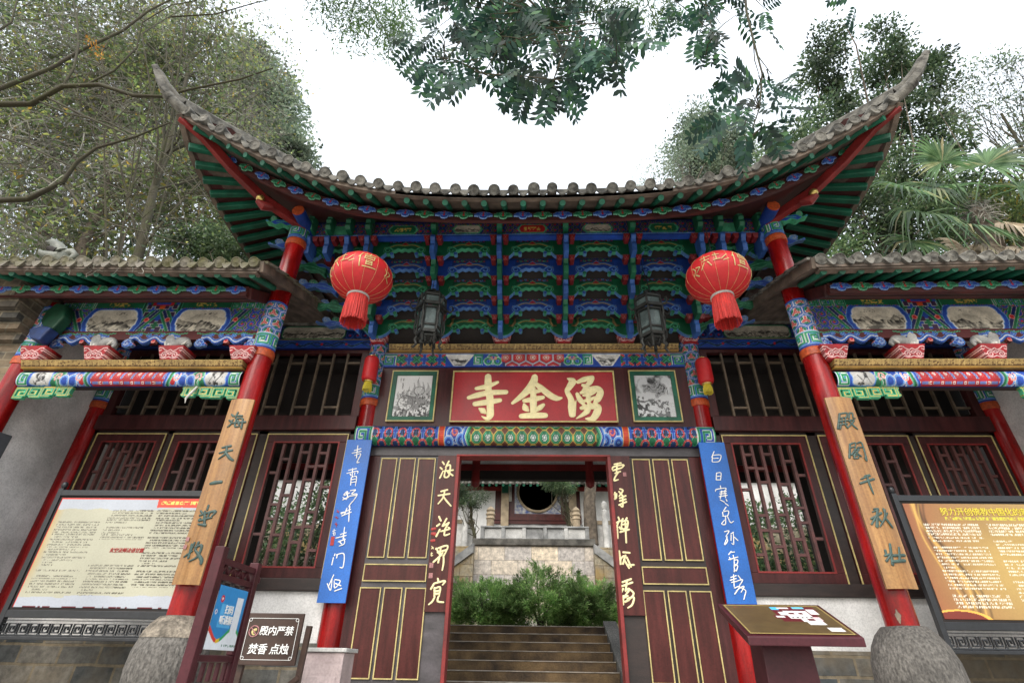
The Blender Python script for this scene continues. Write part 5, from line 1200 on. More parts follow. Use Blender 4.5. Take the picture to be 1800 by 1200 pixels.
GL = ['160,48/172,66;144,90/156,102;139,168/148,150/163,116;206,44/184,87;190,80/217,74/206,152/173,157/186,94;174,117/237,109;199,124/210,138;215,135/236,150', '150,266/196,254;129,297/212,284;175,265/165,310/128,357;165,303/192,340/222,374', '134,453/147,482;118,522/137,508;113,598/140,548;190,468/160,522;164,522/207,498;206,500/182,540/174,590/212,580;148,562/211,544/201,532',
      '114,688/140,730/162,720;110,692/197,668/170,742;124,717/182,700;146,680/140,737;152,735/93,788;136,758/128,792;166,738/168,790/158,848', '125,912/131,937;74,987/97,948;100,946/177,928/160,957;100,980/100,1042;100,986/142,975/134,1042;104,1006/136,1000;104,1026/136,1020;102,1048/84,1080/58,1102;130,1044/124,1078/167,1086']
GR = ['84,66/132,56;68,102/80,84/152,70/139,92;106,60/100,117;74,112/132,94;90,132/127,119;112,128/89,162/84,187/112,179', '76,288/67,322/96,316/101,283;88,274/90,317;125,248/147,260/119,302;119,269/152,307;124,317/167,299;124,337/167,324;119,367/172,344;145,300/146,378/128,370', '114,458/121,477;89,502/127,484;115,490/88,563;105,530/108,612;121,531/132,547;146,469/140,482;176,464/168,477;139,491/182,484/175,537/139,541/139,489;140,513/178,508;128,567/192,547;165,489/172,643',
      '120,708/131,802;108,782/152,744;130,769/113,822;149,716/197,720;166,739/148,802;155,769/192,832;176,754/206,822;179,812/227,809', '144,937/207,914;139,967/217,939;176,929/168,1002;149,986/129,1022;165,996/197,989/159,1042;189,984/227,1020/199,1062;150,1039/149,1102;154,1052/182,1039;179,1061/227,1049/216,1102/184,1127;164,1082/192,1069']
couplet('varnished plank with five carved green characters on the left front column', -3.485, -3.215, 2.225, 4.175, 5.425, M['plank'], WL, 10, 290, 690, 3.43, M['letter_green'], .025, .03)
couplet('varnished plank with five carved green characters on the right front column', 3.255, 3.54, 2.26, 4.205, 5.425, M['plank'], WR, 10, 1440, 690, 3.379, M['letter_green'], .025, .03)
couplet('blue board with seven white cursive characters left of the doors', -2.555, -2.215, 2.21, 4.225, 6.80, M['signblue'], BL, 5.5, 550, 760, 3.873, M['letter_white'], .025, cth=.004)
couplet('blue board with seven white cursive characters right of the doors', 2.225, 2.565, 2.24, 4.205, 6.80, M['signblue'], BR, 5.5, 1225, 770, 4.0, M['letter_white'], .025, cth=.004)
cl_ = couplet('dark red board with five gold characters and small seals, left door jamb', -1.30, -1.047, 2.14, 4.05, 6.925, M['panel'], GL, 10.5, 740, 800, 4.21, M['letter_gold'], .022, cth=.004)
cr_ = couplet('dark red board with five gold characters, right door jamb', 1.047, 1.30, 2.13, 4.055, 6.925, M['panel'], GR, 10.5, 1060, 800, 4.21, M['letter_gold'], .022, cth=.004)
def seal(parent, zx, zy, k, Y, pts, sz, m_):
    for (x, y) in pts:
        a = at(zx+x/k, zy+y/k, Y); MB().box(a[0]-sz, a[0]+sz, Y-.004, Y-.001, a[2]-sz*1.2, a[2]+sz*1.2).build('seal', m_, parent)
M['sealpink'] = mat('pink_seal', (.50, .22, .22), .6, .5, 120)
seal(cl_, 740, 800, 4.21, 6.925, [(77, 812), (72, 888)], .024, M['sealpink']); seal(cr_, 1060, 800, 4.21, 6.925, [(160, 140)], .022, M['sealpink'])
brush('inscription', M['letter_red'], cl_, '82,545,14/104,540,14;82,578,14/102,580,18;78,630,14/98,628,14', 12, 740, 800, 4.21, 6.922, .002)
brush('inscription', M['letter_gold'], cl_, '80,672/92,690;78,690/92,680;72,728/86,722;78,718/80,746;72,740/88,738', 4, 740, 800, 4.21, 6.922, .002)
bl_ = [o for o in bpy.data.objects if o.get('label', '').startswith('blue board') and 'left' in o['label']][0]
brush('inscription', M['letter_red'], bl_, '165,525/175,545;163,540/178,535;152,575/172,580;160,570/165,585;150,620/168,625;158,612/160,640', 3.5, 550, 760, 3.873, 6.796, .002)
brush('inscription', M['letter_white'], bl_, '134,670/156,664;145,655/143,682;136,682/154,680;140,682/140,697;140,697/152,695;152,682/152,696', 3, 550, 760, 3.873, 6.796, .002)
seal(bl_, 550, 760, 3.873, 6.797, [(135, 722), (131, 752)], .022, M['letter_red'])
wl_ = [o for o in bpy.data.objects if o.get('label', '').startswith('varnished plank') and 'left' in o['label']][0]
seal(wl_, 290, 690, 3.43, 5.40, [(137, 882), (122, 928)], .016, M['sealpink'])

# ================================================================== LANTERNS
def round_lantern(c, label):
    t = thing('round_lantern', label, 'lantern', c, 'round red lanterns under the eaves'); R, H = .385, .305; n = 96; m = 22; V = []; F = []
    for i in range(m+1):
        a = -PI/2+PI*i/m
        if i in (0, m): a *= .82
        a = max(-PI/2*.82, min(PI/2*.82, a))
        for k in range(n):
            th = 2*PI*k/n; seg = (k % 6)/6; rib = 1-.016*math.sin(PI*seg)**.8*0-.012*(1-abs(2*seg-1)); r = R*math.cos(a)*rib; V.append((r*math.cos(th), r*math.sin(th), H*math.sin(a)))
    for i in range(m):
        for k in range(n): F.append((i*n+k, i*n+(k+1) % n, (i+1)*n+(k+1) % n, (i+1)*n+k))
    put('lantern_body', npmesh('lantern_body', V, F, smooth=True), M['silk'], t, world=False)
    rb_ = MB()
    for k in range(16):
        th = 2*PI*k/16; P = []
        for i in range(13):
            a = (-PI/2+PI*i/12)*.82; P.append((R*1.004*math.cos(a)*math.cos(th), R*1.004*math.cos(a)*math.sin(th), H*1.004*math.sin(a)))
        rb_.tube(P, .0016, 5)
    rb_.build('gold_rib', M['gilt'], t, world=False)
    rw = H*math.sin(PI/2*.82); rr_ = R*math.cos(PI/2*.82)
    MB().lathe([(rr_+.02, rw-.02), (rr_+.022, rw+.03), (.03, rw+.045)], (0, 0, 0), 24).build('top_cap', M['gilt'], t, world=False, smooth=40)
    MB().lathe([(rr_+.028, -rw+.03), (rr_+.030, -rw-.02), (rr_+.02, -rw-.022), (rr_+.01, -rw+.02)], (0, 0, 0), 24).build('bottom_collar', M['palestone'], t, world=False, smooth=40)
    # fringe: many hanging threads
    V = []; F = []; rg = np.random.default_rng(3)
    for k in range(220):
        th = 2*PI*k/220; r0 = rr_+.022; r1 = rr_+.042+rg.uniform(-.008, .008); z0 = -rw-.02; z1 = -rw-.37-rg.uniform(-.01, .03); w2 = .0035; tx, ty = -math.sin(th), math.cos(th); b = len(V)
        for r, z in ((r0, z0), ((r0+r1)/2+.004, (z0+z1)/2), (r1, z1)):
            cx, cy = r*math.cos(th), r*math.sin(th); V += [(cx-tx*w2, cy-ty*w2, z), (cx+tx*w2, cy+ty*w2, z), (cx-math.cos(th)*.004, cy-math.sin(th)*.004, z)]
        for i in (0, 3): F += [(b+i, b+i+1, b+i+4, b+i+3), (b+i+1, b+i+2, b+i+5, b+i+4), (b+i+2, b+i, b+i+3, b+i+5)]
    put('tassel_fringe', npmesh('tassel_fringe', V, F), M['tassel'], t, world=False)
    MB().tube([(0, 0, rw), (0, .01, .95)], .006, 6).build('cord', M['steel'], t, world=False)
    # gilt characters and flowers on the shoulder
    def onbody(x, z, h):
        a = z/H; a = max(-1.2, min(1.2, a)); th = -PI/2+x/R/max(.3, math.cos(a)); r = (R*1.006+h)*math.cos(a); return (r*math.cos(th), r*math.sin(th), (H*1.006+h)*math.sin(a))
    def wr(ox, oz, k, txt, w_):
        st = [[(ox+p[0]*k, oz-p[1]*k, p[2]*k) for p in q] for q in parse(txt, w_)]; strokes_mesh('gilt_character', M['gilt'], t, st, onbody, .002, world=False)
    wr(.05, .125, .0023, '20,0/5,40;12,25/12,95;30,8/92,8;60,-4/60,22;36,24/86,24;38,24/36,46;86,24/84,46;36,46/84,46;48,35/74,35;46,58/76,58;46,58/46,78;76,58/76,78;46,78/76,78;46,68/76,68;28,94/96,92', 5.5)
    wr(-.31, .11, .0020, '30,0/25,40;0,20/60,15;10,45/50,42;20,60/0,95;40,58/60,90;75,20/110,20;92,0/92,60;75,60/112,58;120,60/150,30;130,70/160,60', 6)
    wr(-.43, .0, .0016, '0,0/20,30/0,60;30,10/60,20/30,50;20,60/50,80', 9)
    wr(.42, .0, .0016, '0,0/20,30/0,60;30,10/60,20/30,50;20,60/50,80', 9)
    return t
round_lantern((-2.17, 5.2, 5.765), 'large round red lantern with tassel hanging at left under the bracketed eaves')
round_lantern((2.29, 5.2, 5.735), 'large round red lantern with tassel hanging at right under the bracketed eaves')
def cyl_lantern(c, label):
    t = thing('cylinder_lantern', label, 'lantern', c, 'small cylindrical red lanterns'); pr = []
    for i in range(34):
        z = -.19+.38*i/33; e = min(1, (.20-abs(z))/.07); pr.append((.105*(.62+.38*math.sqrt(max(0, 1-(1-e)**2)))+(.0022 if i % 2 else 0), z))
    MB().lathe(pr, (0, 0, 0), 28).build('lantern_body', M['silk'], t, world=False, smooth=70)
    MB().lathe([(.07, .185), (.072, .205), (.02, .215), (.012, .25)], (0, 0, 0), 16).build('top_cap', M['gold'], t, world=False, smooth=40)
    MB().lathe([(.06, -.215), (.07, -.20), (.065, -.185)], (0, 0, 0), 16).build('bottom_ring', M['gold'], t, world=False, smooth=40)
    tb = MB(); rg = random.Random(5)
    for k in range(26):
        a = 2*PI*k/26; tb.tube([(.04*math.cos(a), .04*math.sin(a), -.20), (.058*math.cos(a), .058*math.sin(a), -.27), (.060*math.cos(a), .06*math.sin(a), -.33-rg.uniform(0, .02))], .006, 5)
    tb.build('tassel', M['letter_yellow'], t, world=False)
    MB().tube([(0, 0, .24), (0, .12, .42)], .004, 5).build('cord', M['steel'], t, world=False)
cyl_lantern((-2.375, 6.70, 5.27), 'small cylindrical red lantern with gold tassel beside the left inner post')
cyl_lantern((2.455, 6.70, 5.23), 'small cylindrical red lantern with gold tassel beside the right inner post')
def palace_lantern(c, label):
    t = thing('palace_lantern', label, 'lantern', c, 'bronze palace lanterns', rz=.2); N = 6
    def ring(mb, r, z0, z1, th):
        for k in range(N):
            a0, a1 = 2*PI*k/N, 2*PI*(k+1)/N; mb.bar((r*math.cos(a0), r*math.sin(a0), (z0+z1)/2), (r*math.cos(a1), r*math.sin(a1), (z0+z1)/2), th, z1-z0)
    f = MB(); glb = MB()
    for z0, z1, r, th in ((.36, .40, .19, .03), (.20, .245, .205, .035), (.165, .19, .175, .02), (-.12, -.09, .155, .02), (-.235, -.19, .165, .03), (-.27, -.24, .12, .03)): ring(f, r, z0, z1, th)
    for k in range(N):
        a = 2*PI*k/N; ca, sa = math.cos(a), math.sin(a)
        f.tube([(.17*ca, .17*sa, -.22), (.165*ca, .165*sa, .18)], .014, 8); f.tube([(.20*ca, .20*sa, .21), (.19*ca, .19*sa, .39)], .013, 8)
        f.tube([(.19*ca, .19*sa, .40), (.14*ca, .14*sa, .46), (.05*ca, .05*sa, .50), (.02*ca, .02*sa, .56)], [.014, .018, .02, .02], 8)
        f.tube([(.20*ca, .20*sa, .23), (.26*ca, .26*sa, .20), (.30*ca, .30*sa, .25), (.285*ca, .285*sa, .31), (.26*ca, .26*sa, .30)], [.016, .014, .013, .011, .006], 7)   # curled upper hooks
        f.tube([(.205*ca, .205*sa, .22), (.215*ca, .215*sa, .10), (.19*ca, .19*sa, .02), (.205*ca, .205*sa, -.10), (.19*ca, .19*sa, -.20)], [.010, .012, .016, .012, .01], 6)  # openwork drops
        f.tube([(.15*ca, .15*sa, -.24), (.175*ca, .175*sa, -.30), (.15*ca, .15*sa, -.36), (.19*ca, .19*sa, -.42), (.21*ca, .21*sa, -.40)], [.02, .024, .017, .016, .007], 7)   # feet
        f.tube([(.11*ca, .11*sa, -.25), (.07*ca, .07*sa, -.33), (.02*ca, .02*sa, -.30)], [.014, .012, .008], 6)
        a1 = 2*PI*(k+1)/N
        for z0, z1, r in ((-.09, .165, .150), (.245, .36, .178), (-.19, -.12, .148)):
            p, q = (r*ca, r*sa), (r*math.cos(a1), r*math.sin(a1)); glb.hexa([(p[0]*.97, p[1]*.97, z0), (q[0]*.97, q[1]*.97, z0), (q[0], q[1], z0), (p[0], p[1], z0), (p[0]*.97, p[1]*.97, z1), (q[0]*.97, q[1]*.97, z1), (q[0], q[1], z1), (p[0], p[1], z1)])
    fo = f.build('bronze_frame', M['bronze'], t, world=False, smooth=45); glb.build('glass_panes', M['lampglass'], t, world=False)
    MB().lathe([(.0, -.30), (.04, -.28), (.12, -.255), (.13, -.24), (.0, -.23)], (0, 0, 0), 6).build('base_plate', M['bronze'], t, world=False)
    ch = MB()
    for k in range(3):
        a = 2*PI*k/3+.4; ch.tube([(.12*math.cos(a), .12*math.sin(a), .46), (0, .02, 1.0)], .005, 5)
    ch.tube([(0, .02, 1.0), (0, .03, 1.25)], .005, 5); ch.build('chain', M['steel'], t, world=False)
palace_lantern((-1.42, 6.0, 5.62), 'weathered bronze palace lantern with glass panes, left of centre above the red board')
palace_lantern((1.61, 6.0, 5.58), 'weathered bronze palace lantern with glass panes, right of centre above the red board')

# ================================================================== BOARDS AND STANDS
def textrows(U, V, pitch, cw, seed, fillr=.62):
    row = np.floor(V/pitch); col = np.floor(U/cw); rg = np.random.default_rng(seed); T = rg.random((97, 211)); L = rg.random(97)
    fy = V/pitch-row; fx = U/cw-col; ink_ = (fy > .15) & (fy < .15+fillr) & (fx < .85)
    sub = vnoise(U/cw*2.6+7, V/pitch*3.1+3, seed) > .40
    return ink_ & sub & (T[row.astype(int) % 97, col.astype(int) % 211] > .04), row.astype(int), L
def notice_board(label, x0, x1, fn, grp):
    Y = 6.0; t = thing('notice_board', label, 'notice board', ((x0+x1)/2, Y, ZP), grp); pw = .055
    f = MB()
    for x in (x0, x1-pw): f.box(x, x+pw, Y-.03, Y+.03, ZP, 3.30)
    f.box(x0+pw, x1-pw, Y-.03, Y+.03, 3.215, 3.28); f.box(x0+pw, x1-pw, Y-.03, Y+.03, 1.965, 2.035); f.box(x0+pw, x1-pw, Y-.03, Y+.03, 1.765, 1.795)
    f.build('steel_frame', M['steel'], t, bevel=.004)
    for x in (x0, x1-pw): MB().lathe([(.018, 3.30), (.03, 3.32), (.034, 3.345), (.026, 3.37), (.0, 3.385)], (x+pw/2, Y, 0), 12).build('finial', M['steel'], t, smooth=60)
    MB().box(x0+pw, x1-pw, Y-.012, Y+.02, 2.036, 3.214).build('backing', M['dark'], t)
    L = x1-x0-2*pw
    def fret(U, V):
        c = Can(U, V, S(34, 36, 40)); p = .115; q = fold(U, p); y = V-.075
        d = dseg(q, y, [(-.046, -.052), (-.046, .040), (.040, .040), (.040, -.040), (-.018, -.040), (-.018, .012), (.014, .012), (.014, -.014)]); d = np.minimum(d, np.abs(V-.012)); d = np.minimum(d, np.abs(V-.145)); d = np.minimum(d, dseg(q, y, [(-.046, -.052), (-.058, -.052)]))
        return c.c, (d < .0075) | ((V < .02)) 
    panel('fret_rail', M['steel'], t, fret, 0, L, 0, .165, .006, lambda U, V: (x0+pw+U, 0*U+Y-.012, 1.797+V), .02, smooth=False)
    panel('poster', M['print'], t, fn, 0, L-.06, 0, 1.13, .0055, lambda U, V: (x0+pw+.03+U, 0*U+Y-.018, 2.06+V), .005, smooth=False)
    return t
def fn_poster_l(U, V):
    c = Can(U, V, S(172, 170, 150)); g = np.clip((.10-U)/.12, 0, 1)[:, None]*np.clip((V-.1)/.3, 0, 1)[:, None]; c.c = c.c*(1-g)+S(176, 148, 88)*g
    t, row, L = textrows(U, V, .0265, .0165, 4, .6)
    for k, (a, b, lo, hi) in enumerate(((.07, .56, .10, .98), (.62, 1.13, .12, 1.0), (1.17, 1.75, .2, 1.0))):
        end = a+(b-a)*np.where(L[(row+k*13) % 97] > .72, .25+.7*L[(row+31+k) % 97], 1.0); m = (U > a+.035*(L[(row+k*5) % 97] > .7)) & (U < end) & (V > lo) & (V < hi)
        gap = L[(row+7+k*17) % 97] > .91; m = m & ~gap
        if k == 1: m = m & ~((V > .52) & (V < .68))
        c.fill(m & t, S(74, 70, 58))
    edge = .985+.05*(fbm(U*6, U*0, 3, 4)-.5); c.fill(V > edge+.02, S(170, 175, 183)); e2 = .115+.03*(fbm(U*9, U*0, 8, 4)-.5)+.02*(U > .5); c.fill(V < e2-.02, S(168, 173, 182))
    r = (U > 1.15-.12*(V-1.05)) & (V > 1.035-.02*fbm(U*8, V*8, 3)); c.fill(r, S(206, 66, 44)); tt, _, _ = textrows(U, V, .062, .05, 19); c.fill(r & tt & (U > 1.17) & (V > 1.05) & (V < 1.11), YEL)
    bd = (U < .008) | (V > 1.118); c.fill(bd, S(200, 50, 40)); c.fill((V < .012) & (fbm(U*14, U*0, 2) > .5), S(90, 20, 30))
    return c.c, None
def fn_poster_r(U, V):
    t = np.clip(U/2.0, 0, 1)[:, None]; cr = S(142, 84, 54)*(1-t)**2+S(164, 136, 82)*(1-(1-t)**2); f = fbm(U*1.5+V, V*1.2, 4, 3)[:, None]
    c = Can(U, V, GOLD); c.c = cr*(.8+.4*f); lite = np.exp(-((U-.85)**2/.5+(V-.45)**2/.25))[:, None]; c.c = c.c*(1-.5*lite)+S(196, 170, 96)*.5*lite
    for (k, a, b, w_) in ((0, .25, .10, .035), (1, .30, .13, .018), (2, .19, .08, .02)):   # curtain folds printed on the sheet
        xx = a+b*np.sin((V+.12)*4.2+k*.5)*(V < 1.2)-.12*(V > .6)*(V-.6); d = np.abs(U-xx); c.c = np.where((d < w_)[:, None], c.c*(d/w_)[:, None]**.5+S(214, 172, 90)*(1-(d/w_)[:, None]**.5), c.c); d2 = np.abs(U-xx-.05); c.c = np.where((d2 < w_*1.2)[:, None], c.c*(.45+.55*(d2/w_/1.2)[:, None]), c.c)
    s_ = np.hypot((U-.15)/.30, (V+.02)/.10); c.fill(s_ < 1, S(120, 44, 30)); c.fill(np.abs(s_-1) < .08, S(240, 180, 80))
    tm, row, L = textrows(U, V, .033, .022, 14)
    for k, (a, b) in enumerate(((.14, .72), (.80, 1.38), (1.45, 1.86))):
        end = a+(b-a)*np.where(L[(row+k*13) % 97] > .76, .3+.6*L[(row+31+k) % 97], 1.0); m = (U > a+.03*(L[(row+k*5) % 97] > .76)+.03*(1.0-V)) & (U < end) & (V > .10) & (V < .93); m = m & ~(L[(row+7+k*17) % 97] > .84); c.fill(m & tm, S(226, 220, 200))
    tt, _, _ = textrows(U, V, .05, .036, 24, .7); c.fill(tt & (V > .952) & (V < .995) & (U > .40) & (U < 1.7), S(196, 190, 60))
    return c.c, None
X90 = Matrix.Rotation(math.radians(90), 4, 'X')
def wtext(name, body, size, mt, parent, cx, Y, cz, **k): return text_obj(name, body, size, mt, parent, Matrix.Translation((cx, Y, cz)) @ X90, **k)
nl = notice_board('black framed notice board with peeling cream poster of dense text', -5.535, -3.56, fn_poster_l, 'notice boards in front of the windows')
p = at(222, 967, 5.975); wtext('poster_heading', '玄空法师法语甘露', .05, M['letter_red'], nl, p[0], 5.978, p[2], bold=.0003, spacing=.92, shear=.1)
nr = notice_board('black framed notice board with orange and gold poster and yellow heading', 3.975, 6.02, fn_poster_r, 'notice boards in front of the windows')
p = at(1656, 900, 5.975); wtext('poster_heading', '努力开创佛教中国化的新局面', .088, M['letter_yellow'], nr, p[0]+.54, 5.978, p[2]+.003, bold=.0006, spacing=.95)

# visitor guide stand, turned towards the doors
gs = thing('guide_stand', 'plum coloured lattice stand with blue poster, turned sideways beside the left column', 'sign stand', (-1.9, 3.5, ZF))
xg = -1.89; y0, y1 = 3.29, 3.76; f = MB()
for y in (y0, y1): f.box(xg-.03, xg+.03, y-.028, y+.028, ZF, 2.19 if y == y0 else 2.17)
for z0, z1 in ((2.10, 2.135), (2.015, 2.05), (1.60, 1.635), (1.46, 1.50), (1.28, 1.32), (1.0, 1.04)): f.box(xg-.02, xg+.02, y0+.029, y1-.029, z0, z1)
f.box(xg-.02, xg+.02, y0+.029, y0+.06, 1.637, 2.013); f.box(xg-.02, xg+.02, y1-.06, y1-.029, 1.637, 2.013)
f.build('stand_frame', M['plum'], gs, bevel=.005)
lt = MB(); ys = np.linspace(y0+.05, y1-.05, 5)
for a, b in zip(ys[:-1], ys[1:]): lt.bar((xg, a, 2.055), (xg, (a+b)/2, 2.096), .016, .014); lt.bar((xg, (a+b)/2, 2.096), (xg, b, 2.055), .016, .014)
lt.build('upper_lattice', M['plum'], gs); lt = MB()
for a, b in zip(ys[:-1], ys[1:]): lt.bar((xg, a, 1.325), (xg, (a+b)/2, 1.455), .016, .02); lt.bar((xg, (a+b)/2, 1.455), (xg, b, 1.325), .016, .02)
for y in np.linspace(y0+.07, y1-.07, 5): lt.bar((xg, y, 1.505), (xg, y, 1.598), .02, .02)
lt.build('lower_lattice', M['plum'], gs)
kn = MB()
for y in np.linspace(y0+.11, y1-.11, 3): kn.tube([(xg, y, 1.985), (xg, y, 2.013)], .016, 10)
kn.build('turned_knob', M['brown'], gs, smooth=40)
MB().box(xg-.03, xg+.03, y1+.03, y1+.055, 2.05, 2.09).build('side_knob', M['plum'], gs, bevel=.008)
def fn_guide(U, V):   # u along Y 0...35, v 0...33
    c = Can(U, V, S(44, 132, 194)); c.c = c.c*(.9+.25*V[:, None]/.33)
    s1 = .07+.035*np.sin(U*19+2.6); c.fill(V < s1+.020, S(46, 160, 90)); c.fill((V < s1+.02) & (U < .14), S(226, 190, 50)); c.fill((V < s1+.03-.10*U) & (U < .10) & (V > s1), S(210, 60, 50)); c.fill(V < s1, S(226, 232, 238))
    m = (U > .235) & (U < .315) & (V > .075) & (V < .285); c.fill(m, S(224, 230, 236))
    m = (U > .07) & (U < .22) & (V > .115) & (V < .235); c.fill(m, S(84, 172, 226)); c.fill(np.hypot(U-.06, V-.262) < .02, S(196, 40, 60)); c.fill(np.hypot(U-.06, V-.262) < .008, WHITE)
    c.fill((np.hypot(U-.024, V-.19) < .013), WHITE); c.fill((np.hypot(U-.024, V-.19) < .008), BLUE)
    tm, _, _ = textrows(U, V, .016, .014, 3); c.fill(tm & (V < .03) & (V > .012) & (U > .18), S(90, 130, 110))
    return c.c, None
panel('poster', M['print'], gs, fn_guide, 0, .35, 0, .33, .004, lambda U, V: (0*U+xg+.024, y0+.06+U, 1.66+V), .004, (-1, 0, 0), smooth=False)
RX = Matrix(((0, 0, 1, 0), (1, 0, 0, 0), (0, 1, 0, 0), (0, 0, 0, 1)))   # text in the Y-Z plane, read from +X
for body, yy, zz in (('扫码', y0+.06+.155, 1.66+.205), ('听讲解', y0+.06+.145, 1.66+.15)):
    text_obj('poster_lettering', body, .05, M['letter_white'], gs, Matrix.Translation((xg+.031, yy, zz)) @ RX, bold=.0006)

# no-incense sign
ws = thing('warning_sign', 'small brown wooden sign with white characters and no incense symbol', 'sign', (-1.87, 4.2, ZF)); Y = 4.2
MB().box(-2.075, -1.66, Y-.012, Y+.012, 1.585, 1.905).build('sign_panel', M['signwood'], ws, bevel=.004)
po = MB(); po.bar((-1.66, Y+.04, ZF), (-1.625, Y+.04, 1.83), .035, .035, (0, 1, 0)); po.bar((-2.07, Y+.04, ZF), (-2.05, Y+.04, 1.62), .035, .035, (0, 1, 0)); po.bar((-1.78, Y+.03, 1.40), (-1.63, Y+.03, 1.52), .03, .03, (0, 1, 0)); po.build('sign_post', M['signwood'], ws)
ln = MB(); q = Y-.0135
for a in ((-2.035, -1.70, 1.617, 1.6195), (-2.035, -1.70, 1.8705, 1.873)): ln.box(a[0], a[1], q-.002, q, a[2], a[3])
for a in ((-2.047, -2.0445, 1.63, 1.86), (-1.6905, -1.688, 1.63, 1.86)): ln.box(a[0], a[1], q-.002, q, a[2], a[3])
for x in (-2.036, -1.70):
    for z in (1.628, 1.862): ln.tube([(x+.010*math.cos(a), q-.001, z+.010*math.sin(a)) for a in np.linspace(0, 2*PI, 13)], .0016, 5)
ln.build('border_line', M['letter_white'], ws)
wtext('sign_lettering', '殿内严禁', .062, M['letter_white'], ws, -1.835, Y-.014, 1.79, bold=.0005, spacing=.95, shear=.08); wtext('sign_lettering', '焚香 点烛', .068, M['letter_white'], ws, -1.865, Y-.014, 1.678, bold=.0006, spacing=.98, shear=.08)
sy = MB(); cx, cz = -1.995, 1.79; sy.tube([(cx+.034*math.cos(a), q-.002, cz+.034*math.sin(a)) for a in np.linspace(0, 2*PI, 25)], .0035, 6); sy.bar((cx-.024, q-.003, cz+.024), (cx+.024, q-.003, cz-.024), .006, .003, (0, 1, 0)); sy.build('prohibition_ring', M['sealpink'], ws)
strokes_mesh('incense_symbol', M['gilt'], ws, parse('-1.985,1.80,.020/-2.005,1.79,.016/-2.0,1.772,.010/-1.988,1.768,.012', .02), lambda x, z, h: (x, q-h, z), .002)

# map lectern
ml = thing('map_lectern', 'dark red lectern with slanted site map panel in front of the right window', 'information stand', (1.43, 3.45, ZF))
N0 = np.array([1.10, 3.2, 1.755]); N1 = np.array([1.705, 3.2, 1.755]); F0 = np.array([1.13, 3.70, 1.955]); F1 = np.array([1.755, 3.70, 1.955]); dn = np.array([0, .0, -.045]); nrm = unit(np.cross(N1-N0, F0-N0))
MB().hexa([N0+dn, N1+dn, F1+dn, F0+dn, N0, N1, F1, F0]).build('top_board', M['plum'], ml, bevel=.006)
def fn_map(U, V):   # 0..1
    c = Can(U, V, S(88, 72, 46)); t = fbm(U*14, V*14, 5, 4)[:, None]; c.c = c.c*(.75+.5*t); b = np.minimum(np.minimum(U, 1-U)*1.25, np.minimum(V, 1-V)); c.fill(np.abs(b-.02) < .008, S(170, 150, 90))
    tm, row, L = textrows(U*1.2, V, .032, .022, 5); c.fill(tm & (U > .07) & (U < .40) & (V > .35) & (V < .85), S(84, 66, 44)); c.fill(tm & (U > .10) & (U < .3) & (np.abs(V-.9) < .014), S(176, 60, 50))
    for (x0, x1, y0_, y1_, col) in ((.46, .86, .40, .86, S(96, 34, 40)), (.48, .92, .74, .93, S(96, 34, 40)), (.47, .55, .82, .92, S(80, 180, 226)), (.70, .82, .86, .93, S(110, 190, 220)), (.42, .58, .50, .62, S(96, 34, 40)), (.56, .80, .50, .78, S(222, 220, 216)), (.60, .66, .66, .72, S(96, 34, 40)), (.70, .74, .66, .72, S(96, 34, 40)),
                                (.44, .52, .54, .60, S(222, 220, 216)), (.54, .66, .86, .91, S(222, 220, 216)), (.82, .90, .66, .84, S(222, 220, 216)), (.50, .56, .62, .74, S(222, 220, 216)), (.68, .84, .30, .44, S(222, 220, 216)), (.66, .72, .40, .50, S(222, 220, 216)), (.80, .94, .10, .22, S(222, 220, 216)), (.78, .86, .44, .56, S(214, 190, 190))):
        c.fill((U > x0) & (U < x1) & (V > y0_) & (V < y1_), col)
    for k in range(5): c.fill((np.abs(U-.60-.045*k) < .010) & (np.abs(V-.545) < .018), BLACK)
    return c.c, None
def mp_map(U, V):
    a = N0[None]*(1-U)[:, None]+N1[None]*U[:, None]; b = F0[None]*(1-U)[:, None]+F1[None]*U[:, None]; k = (.05+.90*V)[:, None]; q_ = a*(1-k)+b*k; m_ = (N0+N1+F0+F1)/4; q_ = m_+(q_-m_)*np.array([.93, 1, 1])+nrm*.003; return q_[:, 0], q_[:, 1], q_[:, 2]
panel('map_panel', M['print'], ml, fn_map, 0, 1, 0, 1, .0085, mp_map, smooth=False)
MB().hexa([(1.20, 3.36, ZF), (1.52, 3.36, ZF), (1.52, 3.56, ZF), (1.20, 3.56, ZF), (1.235, 3.38, 1.80), (1.50, 3.38, 1.80), (1.50, 3.56, 1.86), (1.235, 3.56, 1.86)]).build('pedestal', M['plum'], ml, bevel=.006)
# offering box and the corner of a black board at the left edge
ob = thing('offering_box', 'pale pink marble box with overhanging lid at foot of the left inner post', 'stone box', (-1.6, 4.75, ZP))
MB().box(-1.745, -1.455, 4.60, 4.88, ZP, 1.675).build('box_body', M['marble'], ob, bevel=.006); MB().box(-1.76, -1.435, 4.58, 4.90, 1.677, 1.705).build('lid', M['palestone'], ob, bevel=.006); MB().box(-1.71, -1.49, 4.594, 4.599, ZP+.1, 1.52).build('front_slab', M['marble'], ob, bevel=.003)
pk = at(23, 766, 4.1); bs = thing('black_signboard', 'corner of a black signboard at the far left edge', 'signboard', (pk[0]-.3, 3.6, ZF)); d_ = np.array([-.30, -.95, 0]); t_ = np.array([-.03, .01, 0]); h_ = np.array([0, 0, -.75])
MB().hexa([pk+h_, pk+h_+d_, pk+h_+d_+t_, pk+h_+t_, pk, pk+d_, pk+d_+t_, pk+t_]).build('black_panel', M['steel'], bs, bevel=.006)
MB().box(pk[0]-.17, pk[0]-.13, 3.55, 3.60, ZF, pk[2]-.7).build('leg', M['steel'], bs)

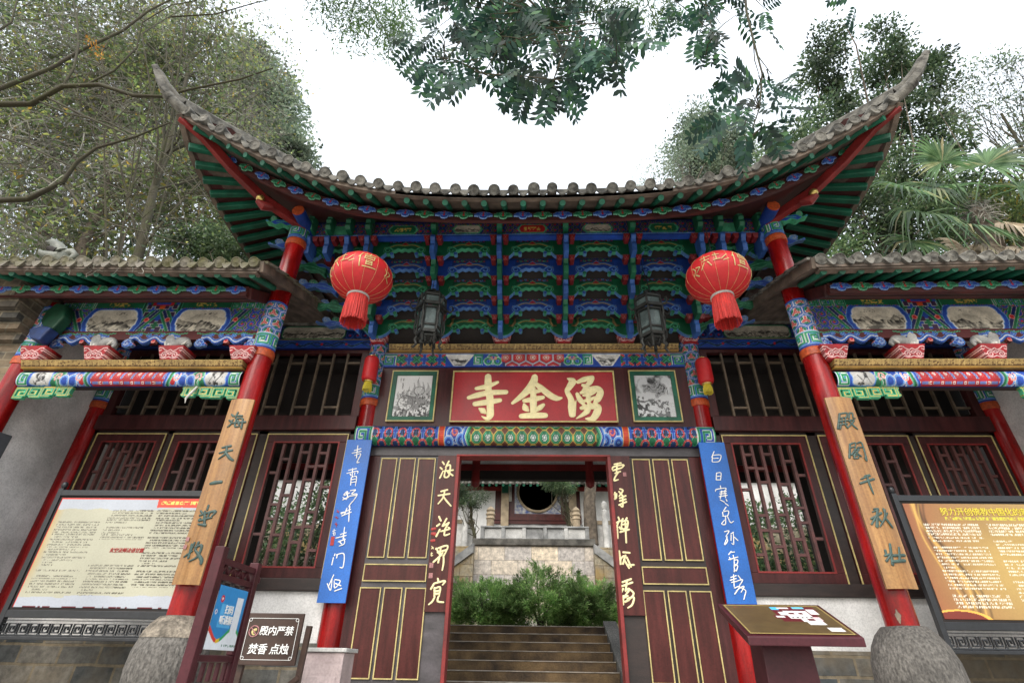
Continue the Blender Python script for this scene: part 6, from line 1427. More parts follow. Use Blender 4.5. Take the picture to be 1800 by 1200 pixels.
# ================================================================== COURT BEYOND THE DOOR
st = thing('stone_steps', 'flight of worn stained stone steps rising beyond the doorway', 'steps', (-.1, 9.7, ZP))
n = 9
for k in range(n):
    z = 2.25-.14*k; y = 11.0-.30*k; sx = MB().box(-1.8, 1.31, y, y+.35 if k else y+.5, z-.145, z-.015).build('step', M['step'], st)
    MB().box(-1.8, 1.31, y-.02, y+.35, z-.013, z).build('worn_edge', M['nosing'], sx, bevel=.004)
MB().hexa([(1.315, 8.5, ZP-.2), (1.56, 8.5, ZP-.2), (1.56, 11.2, ZP-.2), (1.315, 11.2, ZP-.2), (1.315, 8.5, 1.16), (1.56, 8.5, 1.16), (1.56, 11.2, 2.36), (1.315, 11.2, 2.36)]).build('cheek_wall', M['granite'], st, bevel=.01)
tag(MB().box(-9, 9, 11.25, 24, ZF, 2.22).build('upper_terrace_ground', M['earth']), kind='structure')
rw = thing('retaining_wall', 'pale block retaining wall with stained cap and side ramps behind the bushes', 'wall', (0, 16, 2.2))
a = at(835, 958, 16); b = at(1042, 958, 16); xL, xR, zT = a[0], b[0], a[2]
MB().box(xL, xR, 16, 16.6, 2.2, zT).build('block_face', M['pale_stone'], rw)
MB().box(xL-.08, xR+.08, 15.93, 16.6, zT+.002, zT+.19).build('stained_cap', M['darkstone'], rw, bevel=.02)
MB().box(-6, 6, 16.65, 17.2, 2.2, zT+.1).build('rear_face', M['old_stone'], rw)
for s, x in ((-1, xL), (1, xR)):
    q = [(0, zT-.25), (1.4, zT-1.25), (1.4, zT-1.0), (0, zT+.0)]
    MB().prism(q if s > 0 else q[::-1], lambda u, v, t: (x+s*u, 15.6+t, v), 0, .35).build('ramp_rail', M['greystone'], rw)
    q = [(0, 2.2), (1.4, 2.2), (1.4, zT-1.255), (0, zT-.255)]; MB().prism(q if s > 0 else q[::-1], lambda u, v, t: (x+s*u, 15.66+t, v), 0, .25).build('ramp_wall', M['old_stone'], rw)
bl = thing('stone_balustrade', 'low grey stone balustrade with pale panels on top of the block wall', 'balustrade', (0, 16.2, zT+.19)); zb = zT+.192; zt = at(940, 925, 16.1)[2]
bx0, bx1 = at(848, 940, 16.1)[0], at(1032, 940, 16.1)[0]; npn = 5; pw = (bx1-bx0)/npn
for k in range(npn+1): MB().box(bx0+k*pw-.055, bx0+k*pw+.055, 16.03, 16.2, zb, zt-.05).build('baluster_post', M['palestone' if k in (2, 4) else 'greystone'], bl, bevel=.008)
for k in range(npn): MB().box(bx0+k*pw+.056, bx0+(k+1)*pw-.056, 16.08, 16.15, zb+.03, zt-.055).build('stone_panel', M['palestone' if k in (0, 1, 4) else 'greystone'], bl, bevel=.008)
MB().box(bx0-.06, bx1+.06, 16.02, 16.21, zt-.05, zt).build('top_rail', M['greystone'], bl, bevel=.012); MB().box(bx0-.06, bx1+.06, 16.04, 16.2, zb, zb+.028).build('plinth', M['greystone'], bl)
tag(MB().box(-9, 9, 17.21, 26, 2.2, zb-.05).build('terrace', M['paving']), kind='structure')
for s in (-1, 1):   # balustrade walls to the sides
    z0, z1 = at(815, 945, 18)[2], at(815, 913, 18)[2]; sb = thing('side_parapet', ('left' if s < 0 else 'right')+' carved white parapet with brown rail beside the hall terrace', 'parapet', (s*3, 18, z0), 'parapets beside the terrace')
    MB().box(s*1.95, s*5, 18, 18.2, zb-.06, z1-.12).build('carved_panel', M['palestone'], sb); MB().box(s*1.93, s*5, 17.97, 18.23, z1-.118, z1).build('brown_rail', M['beige'], sb)
    c = at(818, 912, 17.6) if s < 0 else at(1064, 910, 17.6); px = c[0]
    MB().lathe([(.10, zb-.06), (.10, z1+.25), (.06, z1+.28), (.11, z1+.36), (.10, z1+.50), (.0, z1+.58)], (px, 17.7, 0), 10).build('newel_post', M['palestone'], sb, smooth=40)
    c = at(862, 915, 17.4) if s < 0 else at(1013, 915, 17.4); ps = thing('carved_pillar', ('left' if s < 0 else 'right')+' short carved stone pillar before the round window', 'pillar', (c[0], 17.4, zb-.05), 'carved pillars before the round window')
    zz = at(862, 893, 17.4)[2]; MB().lathe([(.13, zb-.05), (.12, zz-.35), (.15, zz-.33), (.12, zz-.25), (.16, zz-.20), (.12, zz-.12), (.15, zz-.06), (.08, zz+.02), (.0, zz+.08)], (c[0], 17.4, 0), 12).build('pillar_shaft', M['beige'], ps, smooth=40)
mh = thing('moon_window_hall', 'hall beyond the door with large round dark window between red panels', 'hall', (.2, 20, zb-.05)); Yh = 20
c0 = at(943, 864, Yh); R = .72; fx0, fx1 = at(905, 880, Yh)[0], at(985, 880, Yh)[0]; fz0, fz1 = at(943, 903, Yh)[2], c0[2]+1.0
n = 48; V = []; F = []
def sq(a):
    k = 1/max(abs(math.cos(a))/((fx1-fx0)/2), abs(math.sin(a))/((fz1-c0[2]) if math.sin(a) > 0 else (c0[2]-fz0))); return ((fx0+fx1)/2+k*math.cos(a), c0[2]+k*math.sin(a))
ci = ((fx0+fx1)/2, c0[2]); V2 = []
A = sorted([2*PI*k/n for k in range(n)]+[math.atan2(dz, dx) % (2*PI) for dx in (-(fx1-fx0)/2, (fx1-fx0)/2) for dz in (fz1-c0[2], fz0-c0[2])]); n = len(A)
rim = MB(); spn = MB()
for k, a_ in enumerate(A): 
    s_ = sq(a_); spn.v += [(s_[0], Yh, s_[1]), (ci[0]+R*1.06*math.cos(a_), Yh-.01, ci[1]+R*1.06*math.sin(a_)), (ci[0]+R*1.06*math.cos(a_), Yh+.3, ci[1]+R*1.06*math.sin(a_))]
for k in range(n): b_ = (k+1) % n; spn.f += [(3*k, 3*b_, 3*b_+1, 3*k+1)[::-1], (3*k+1, 3*b_+1, 3*b_+2, 3*k+2)[::-1]]
M['spandrel'] = mat('blue_white_floral_spandrel', S(206, 204, 196), .6, 0, 9, col2=S(70, 90, 150)); spn.build('spandrel', M['spandrel'], mh)
rim.tube([(ci[0]+R*1.03*math.cos(a_), Yh-.03, ci[1]+R*1.03*math.sin(a_)) for a_ in np.linspace(0, 2*PI, 49)], .05, 8, False); rim.build('round_window_rim', M['beige'], mh, smooth=60)
MB().lathe([(0, 0), (R*1.07, 0)], (0, 0, 0), 40).build('dark_opening', M['dark'], mh, world=False)
bpy.data.objects['dark_opening'].location = (ci[0]-.2, .32, ci[1]-zb+.05); bpy.data.objects['dark_opening'].rotation_euler = (PI/2, 0, 0)
zl = at(943, 921, Yh)[2]
for k in range(3): MB().box(fx0-.75, fx1+.75, Yh-.06-.03*(k % 2), Yh+.2, zl+(fz0-zl)*k/3, zl+(fz0-zl)*(k+.94)/3).build('red_dado', M['panel'], mh)
MB().box(fx0-.80, fx1+.80, Yh-.02, Yh+.3, zb-.06, zl-.002).build('hall_base', M['greystone'], mh)
for s, x in ((-1, fx0), (1, fx1)):
    MB().box(x+s*.002, x+s*.74, Yh-.01, Yh+.2, fz0, fz1).build('red_panel', M['panel'], mh)
    MB().box(x+s*.12, x+s*.34, Yh-.05, Yh-.02, fz0+.45, fz1-.1).build('white_plaque', M['whitepaint'], mh)
    wtext('plaque_lettering', '山水\n清音' if s < 0 else '禪心\n月明', .17, M['steel'], mh, x+s*.23, Yh-.052, fz0+.95)
    cxx = at(888, 890, Yh)[0] if s < 0 else at(1006, 890, Yh)[0]; MB().box(cxx-.14, cxx+.14, Yh-.25, Yh-.02, zb-.06, fz1+.1).build('stone_column', M['beige'], mh); MB().box(cxx-.12, cxx+.12, Yh-.29, Yh-.255, fz0+.7, fz1).build('green_plaque', M['rafter'], mh)
    xo = cxx+s*.142
    MB().box(xo, xo+s*5, Yh, Yh+.2, zb-.06, fz0+.85).build('white_wall', M['plaster'], mh); MB().box(xo, xo+s*5, Yh-.04, Yh+.2, fz0+.852, fz0+1.0).build('red_sill', M['dull_red'], mh); MB().box(xo, xo+s*5, Yh+.1, Yh+.2, fz0+1.002, fz1+.6).build('dark_lattice_back', M['dark'], mh)
    lb = MB()
    for k in range(22): lb.box(xo+s*(.1+.22*k)-.02, xo+s*(.1+.22*k)+.02, Yh, Yh+.06, fz0+1.002, fz1+.5)
    for z in (fz0+1.2, fz0+1.6): lb.box(xo+s*.05, xo+s*4.9, Yh-.004, Yh+.055, z, z+.04)
    lb.build('red_lattice', M['dull_red'], mh)
za = at(935, 849, Yh-1)[2]; hv = MB(); rt_ = MB()
for k in range(44):
    x = -5.4+.25*k; hv.tube([(x, Yh-1.05, za+.02), (x, Yh+.4, za+.75)], .075, 8); rt_.tube([(x+.12, Yh-1.0, za-.07), (x+.12, Yh+.2, za+.4)], .05, 6)
hv.build('eave_tiles', M['tile'], mh, smooth=50); rt_.build('eave_rafters', M['rafter'], mh); MB().hexa([(-5.5, Yh-1, za-.02), (5.6, Yh-1, za-.02), (5.6, Yh+3, za+1.9), (-5.5, Yh+3, za+1.9), (-5.5, Yh-1, za+.02), (5.6, Yh-1, za+.02), (5.6, Yh+3, za+1.96), (-5.5, Yh+3, za+1.96)]).build('hall_roof', M['tile'], mh)
for s in (-1, 1):
    cw = thing('court_wall', ('left' if s < 0 else 'right')+' white courtyard wall with tiled coping seen through the lattice', 'wall', (s*5.5, 14, ZP), 'courtyard walls'); MB().box(s*2.6, s*10, 14, 14.25, ZP, 5.9).build('white_face', M['plaster'], cw); MB().box(s*2.6, s*10, 13.98, 14.02, ZP, 4.7).build('stone_dado', M['old_stone'], cw); MB().box(s*2.5, s*10, 13.85, 14.4, 5.902, 6.1).build('coping', M['tile'], cw)

# ================================================================== PLANTS
def leaves(name, P, D, L, W_, mt, parent, rg, flat_=.0):
    """one small folded diamond leaf per point: P base, D direction"""
    n = len(P); D = D/(np.linalg.norm(D, axis=1)[:, None]+1e-9); R = rg.normal(size=(n, 3)); R[:, 2] *= (1-flat_); X = np.cross(D, R); X /= np.linalg.norm(X, axis=1)[:, None]+1e-9; N = np.cross(X, D)
    l = (L*rg.uniform(.65, 1.25, n))[:, None]; w_ = (W_*rg.uniform(.7, 1.2, n))[:, None]
    V = np.stack([P, P+D*l*.5+X*w_*.5+N*w_*.18, P+D*l, P+D*l*.5-X*w_*.5+N*w_*.18], 1).reshape(-1, 3); i = np.arange(n)*4
    return put(name, npmesh(name, V, np.stack([i, i+1, i+2, i+3], 1)), mt, parent)
def twigs(name, P, D, L, W_, mt, parent, rg, droop=.5, seg=4):
    n = len(P); D = D/(np.linalg.norm(D, axis=1)[:, None]+1e-9); l = L*rg.uniform(.5, 1.3, n)[:, None]/seg; pts = [P]; d = D
    for k in range(seg):
        d = d+np.array([0, 0, -droop/seg])+rg.normal(size=(n, 3))*.22; d = d/np.linalg.norm(d, axis=1)[:, None]; pts.append(pts[-1]+d*l)
    S_ = rg.normal(size=(n, 3)); S_ = np.cross(S_, D); S_ /= np.linalg.norm(S_, axis=1)[:, None]+1e-9; w_ = W_*rg.uniform(.5, 1.3, n)[:, None]
    V = []; 
    for k, p in enumerate(pts): f = 1-.75*k/seg; V += [p-S_*w_*f/2, p+S_*w_*f/2]
    V = np.stack(V, 1).reshape(-1, 3); m = 2*(seg+1); F = []
    for k in range(seg): i = np.arange(n)*m+2*k; F.append(np.stack([i, i+1, i+3, i+2], 1))
    o = put(name, npmesh(name, V, np.concatenate(F)), mt, parent); return np.concatenate(pts[1:]), o
def blobpts(blobs, n, rg, shell=.35):
    w_ = np.array([b[3]*b[4]*b[5] for b in blobs])**.67; k = rg.choice(len(blobs), n, p=w_/w_.sum()); B = np.array([b[:6] for b in blobs])[k]
    d = rg.normal(size=(n, 3)); d /= np.linalg.norm(d, axis=1)[:, None]; r = (shell+(1-shell)*rg.random(n)**.6)[:, None]; return B[:, :3]+d*r*B[:, 3:6], d
def limb(mb, a, b, r0, r1, rg, n=6, wob=.12, sag=0):
    a = np.array(a, float); b = np.array(b, float); L = np.linalg.norm(b-a); P = []; off = np.zeros(3)
    for k in range(n+1):
        f = k/n; off = off+rg.normal(size=3)*wob*L/n*(0 < k < n); P.append(a+(b-a)*f+off*math.sin(PI*min(f*1.2, 1))+np.array([0, 0, sag*L*math.sin(PI*f)]))
    mb.tube(P, list(np.linspace(r0, r1, n+1)), 7); return P
def tree(label, base, blobs, nclump, per, cl_r, L, W_, mt, bark, tr, seed, group=None, kind='broadleaf_tree', ntw=0, tw_mat=None, twl=1.0, droop=.5, trunk_top=None, tww=.02, cat='tree', flat_=0, nl=26):
    rg = np.random.default_rng(seed); t = thing(kind, label, cat, base, group); base = np.array(base, float)
    top = np.array(trunk_top if trunk_top is not None else np.mean([b[:3] for b in blobs], 0), float); tm = MB(); P = limb(tm, base+[0, 0, -.3], top, tr, tr*.35, rg, 8, .10)
    cp, cd_ = blobpts(blobs, nclump, rg)
    for q in cp[:nl]:
        j = rg.integers(3, 8); m_ = (P[j]+q)/2+rg.normal(size=3)*.15*np.linalg.norm(q-P[j])*.5; tm.tube([P[j], (P[j]*2+m_)/3+rg.normal(size=3)*.1, m_, (m_+q)/2+rg.normal(size=3)*.15, q], [tr*.22, tr*.17, tr*.12, tr*.07, tr*.03], 6)
    tm.build('trunk', M[bark], t, smooth=60)
    k = np.repeat(np.arange(nclump), per); sz = cl_r*rg.uniform(.5, 1.35, nclump)
    off = rg.normal(size=(len(k), 3)); off /= np.linalg.norm(off, axis=1)[:, None]; off *= (rg.random(len(k))**.45*sz[k]*.95)[:, None]*np.array([1, 1, .6]); Pp = cp[k]+off; D = off*.8/(sz[k])[:, None]+cd_[k]*.35+rg.normal(size=(len(k), 3))*.6+np.array([0, 0, -.25])
    if ntw:
        p_, d0 = blobpts(blobs, ntw, rg, .1); ends, _ = twigs('twigs', p_, rg.normal(size=(ntw, 3))*np.array([1, 1, .5])+np.array([0, 0, -.2]), twl, tww, M[tw_mat], t, rg, droop)
    leaves('foliage', Pp, D, L, W_, M[mt], t, rg, flat_); return t
def blob(px, py, Y, rpx, rpy, dy=None):   # crown lobe given where it stands and how wide and tall it is, in metres
    c = at(px, py, Y); ax = float((c-CAMP) @ FW); k = ax/FPX; return (c[0], c[1], c[2], rpx*k, dy or rpx*k*.8, rpy*k)

# cypress-like bushes on the terrace
for (px, py, rx, ry, lab, sd) in ((850, 1062, 52, 44, 'rounded green conifer bush on the left above the steps', 1), (950, 1052, 62, 54, 'tallest green conifer bush in the middle above the steps', 2), (1030, 1062, 46, 42, 'rounded green conifer bush on the right above the steps', 3)):
    rg = np.random.default_rng(sd); Yb = 12.0; c = at(px, py, Yb); k = float((c-CAMP) @ FW)/FPX; b0 = np.array([c[0], Yb, 2.22]); t = thing('garden_bush', lab, 'bush', b0, 'conifer bushes above the steps'); hgt = (c[2]+ry*k)-2.22-.12; rr0 = rx*k*1.02
    sm_ = MB()
    for q in range(7): a_ = 2*PI*q/7; sm_.tube([b0, b0+[.2*math.cos(a_), .2*math.sin(a_), hgt*.45], b0+[.45*rr0*math.cos(a_), .45*rr0*math.sin(a_), hgt*.85]], [.03, .02, .008], 6)
    sm_.build('stem', M['bark'], t)
    n = 620; d = rg.normal(size=(n, 3)); d[:, 2] = np.abs(d[:, 2])*1.0-.75; d /= np.linalg.norm(d, axis=1)[:, None]; cc = b0+np.array([0, 0, hgt*.42]); rad = rg.uniform(.6, 1.06, n)[:, None]*(1+.16*np.sin(d[:, :1]*7+sd)+.12*np.cos(d[:, 2:]*9)); P = cc+d*rad*np.array([rr0, rr0*.8, hgt*.58]); P[:, 2] = np.maximum(P[:, 2], 2.24)
    dd = d*.9+np.array([0, 0, .18])+rg.normal(size=(n, 3))*.45; dd /= np.linalg.norm(dd, axis=1)[:, None]; kk = np.repeat(np.arange(n), 40); f = rg.random(len(kk))[:, None]; side = rg.normal(size=(len(kk), 3))*.055
    leaves('foliage', P[kk]+dd[kk]*f*.20+side*(1-.75*f), dd[kk]+rg.normal(size=(len(kk), 3))*.35, .075, .017, M['leaf_bush'], t, rg)
# small pines and shrubs in the court
for (px, py, rpx, lab, sd, Yp) in ((826, 880, 34, 'small wind-bent pine left of the round window', 5, 17.7), (990, 862, 22, 'small pine spray right of the round window', 6, 17.9)):
    b = blob(px, py-8, Yp, rpx, rpx*.5); tree(lab, (b[0]+.3, Yp, zb-.05), [b, (b[0]-.3, b[1], b[2]+.15, b[3]*.7, b[4]*.7, b[5]*.7)], 26, 160, .35, .11, .02, 'leaf_mid', 'mossbark', .08, sd, 'small pines in the court', 'pine_tree', trunk_top=(b[0], b[1], b[2]))
ct = thing('court_tree', 'dark bare trunk standing right of the round window', 'tree', (at(1038, 900, 17.8)[0], 17.8, zb-.05)); mb = MB(); p0 = at(1037, 912, 17.8); mb.tube([p0+[0, 0, -.8], at(1036, 885, 17.8), at(1038, 855, 17.8), at(1040, 820, 17.8), at(1044, 770, 17.8)], [.24, .21, .20, .18, .16], 10); mb.build('trunk', M['bark'], ct, smooth=60)
cb_ = blob(1046, 765, 17.8, 60, 40); rg = np.random.default_rng(77); q_, dd = blobpts([cb_], 3000, rg); leaves('foliage', q_, dd+rg.normal(size=q_.shape), .16, .07, M['leaf_dark'], ct, rg)
for i, (x, y, h_, r_, lab) in enumerate(((-5.0, 12.6, 3.6, 1.0, 'taller leafy shrub seen through the left lattice window nearer the door'), (-6.5, 12.9, 3.1, .9, 'lower leafy shrub seen through the left lattice window farther from the door'), (4.9, 12.6, 3.0, .9, 'leafy shrub seen through the right lattice window nearer the door'), (6.7, 12.9, 3.4, 1.0, 'leafy shrub seen through the right lattice window farther from the door'))):
    tree(lab, (x, y, 2.2), [(x, y, 2.0+h_*.55, r_, r_*.7, h_*.5)], 60, 60, .5, .14, .06, 'leaf_mid', 'bark', .06, 40+i, 'shrubs in the side courts', 'garden_shrub', cat='shrub')

# ---- trees behind the left wing
GL_ = 'trees behind the left wing'
tree('huge old tree with curtains of brown hanging twigs rising behind the mossy roof', (-9.5, 12.5, ZF), [blob(150, 90, 13, 210, 170, 3), blob(330, 120, 13, 120, 150, 2.5), blob(100, 330, 12.5, 170, 120, 2.5), blob(300, 330, 12.5, 130, 110, 2.2), blob(400, 260, 13, 80, 150, 2), blob(40, 200, 13, 120, 160, 2.5), blob(230, 210, 13, 200, 150, 2.5), blob(420, 350, 12.5, 80, 90, 2), blob(60, 420, 12, 150, 70, 2)],
     520, 46, 1.25, .24, .11, 'leaf_olive', 'bark', .22, 21, GL_, 'old_tree', ntw=9000, tw_mat='twig', twl=1.9, droop=.9, tww=.034, trunk_top=tuple(at(190, 120, 13)), nl=24)
tree('dark evergreen tree showing between the old tree and the upswept roof corner', (-8.5, 17, ZF), [blob(455, 190, 17, 62, 85), blob(508, 258, 17, 34, 40), blob(525, 285, 17, 22, 26), blob(480, 290, 17, 50, 40), blob(420, 300, 17, 60, 60), blob(440, 120, 17, 40, 50), blob(470, 250, 17, 45, 50)], 420, 80, 1.1, .26, .12, 'leaf_pale', 'bark', .3, 22, GL_, 'evergreen_tree', trunk_top=tuple(at(450, 230, 17)))
tree('broad evergreen tree with dark leaves farther behind at the upper left', (-16, 19, ZF), [blob(60, 60, 19, 140, 130, 4), blob(60, 300, 18, 140, 140, 3), blob(240, 60, 20, 130, 90, 3), blob(270, 260, 20, 130, 120, 3), blob(150, 430, 18, 190, 60, 3), blob(360, 380, 18, 120, 90, 3)], 260, 60, 1.9, .36, .17, 'leaf_dark', 'bark', .4, 23, GL_, 'evergreen_tree', trunk_top=tuple(at(100, 200, 19)), nl=16)
tree('sparse autumn tree with yellow and orange leaves reaching over the roof corner', (-7.2, 9.6, ZF), [blob(400, 60, 9.5, 120, 80, 1.5), blob(460, 150, 9.5, 70, 110, 1.2), blob(440, 230, 9.5, 60, 60, 1), blob(300, 20, 9.5, 120, 60, 1)], 150, 13, .8, .12, .055, 'leaf_olive', 'mossbark', .16, 24, GL_, 'autumn_tree', ntw=900, tw_mat='twig', twl=1.1, droop=.25, tww=.014, trunk_top=tuple(at(330, 130, 9.5)), nl=22)
tree('bright green shrub just above the left wing roof beside the gate', (-4.6, 9.8, ZF), [blob(390, 432, 9.8, 52, 34), blob(340, 446, 9.8, 50, 22), blob(425, 430, 9.8, 26, 30)], 90, 70, .5, .10, .05, 'leaf_mid', 'bark', .08, 25, None, 'leafy_shrub', cat='shrub')
# bare mossy limbs of a tree standing left of the wing
rg = np.random.default_rng(31); bt = thing('bare_limbed_tree', 'leaning tree with bare mossy limbs reaching over the mossy roof', 'tree', (-12.5, 7.4, ZF), GL_); tm = MB(); Yt = 7.6
tm.tube([(-12.5, 7.4, ZF-.3), (-12.4, 7.5, 4), (-12.2, 7.6, 7.2), at(-60, 190, Yt)], [.30, .26, .22, .14], 10)
tm.tube([(-12.4, 7.5, 4.5), at(-90, 350, Yt)], [.16, .12], 8)
def path(pts, r0, r1, Y0, Y1): 
    n = len(pts); Q = [at(p[0], p[1], Y0+(Y1-Y0)*k/(n-1)) for k, p in enumerate(pts)]; tm.tube(Q, list(np.linspace(r0, r1, n)), 7); return Q
path([(-60, 190), (0, 183), (55, 183), (110, 152), (175, 149), (235, 168), (290, 170), (330, 158), (420, 140), (480, 120)], .085, .014, 7.6, 7.3)
path([(-60, 190), (-10, 160), (40, 140), (90, 120), (150, 85), (215, 55), (260, 20), (300, 0), (330, -20)], .07, .02, 7.6, 7.9)
path([(110, 152), (130, 120), (138, 80), (136, 40), (128, -5)], .035, .02, 7.55, 7.5)
path([(-90, 350), (0, 352), (50, 350), (110, 320), (135, 285), (170, 260), (240, 240), (300, 215)], .075, .015, 7.6, 7.2)
path([(80, 170), (150, 205), (220, 235), (270, 280), (310, 330), (330, 400)], .030, .008, 7.55, 7.2)
path([(60, 175), (120, 200), (190, 215), (260, 250), (330, 300), (380, 370)], .024, .006, 7.55, 7.3)
path([(0, 240), (60, 262), (120, 290), (160, 310), (230, 340)], .026, .008, 7.6, 7.3)
path([(110, 320), (150, 370), (200, 395), (260, 410), (330, 430)], .026, .008, 7.5, 7.2)
path([(150, 150), (200, 125), (240, 85), (250, 40), (300, 10), (400, -10)], .03, .01, 7.55, 7.4)
path([(-30, 70), (20, 40), (30, 0), (40, -30)], .03, .02, 7.7, 7.7)
path([(300, 30), (380, 25), (450, 5), (520, -10)], .022, .010, 7.4, 7.2)
for k in range(120):
    x = rg.uniform(0, 480); y = rg.uniform(0, 420); a_ = rg.uniform(-.6, 1.0); L_ = rg.uniform(50, 170); q = [(x+L_*f*math.cos(a_)+rg.normal()*6, y+L_*f*math.sin(a_)+rg.normal()*6+20*f*f) for f in (0, .25, .5, .75, 1)]
    if q[-1][0] < 460-.2*q[-1][1]*0: path(q, .011, .003, rg.uniform(7.3, 8.2), rg.uniform(7.2, 8.2))
tm.build('limbs', M['mossbark'], bt, smooth=60)
P = np.array([at(rg.uniform(0, 520), rg.uniform(0, 440)**1.0, rg.uniform(7.2, 8.2)) for k in range(900)]); P = P[[i for i in range(len(P)) if rg.random() < .9]]; leaves('foliage', P, rg.normal(size=P.shape)+[0, 0, -.6], .09, .045, M['leaf_olive'], bt, rg)
og = np.array([at(150+30*f+rg.normal()*4, 62+38*f+rg.normal()*5, 7.5) for f in rg.random(60)]); leaves('orange_spray', og, rg.normal(size=og.shape)+[.6, 0, -.6], .10, .03, leafmat('orange_leaves', [(0, (.42, .16, .02)), (1, (.60, .30, .04))], .4), bt, rg)

# ---- trees behind the right wing
GR_ = 'trees behind the right wing'
tree('tall airy evergreen tree with sky between its clumps, behind an upswept roof corner', (9.5, 13, ZF), [blob(1455, 75, 13, 34, 36), blob(1440, 140, 13, 42, 40), blob(1470, 210, 13, 60, 50), blob(1555, 60, 13, 28, 28), blob(1560, 115, 13, 48, 40), blob(1620, 130, 13, 44, 46), blob(1590, 200, 13, 60, 60), blob(1530, 190, 13, 40, 40), blob(1500, 270, 13, 60, 40), blob(1650, 240, 13, 50, 50), blob(1440, 260, 13, 50, 40)],
     300, 60, .62, .19, .095, 'leaf_dark', 'bark', .22, 51, GR_, 'airy_tree', trunk_top=tuple(at(1530, 180, 13)), nl=34)
tree('dense pale evergreen crown rising over the middle of the roof on the right', (5.2, 22, ZF), [blob(1240, 235, 22, 44, 62), blob(1215, 260, 22, 40, 50), blob(1275, 265, 22, 44, 50), blob(1240, 300, 22, 70, 40), blob(1300, 310, 22, 60, 40)], 330, 62, 1.2, .24, .11, 'leaf_pale', 'bark', .35, 52, GR_, 'evergreen_tree', trunk_top=tuple(at(1245, 260, 22)))
tree('thin whitish leaved tree low over the roof edge at centre right', (3.2, 16, ZF), [blob(1150, 315, 16, 60, 22), blob(1190, 295, 16, 30, 30), blob(1235, 330, 16, 50, 26)], 90, 24, .6, .09, .045, 'leaf_pale', 'bark', .10, 53, GR_, 'thin_tree', ntw=350, tw_mat='twig', twl=.6, droop=.1, tww=.012, trunk_top=tuple(at(1190, 320, 16)))
tree('dark leafy tree directly behind the right side eave', (8.2, 10.5, ZF), [blob(1400, 270, 11, 60, 45), blob(1360, 300, 11, 40, 30), blob(1520, 390, 10.5, 70, 60), blob(1560, 310, 10.5, 60, 60), blob(1470, 440, 10.5, 60, 40), blob(1600, 430, 10.5, 70, 50), blob(1660, 380, 10.5, 60, 60), blob(1740, 420, 10.8, 80, 50), blob(1620, 330, 11, 60, 40), blob(1480, 330, 11, 60, 40), blob(1720, 340, 11.2, 60, 40)], 470, 52, .7, .13, .065, 'leaf_mid', 'bark', .2, 54, GR_, 'leafy_tree', trunk_top=tuple(at(1560, 330, 10.5)), nl=24)
tree('sparse twiggy tree at the right edge with small scattered leaves', (12.5, 10, ZF), [blob(1740, 140, 10, 60, 50), blob(1700, 180, 10, 50, 40), blob(1790, 200, 10, 50, 50), blob(1690, 150, 10, 30, 30), blob(1785, 100, 10, 30, 30)], 90, 20, .5, .11, .05, 'leaf_mid', 'mossbark', .10, 55, GR_, 'twiggy_tree', ntw=300, tw_mat='twig', twl=.8, droop=.2, tww=.012, trunk_top=tuple(at(1760, 200, 10)), nl=50)
tree('yellow green shrub at the far right behind the palm', (9.8, 9.5, ZF), [blob(1790, 400, 9.5, 60, 40), blob(1760, 350, 9.5, 50, 30)], 80, 60, .6, .11, .05, 'leaf_olive', 'bark', .1, 56, None, 'leafy_shrub', cat='shrub')
# fan palms
def fan(V, F, c, axis, nrm_, R, n, rg, droop):
    axis = unit(axis); nrm_ = unit(nrm_-axis*np.dot(nrm_, axis)); sd = np.cross(axis, nrm_)
    for k in range(n):
        a = (-1+2*(k+.5)/n)*2.25; d = axis*math.cos(a)+sd*math.sin(a); s2 = -axis*math.sin(a)+sd*math.cos(a); r = R*(1-.18*abs(a)/2.25)*rg.uniform(.9, 1.08); w_ = R*.062; b = len(V); p = np.array(c, float); bend = rg.uniform(.5, 1.5)*droop
        for f, wf in ((0, .25), (.3, .95), (.55, 1.0), (.8, .55), (1.0, .06)):
            q = p+d*r*f+np.array([0, 0, -1])*bend*r*max(0, f-.42)**1.7*1.5+nrm_*.035*R*math.sin(PI*f); V += [q-s2*w_*wf/2+nrm_*w_*.28*wf, q-nrm_*w_*.0, q+s2*w_*wf/2+nrm_*w_*.28*wf]
        for i in range(4):
            for j in (0, 1): F.append((b+3*i+j, b+3*i+j+1, b+3*i+j+4, b+3*i+j+3))
def palm(label, crown, zb_, fans, seed, tr=.13):
    rg = np.random.default_rng(seed); crown = np.array(crown); t = thing('fan_palm', label, 'palm tree', (crown[0], crown[1], zb_), 'fan palms behind the right roof'); mb = MB(); mb.tube([(crown[0]+.1, crown[1], zb_), (crown[0]+.05, crown[1], (zb_+crown[2])/2), crown], [tr*.9, tr, tr*1.25], 10); mb.build('trunk', M['bark'], t, smooth=60)
    hr = np.array([crown+rg.normal(size=3)*[.16, .16, .2]-[0, 0, .12] for k in range(700)]); leaves('trunk_fibre', hr, rg.normal(size=hr.shape)+[0, 0, -1], .26, .02, M['twig'], t, rg)['kind'] = 'stuff'
    st_ = MB(); 
    for (c, ax, nm, R, dry, dr) in fans:
        V = []; F = []; fan(V, F, c, np.array(ax, float), np.array(nm, float), R*1.2, 30, rg, dr); put('fan_frond', npmesh('fan_frond', np.array(V), np.array(F)), M['leaf_dry' if dry else 'leaf_palm'], t); st_.tube([crown, (crown+c)/2+[0, 0, .12], c], [.022, .016, .012], 6)
    st_.build('leaf_stalks', M['leaf_palm'], t)
c1 = at(1712, 372, 8.6)
fs = []
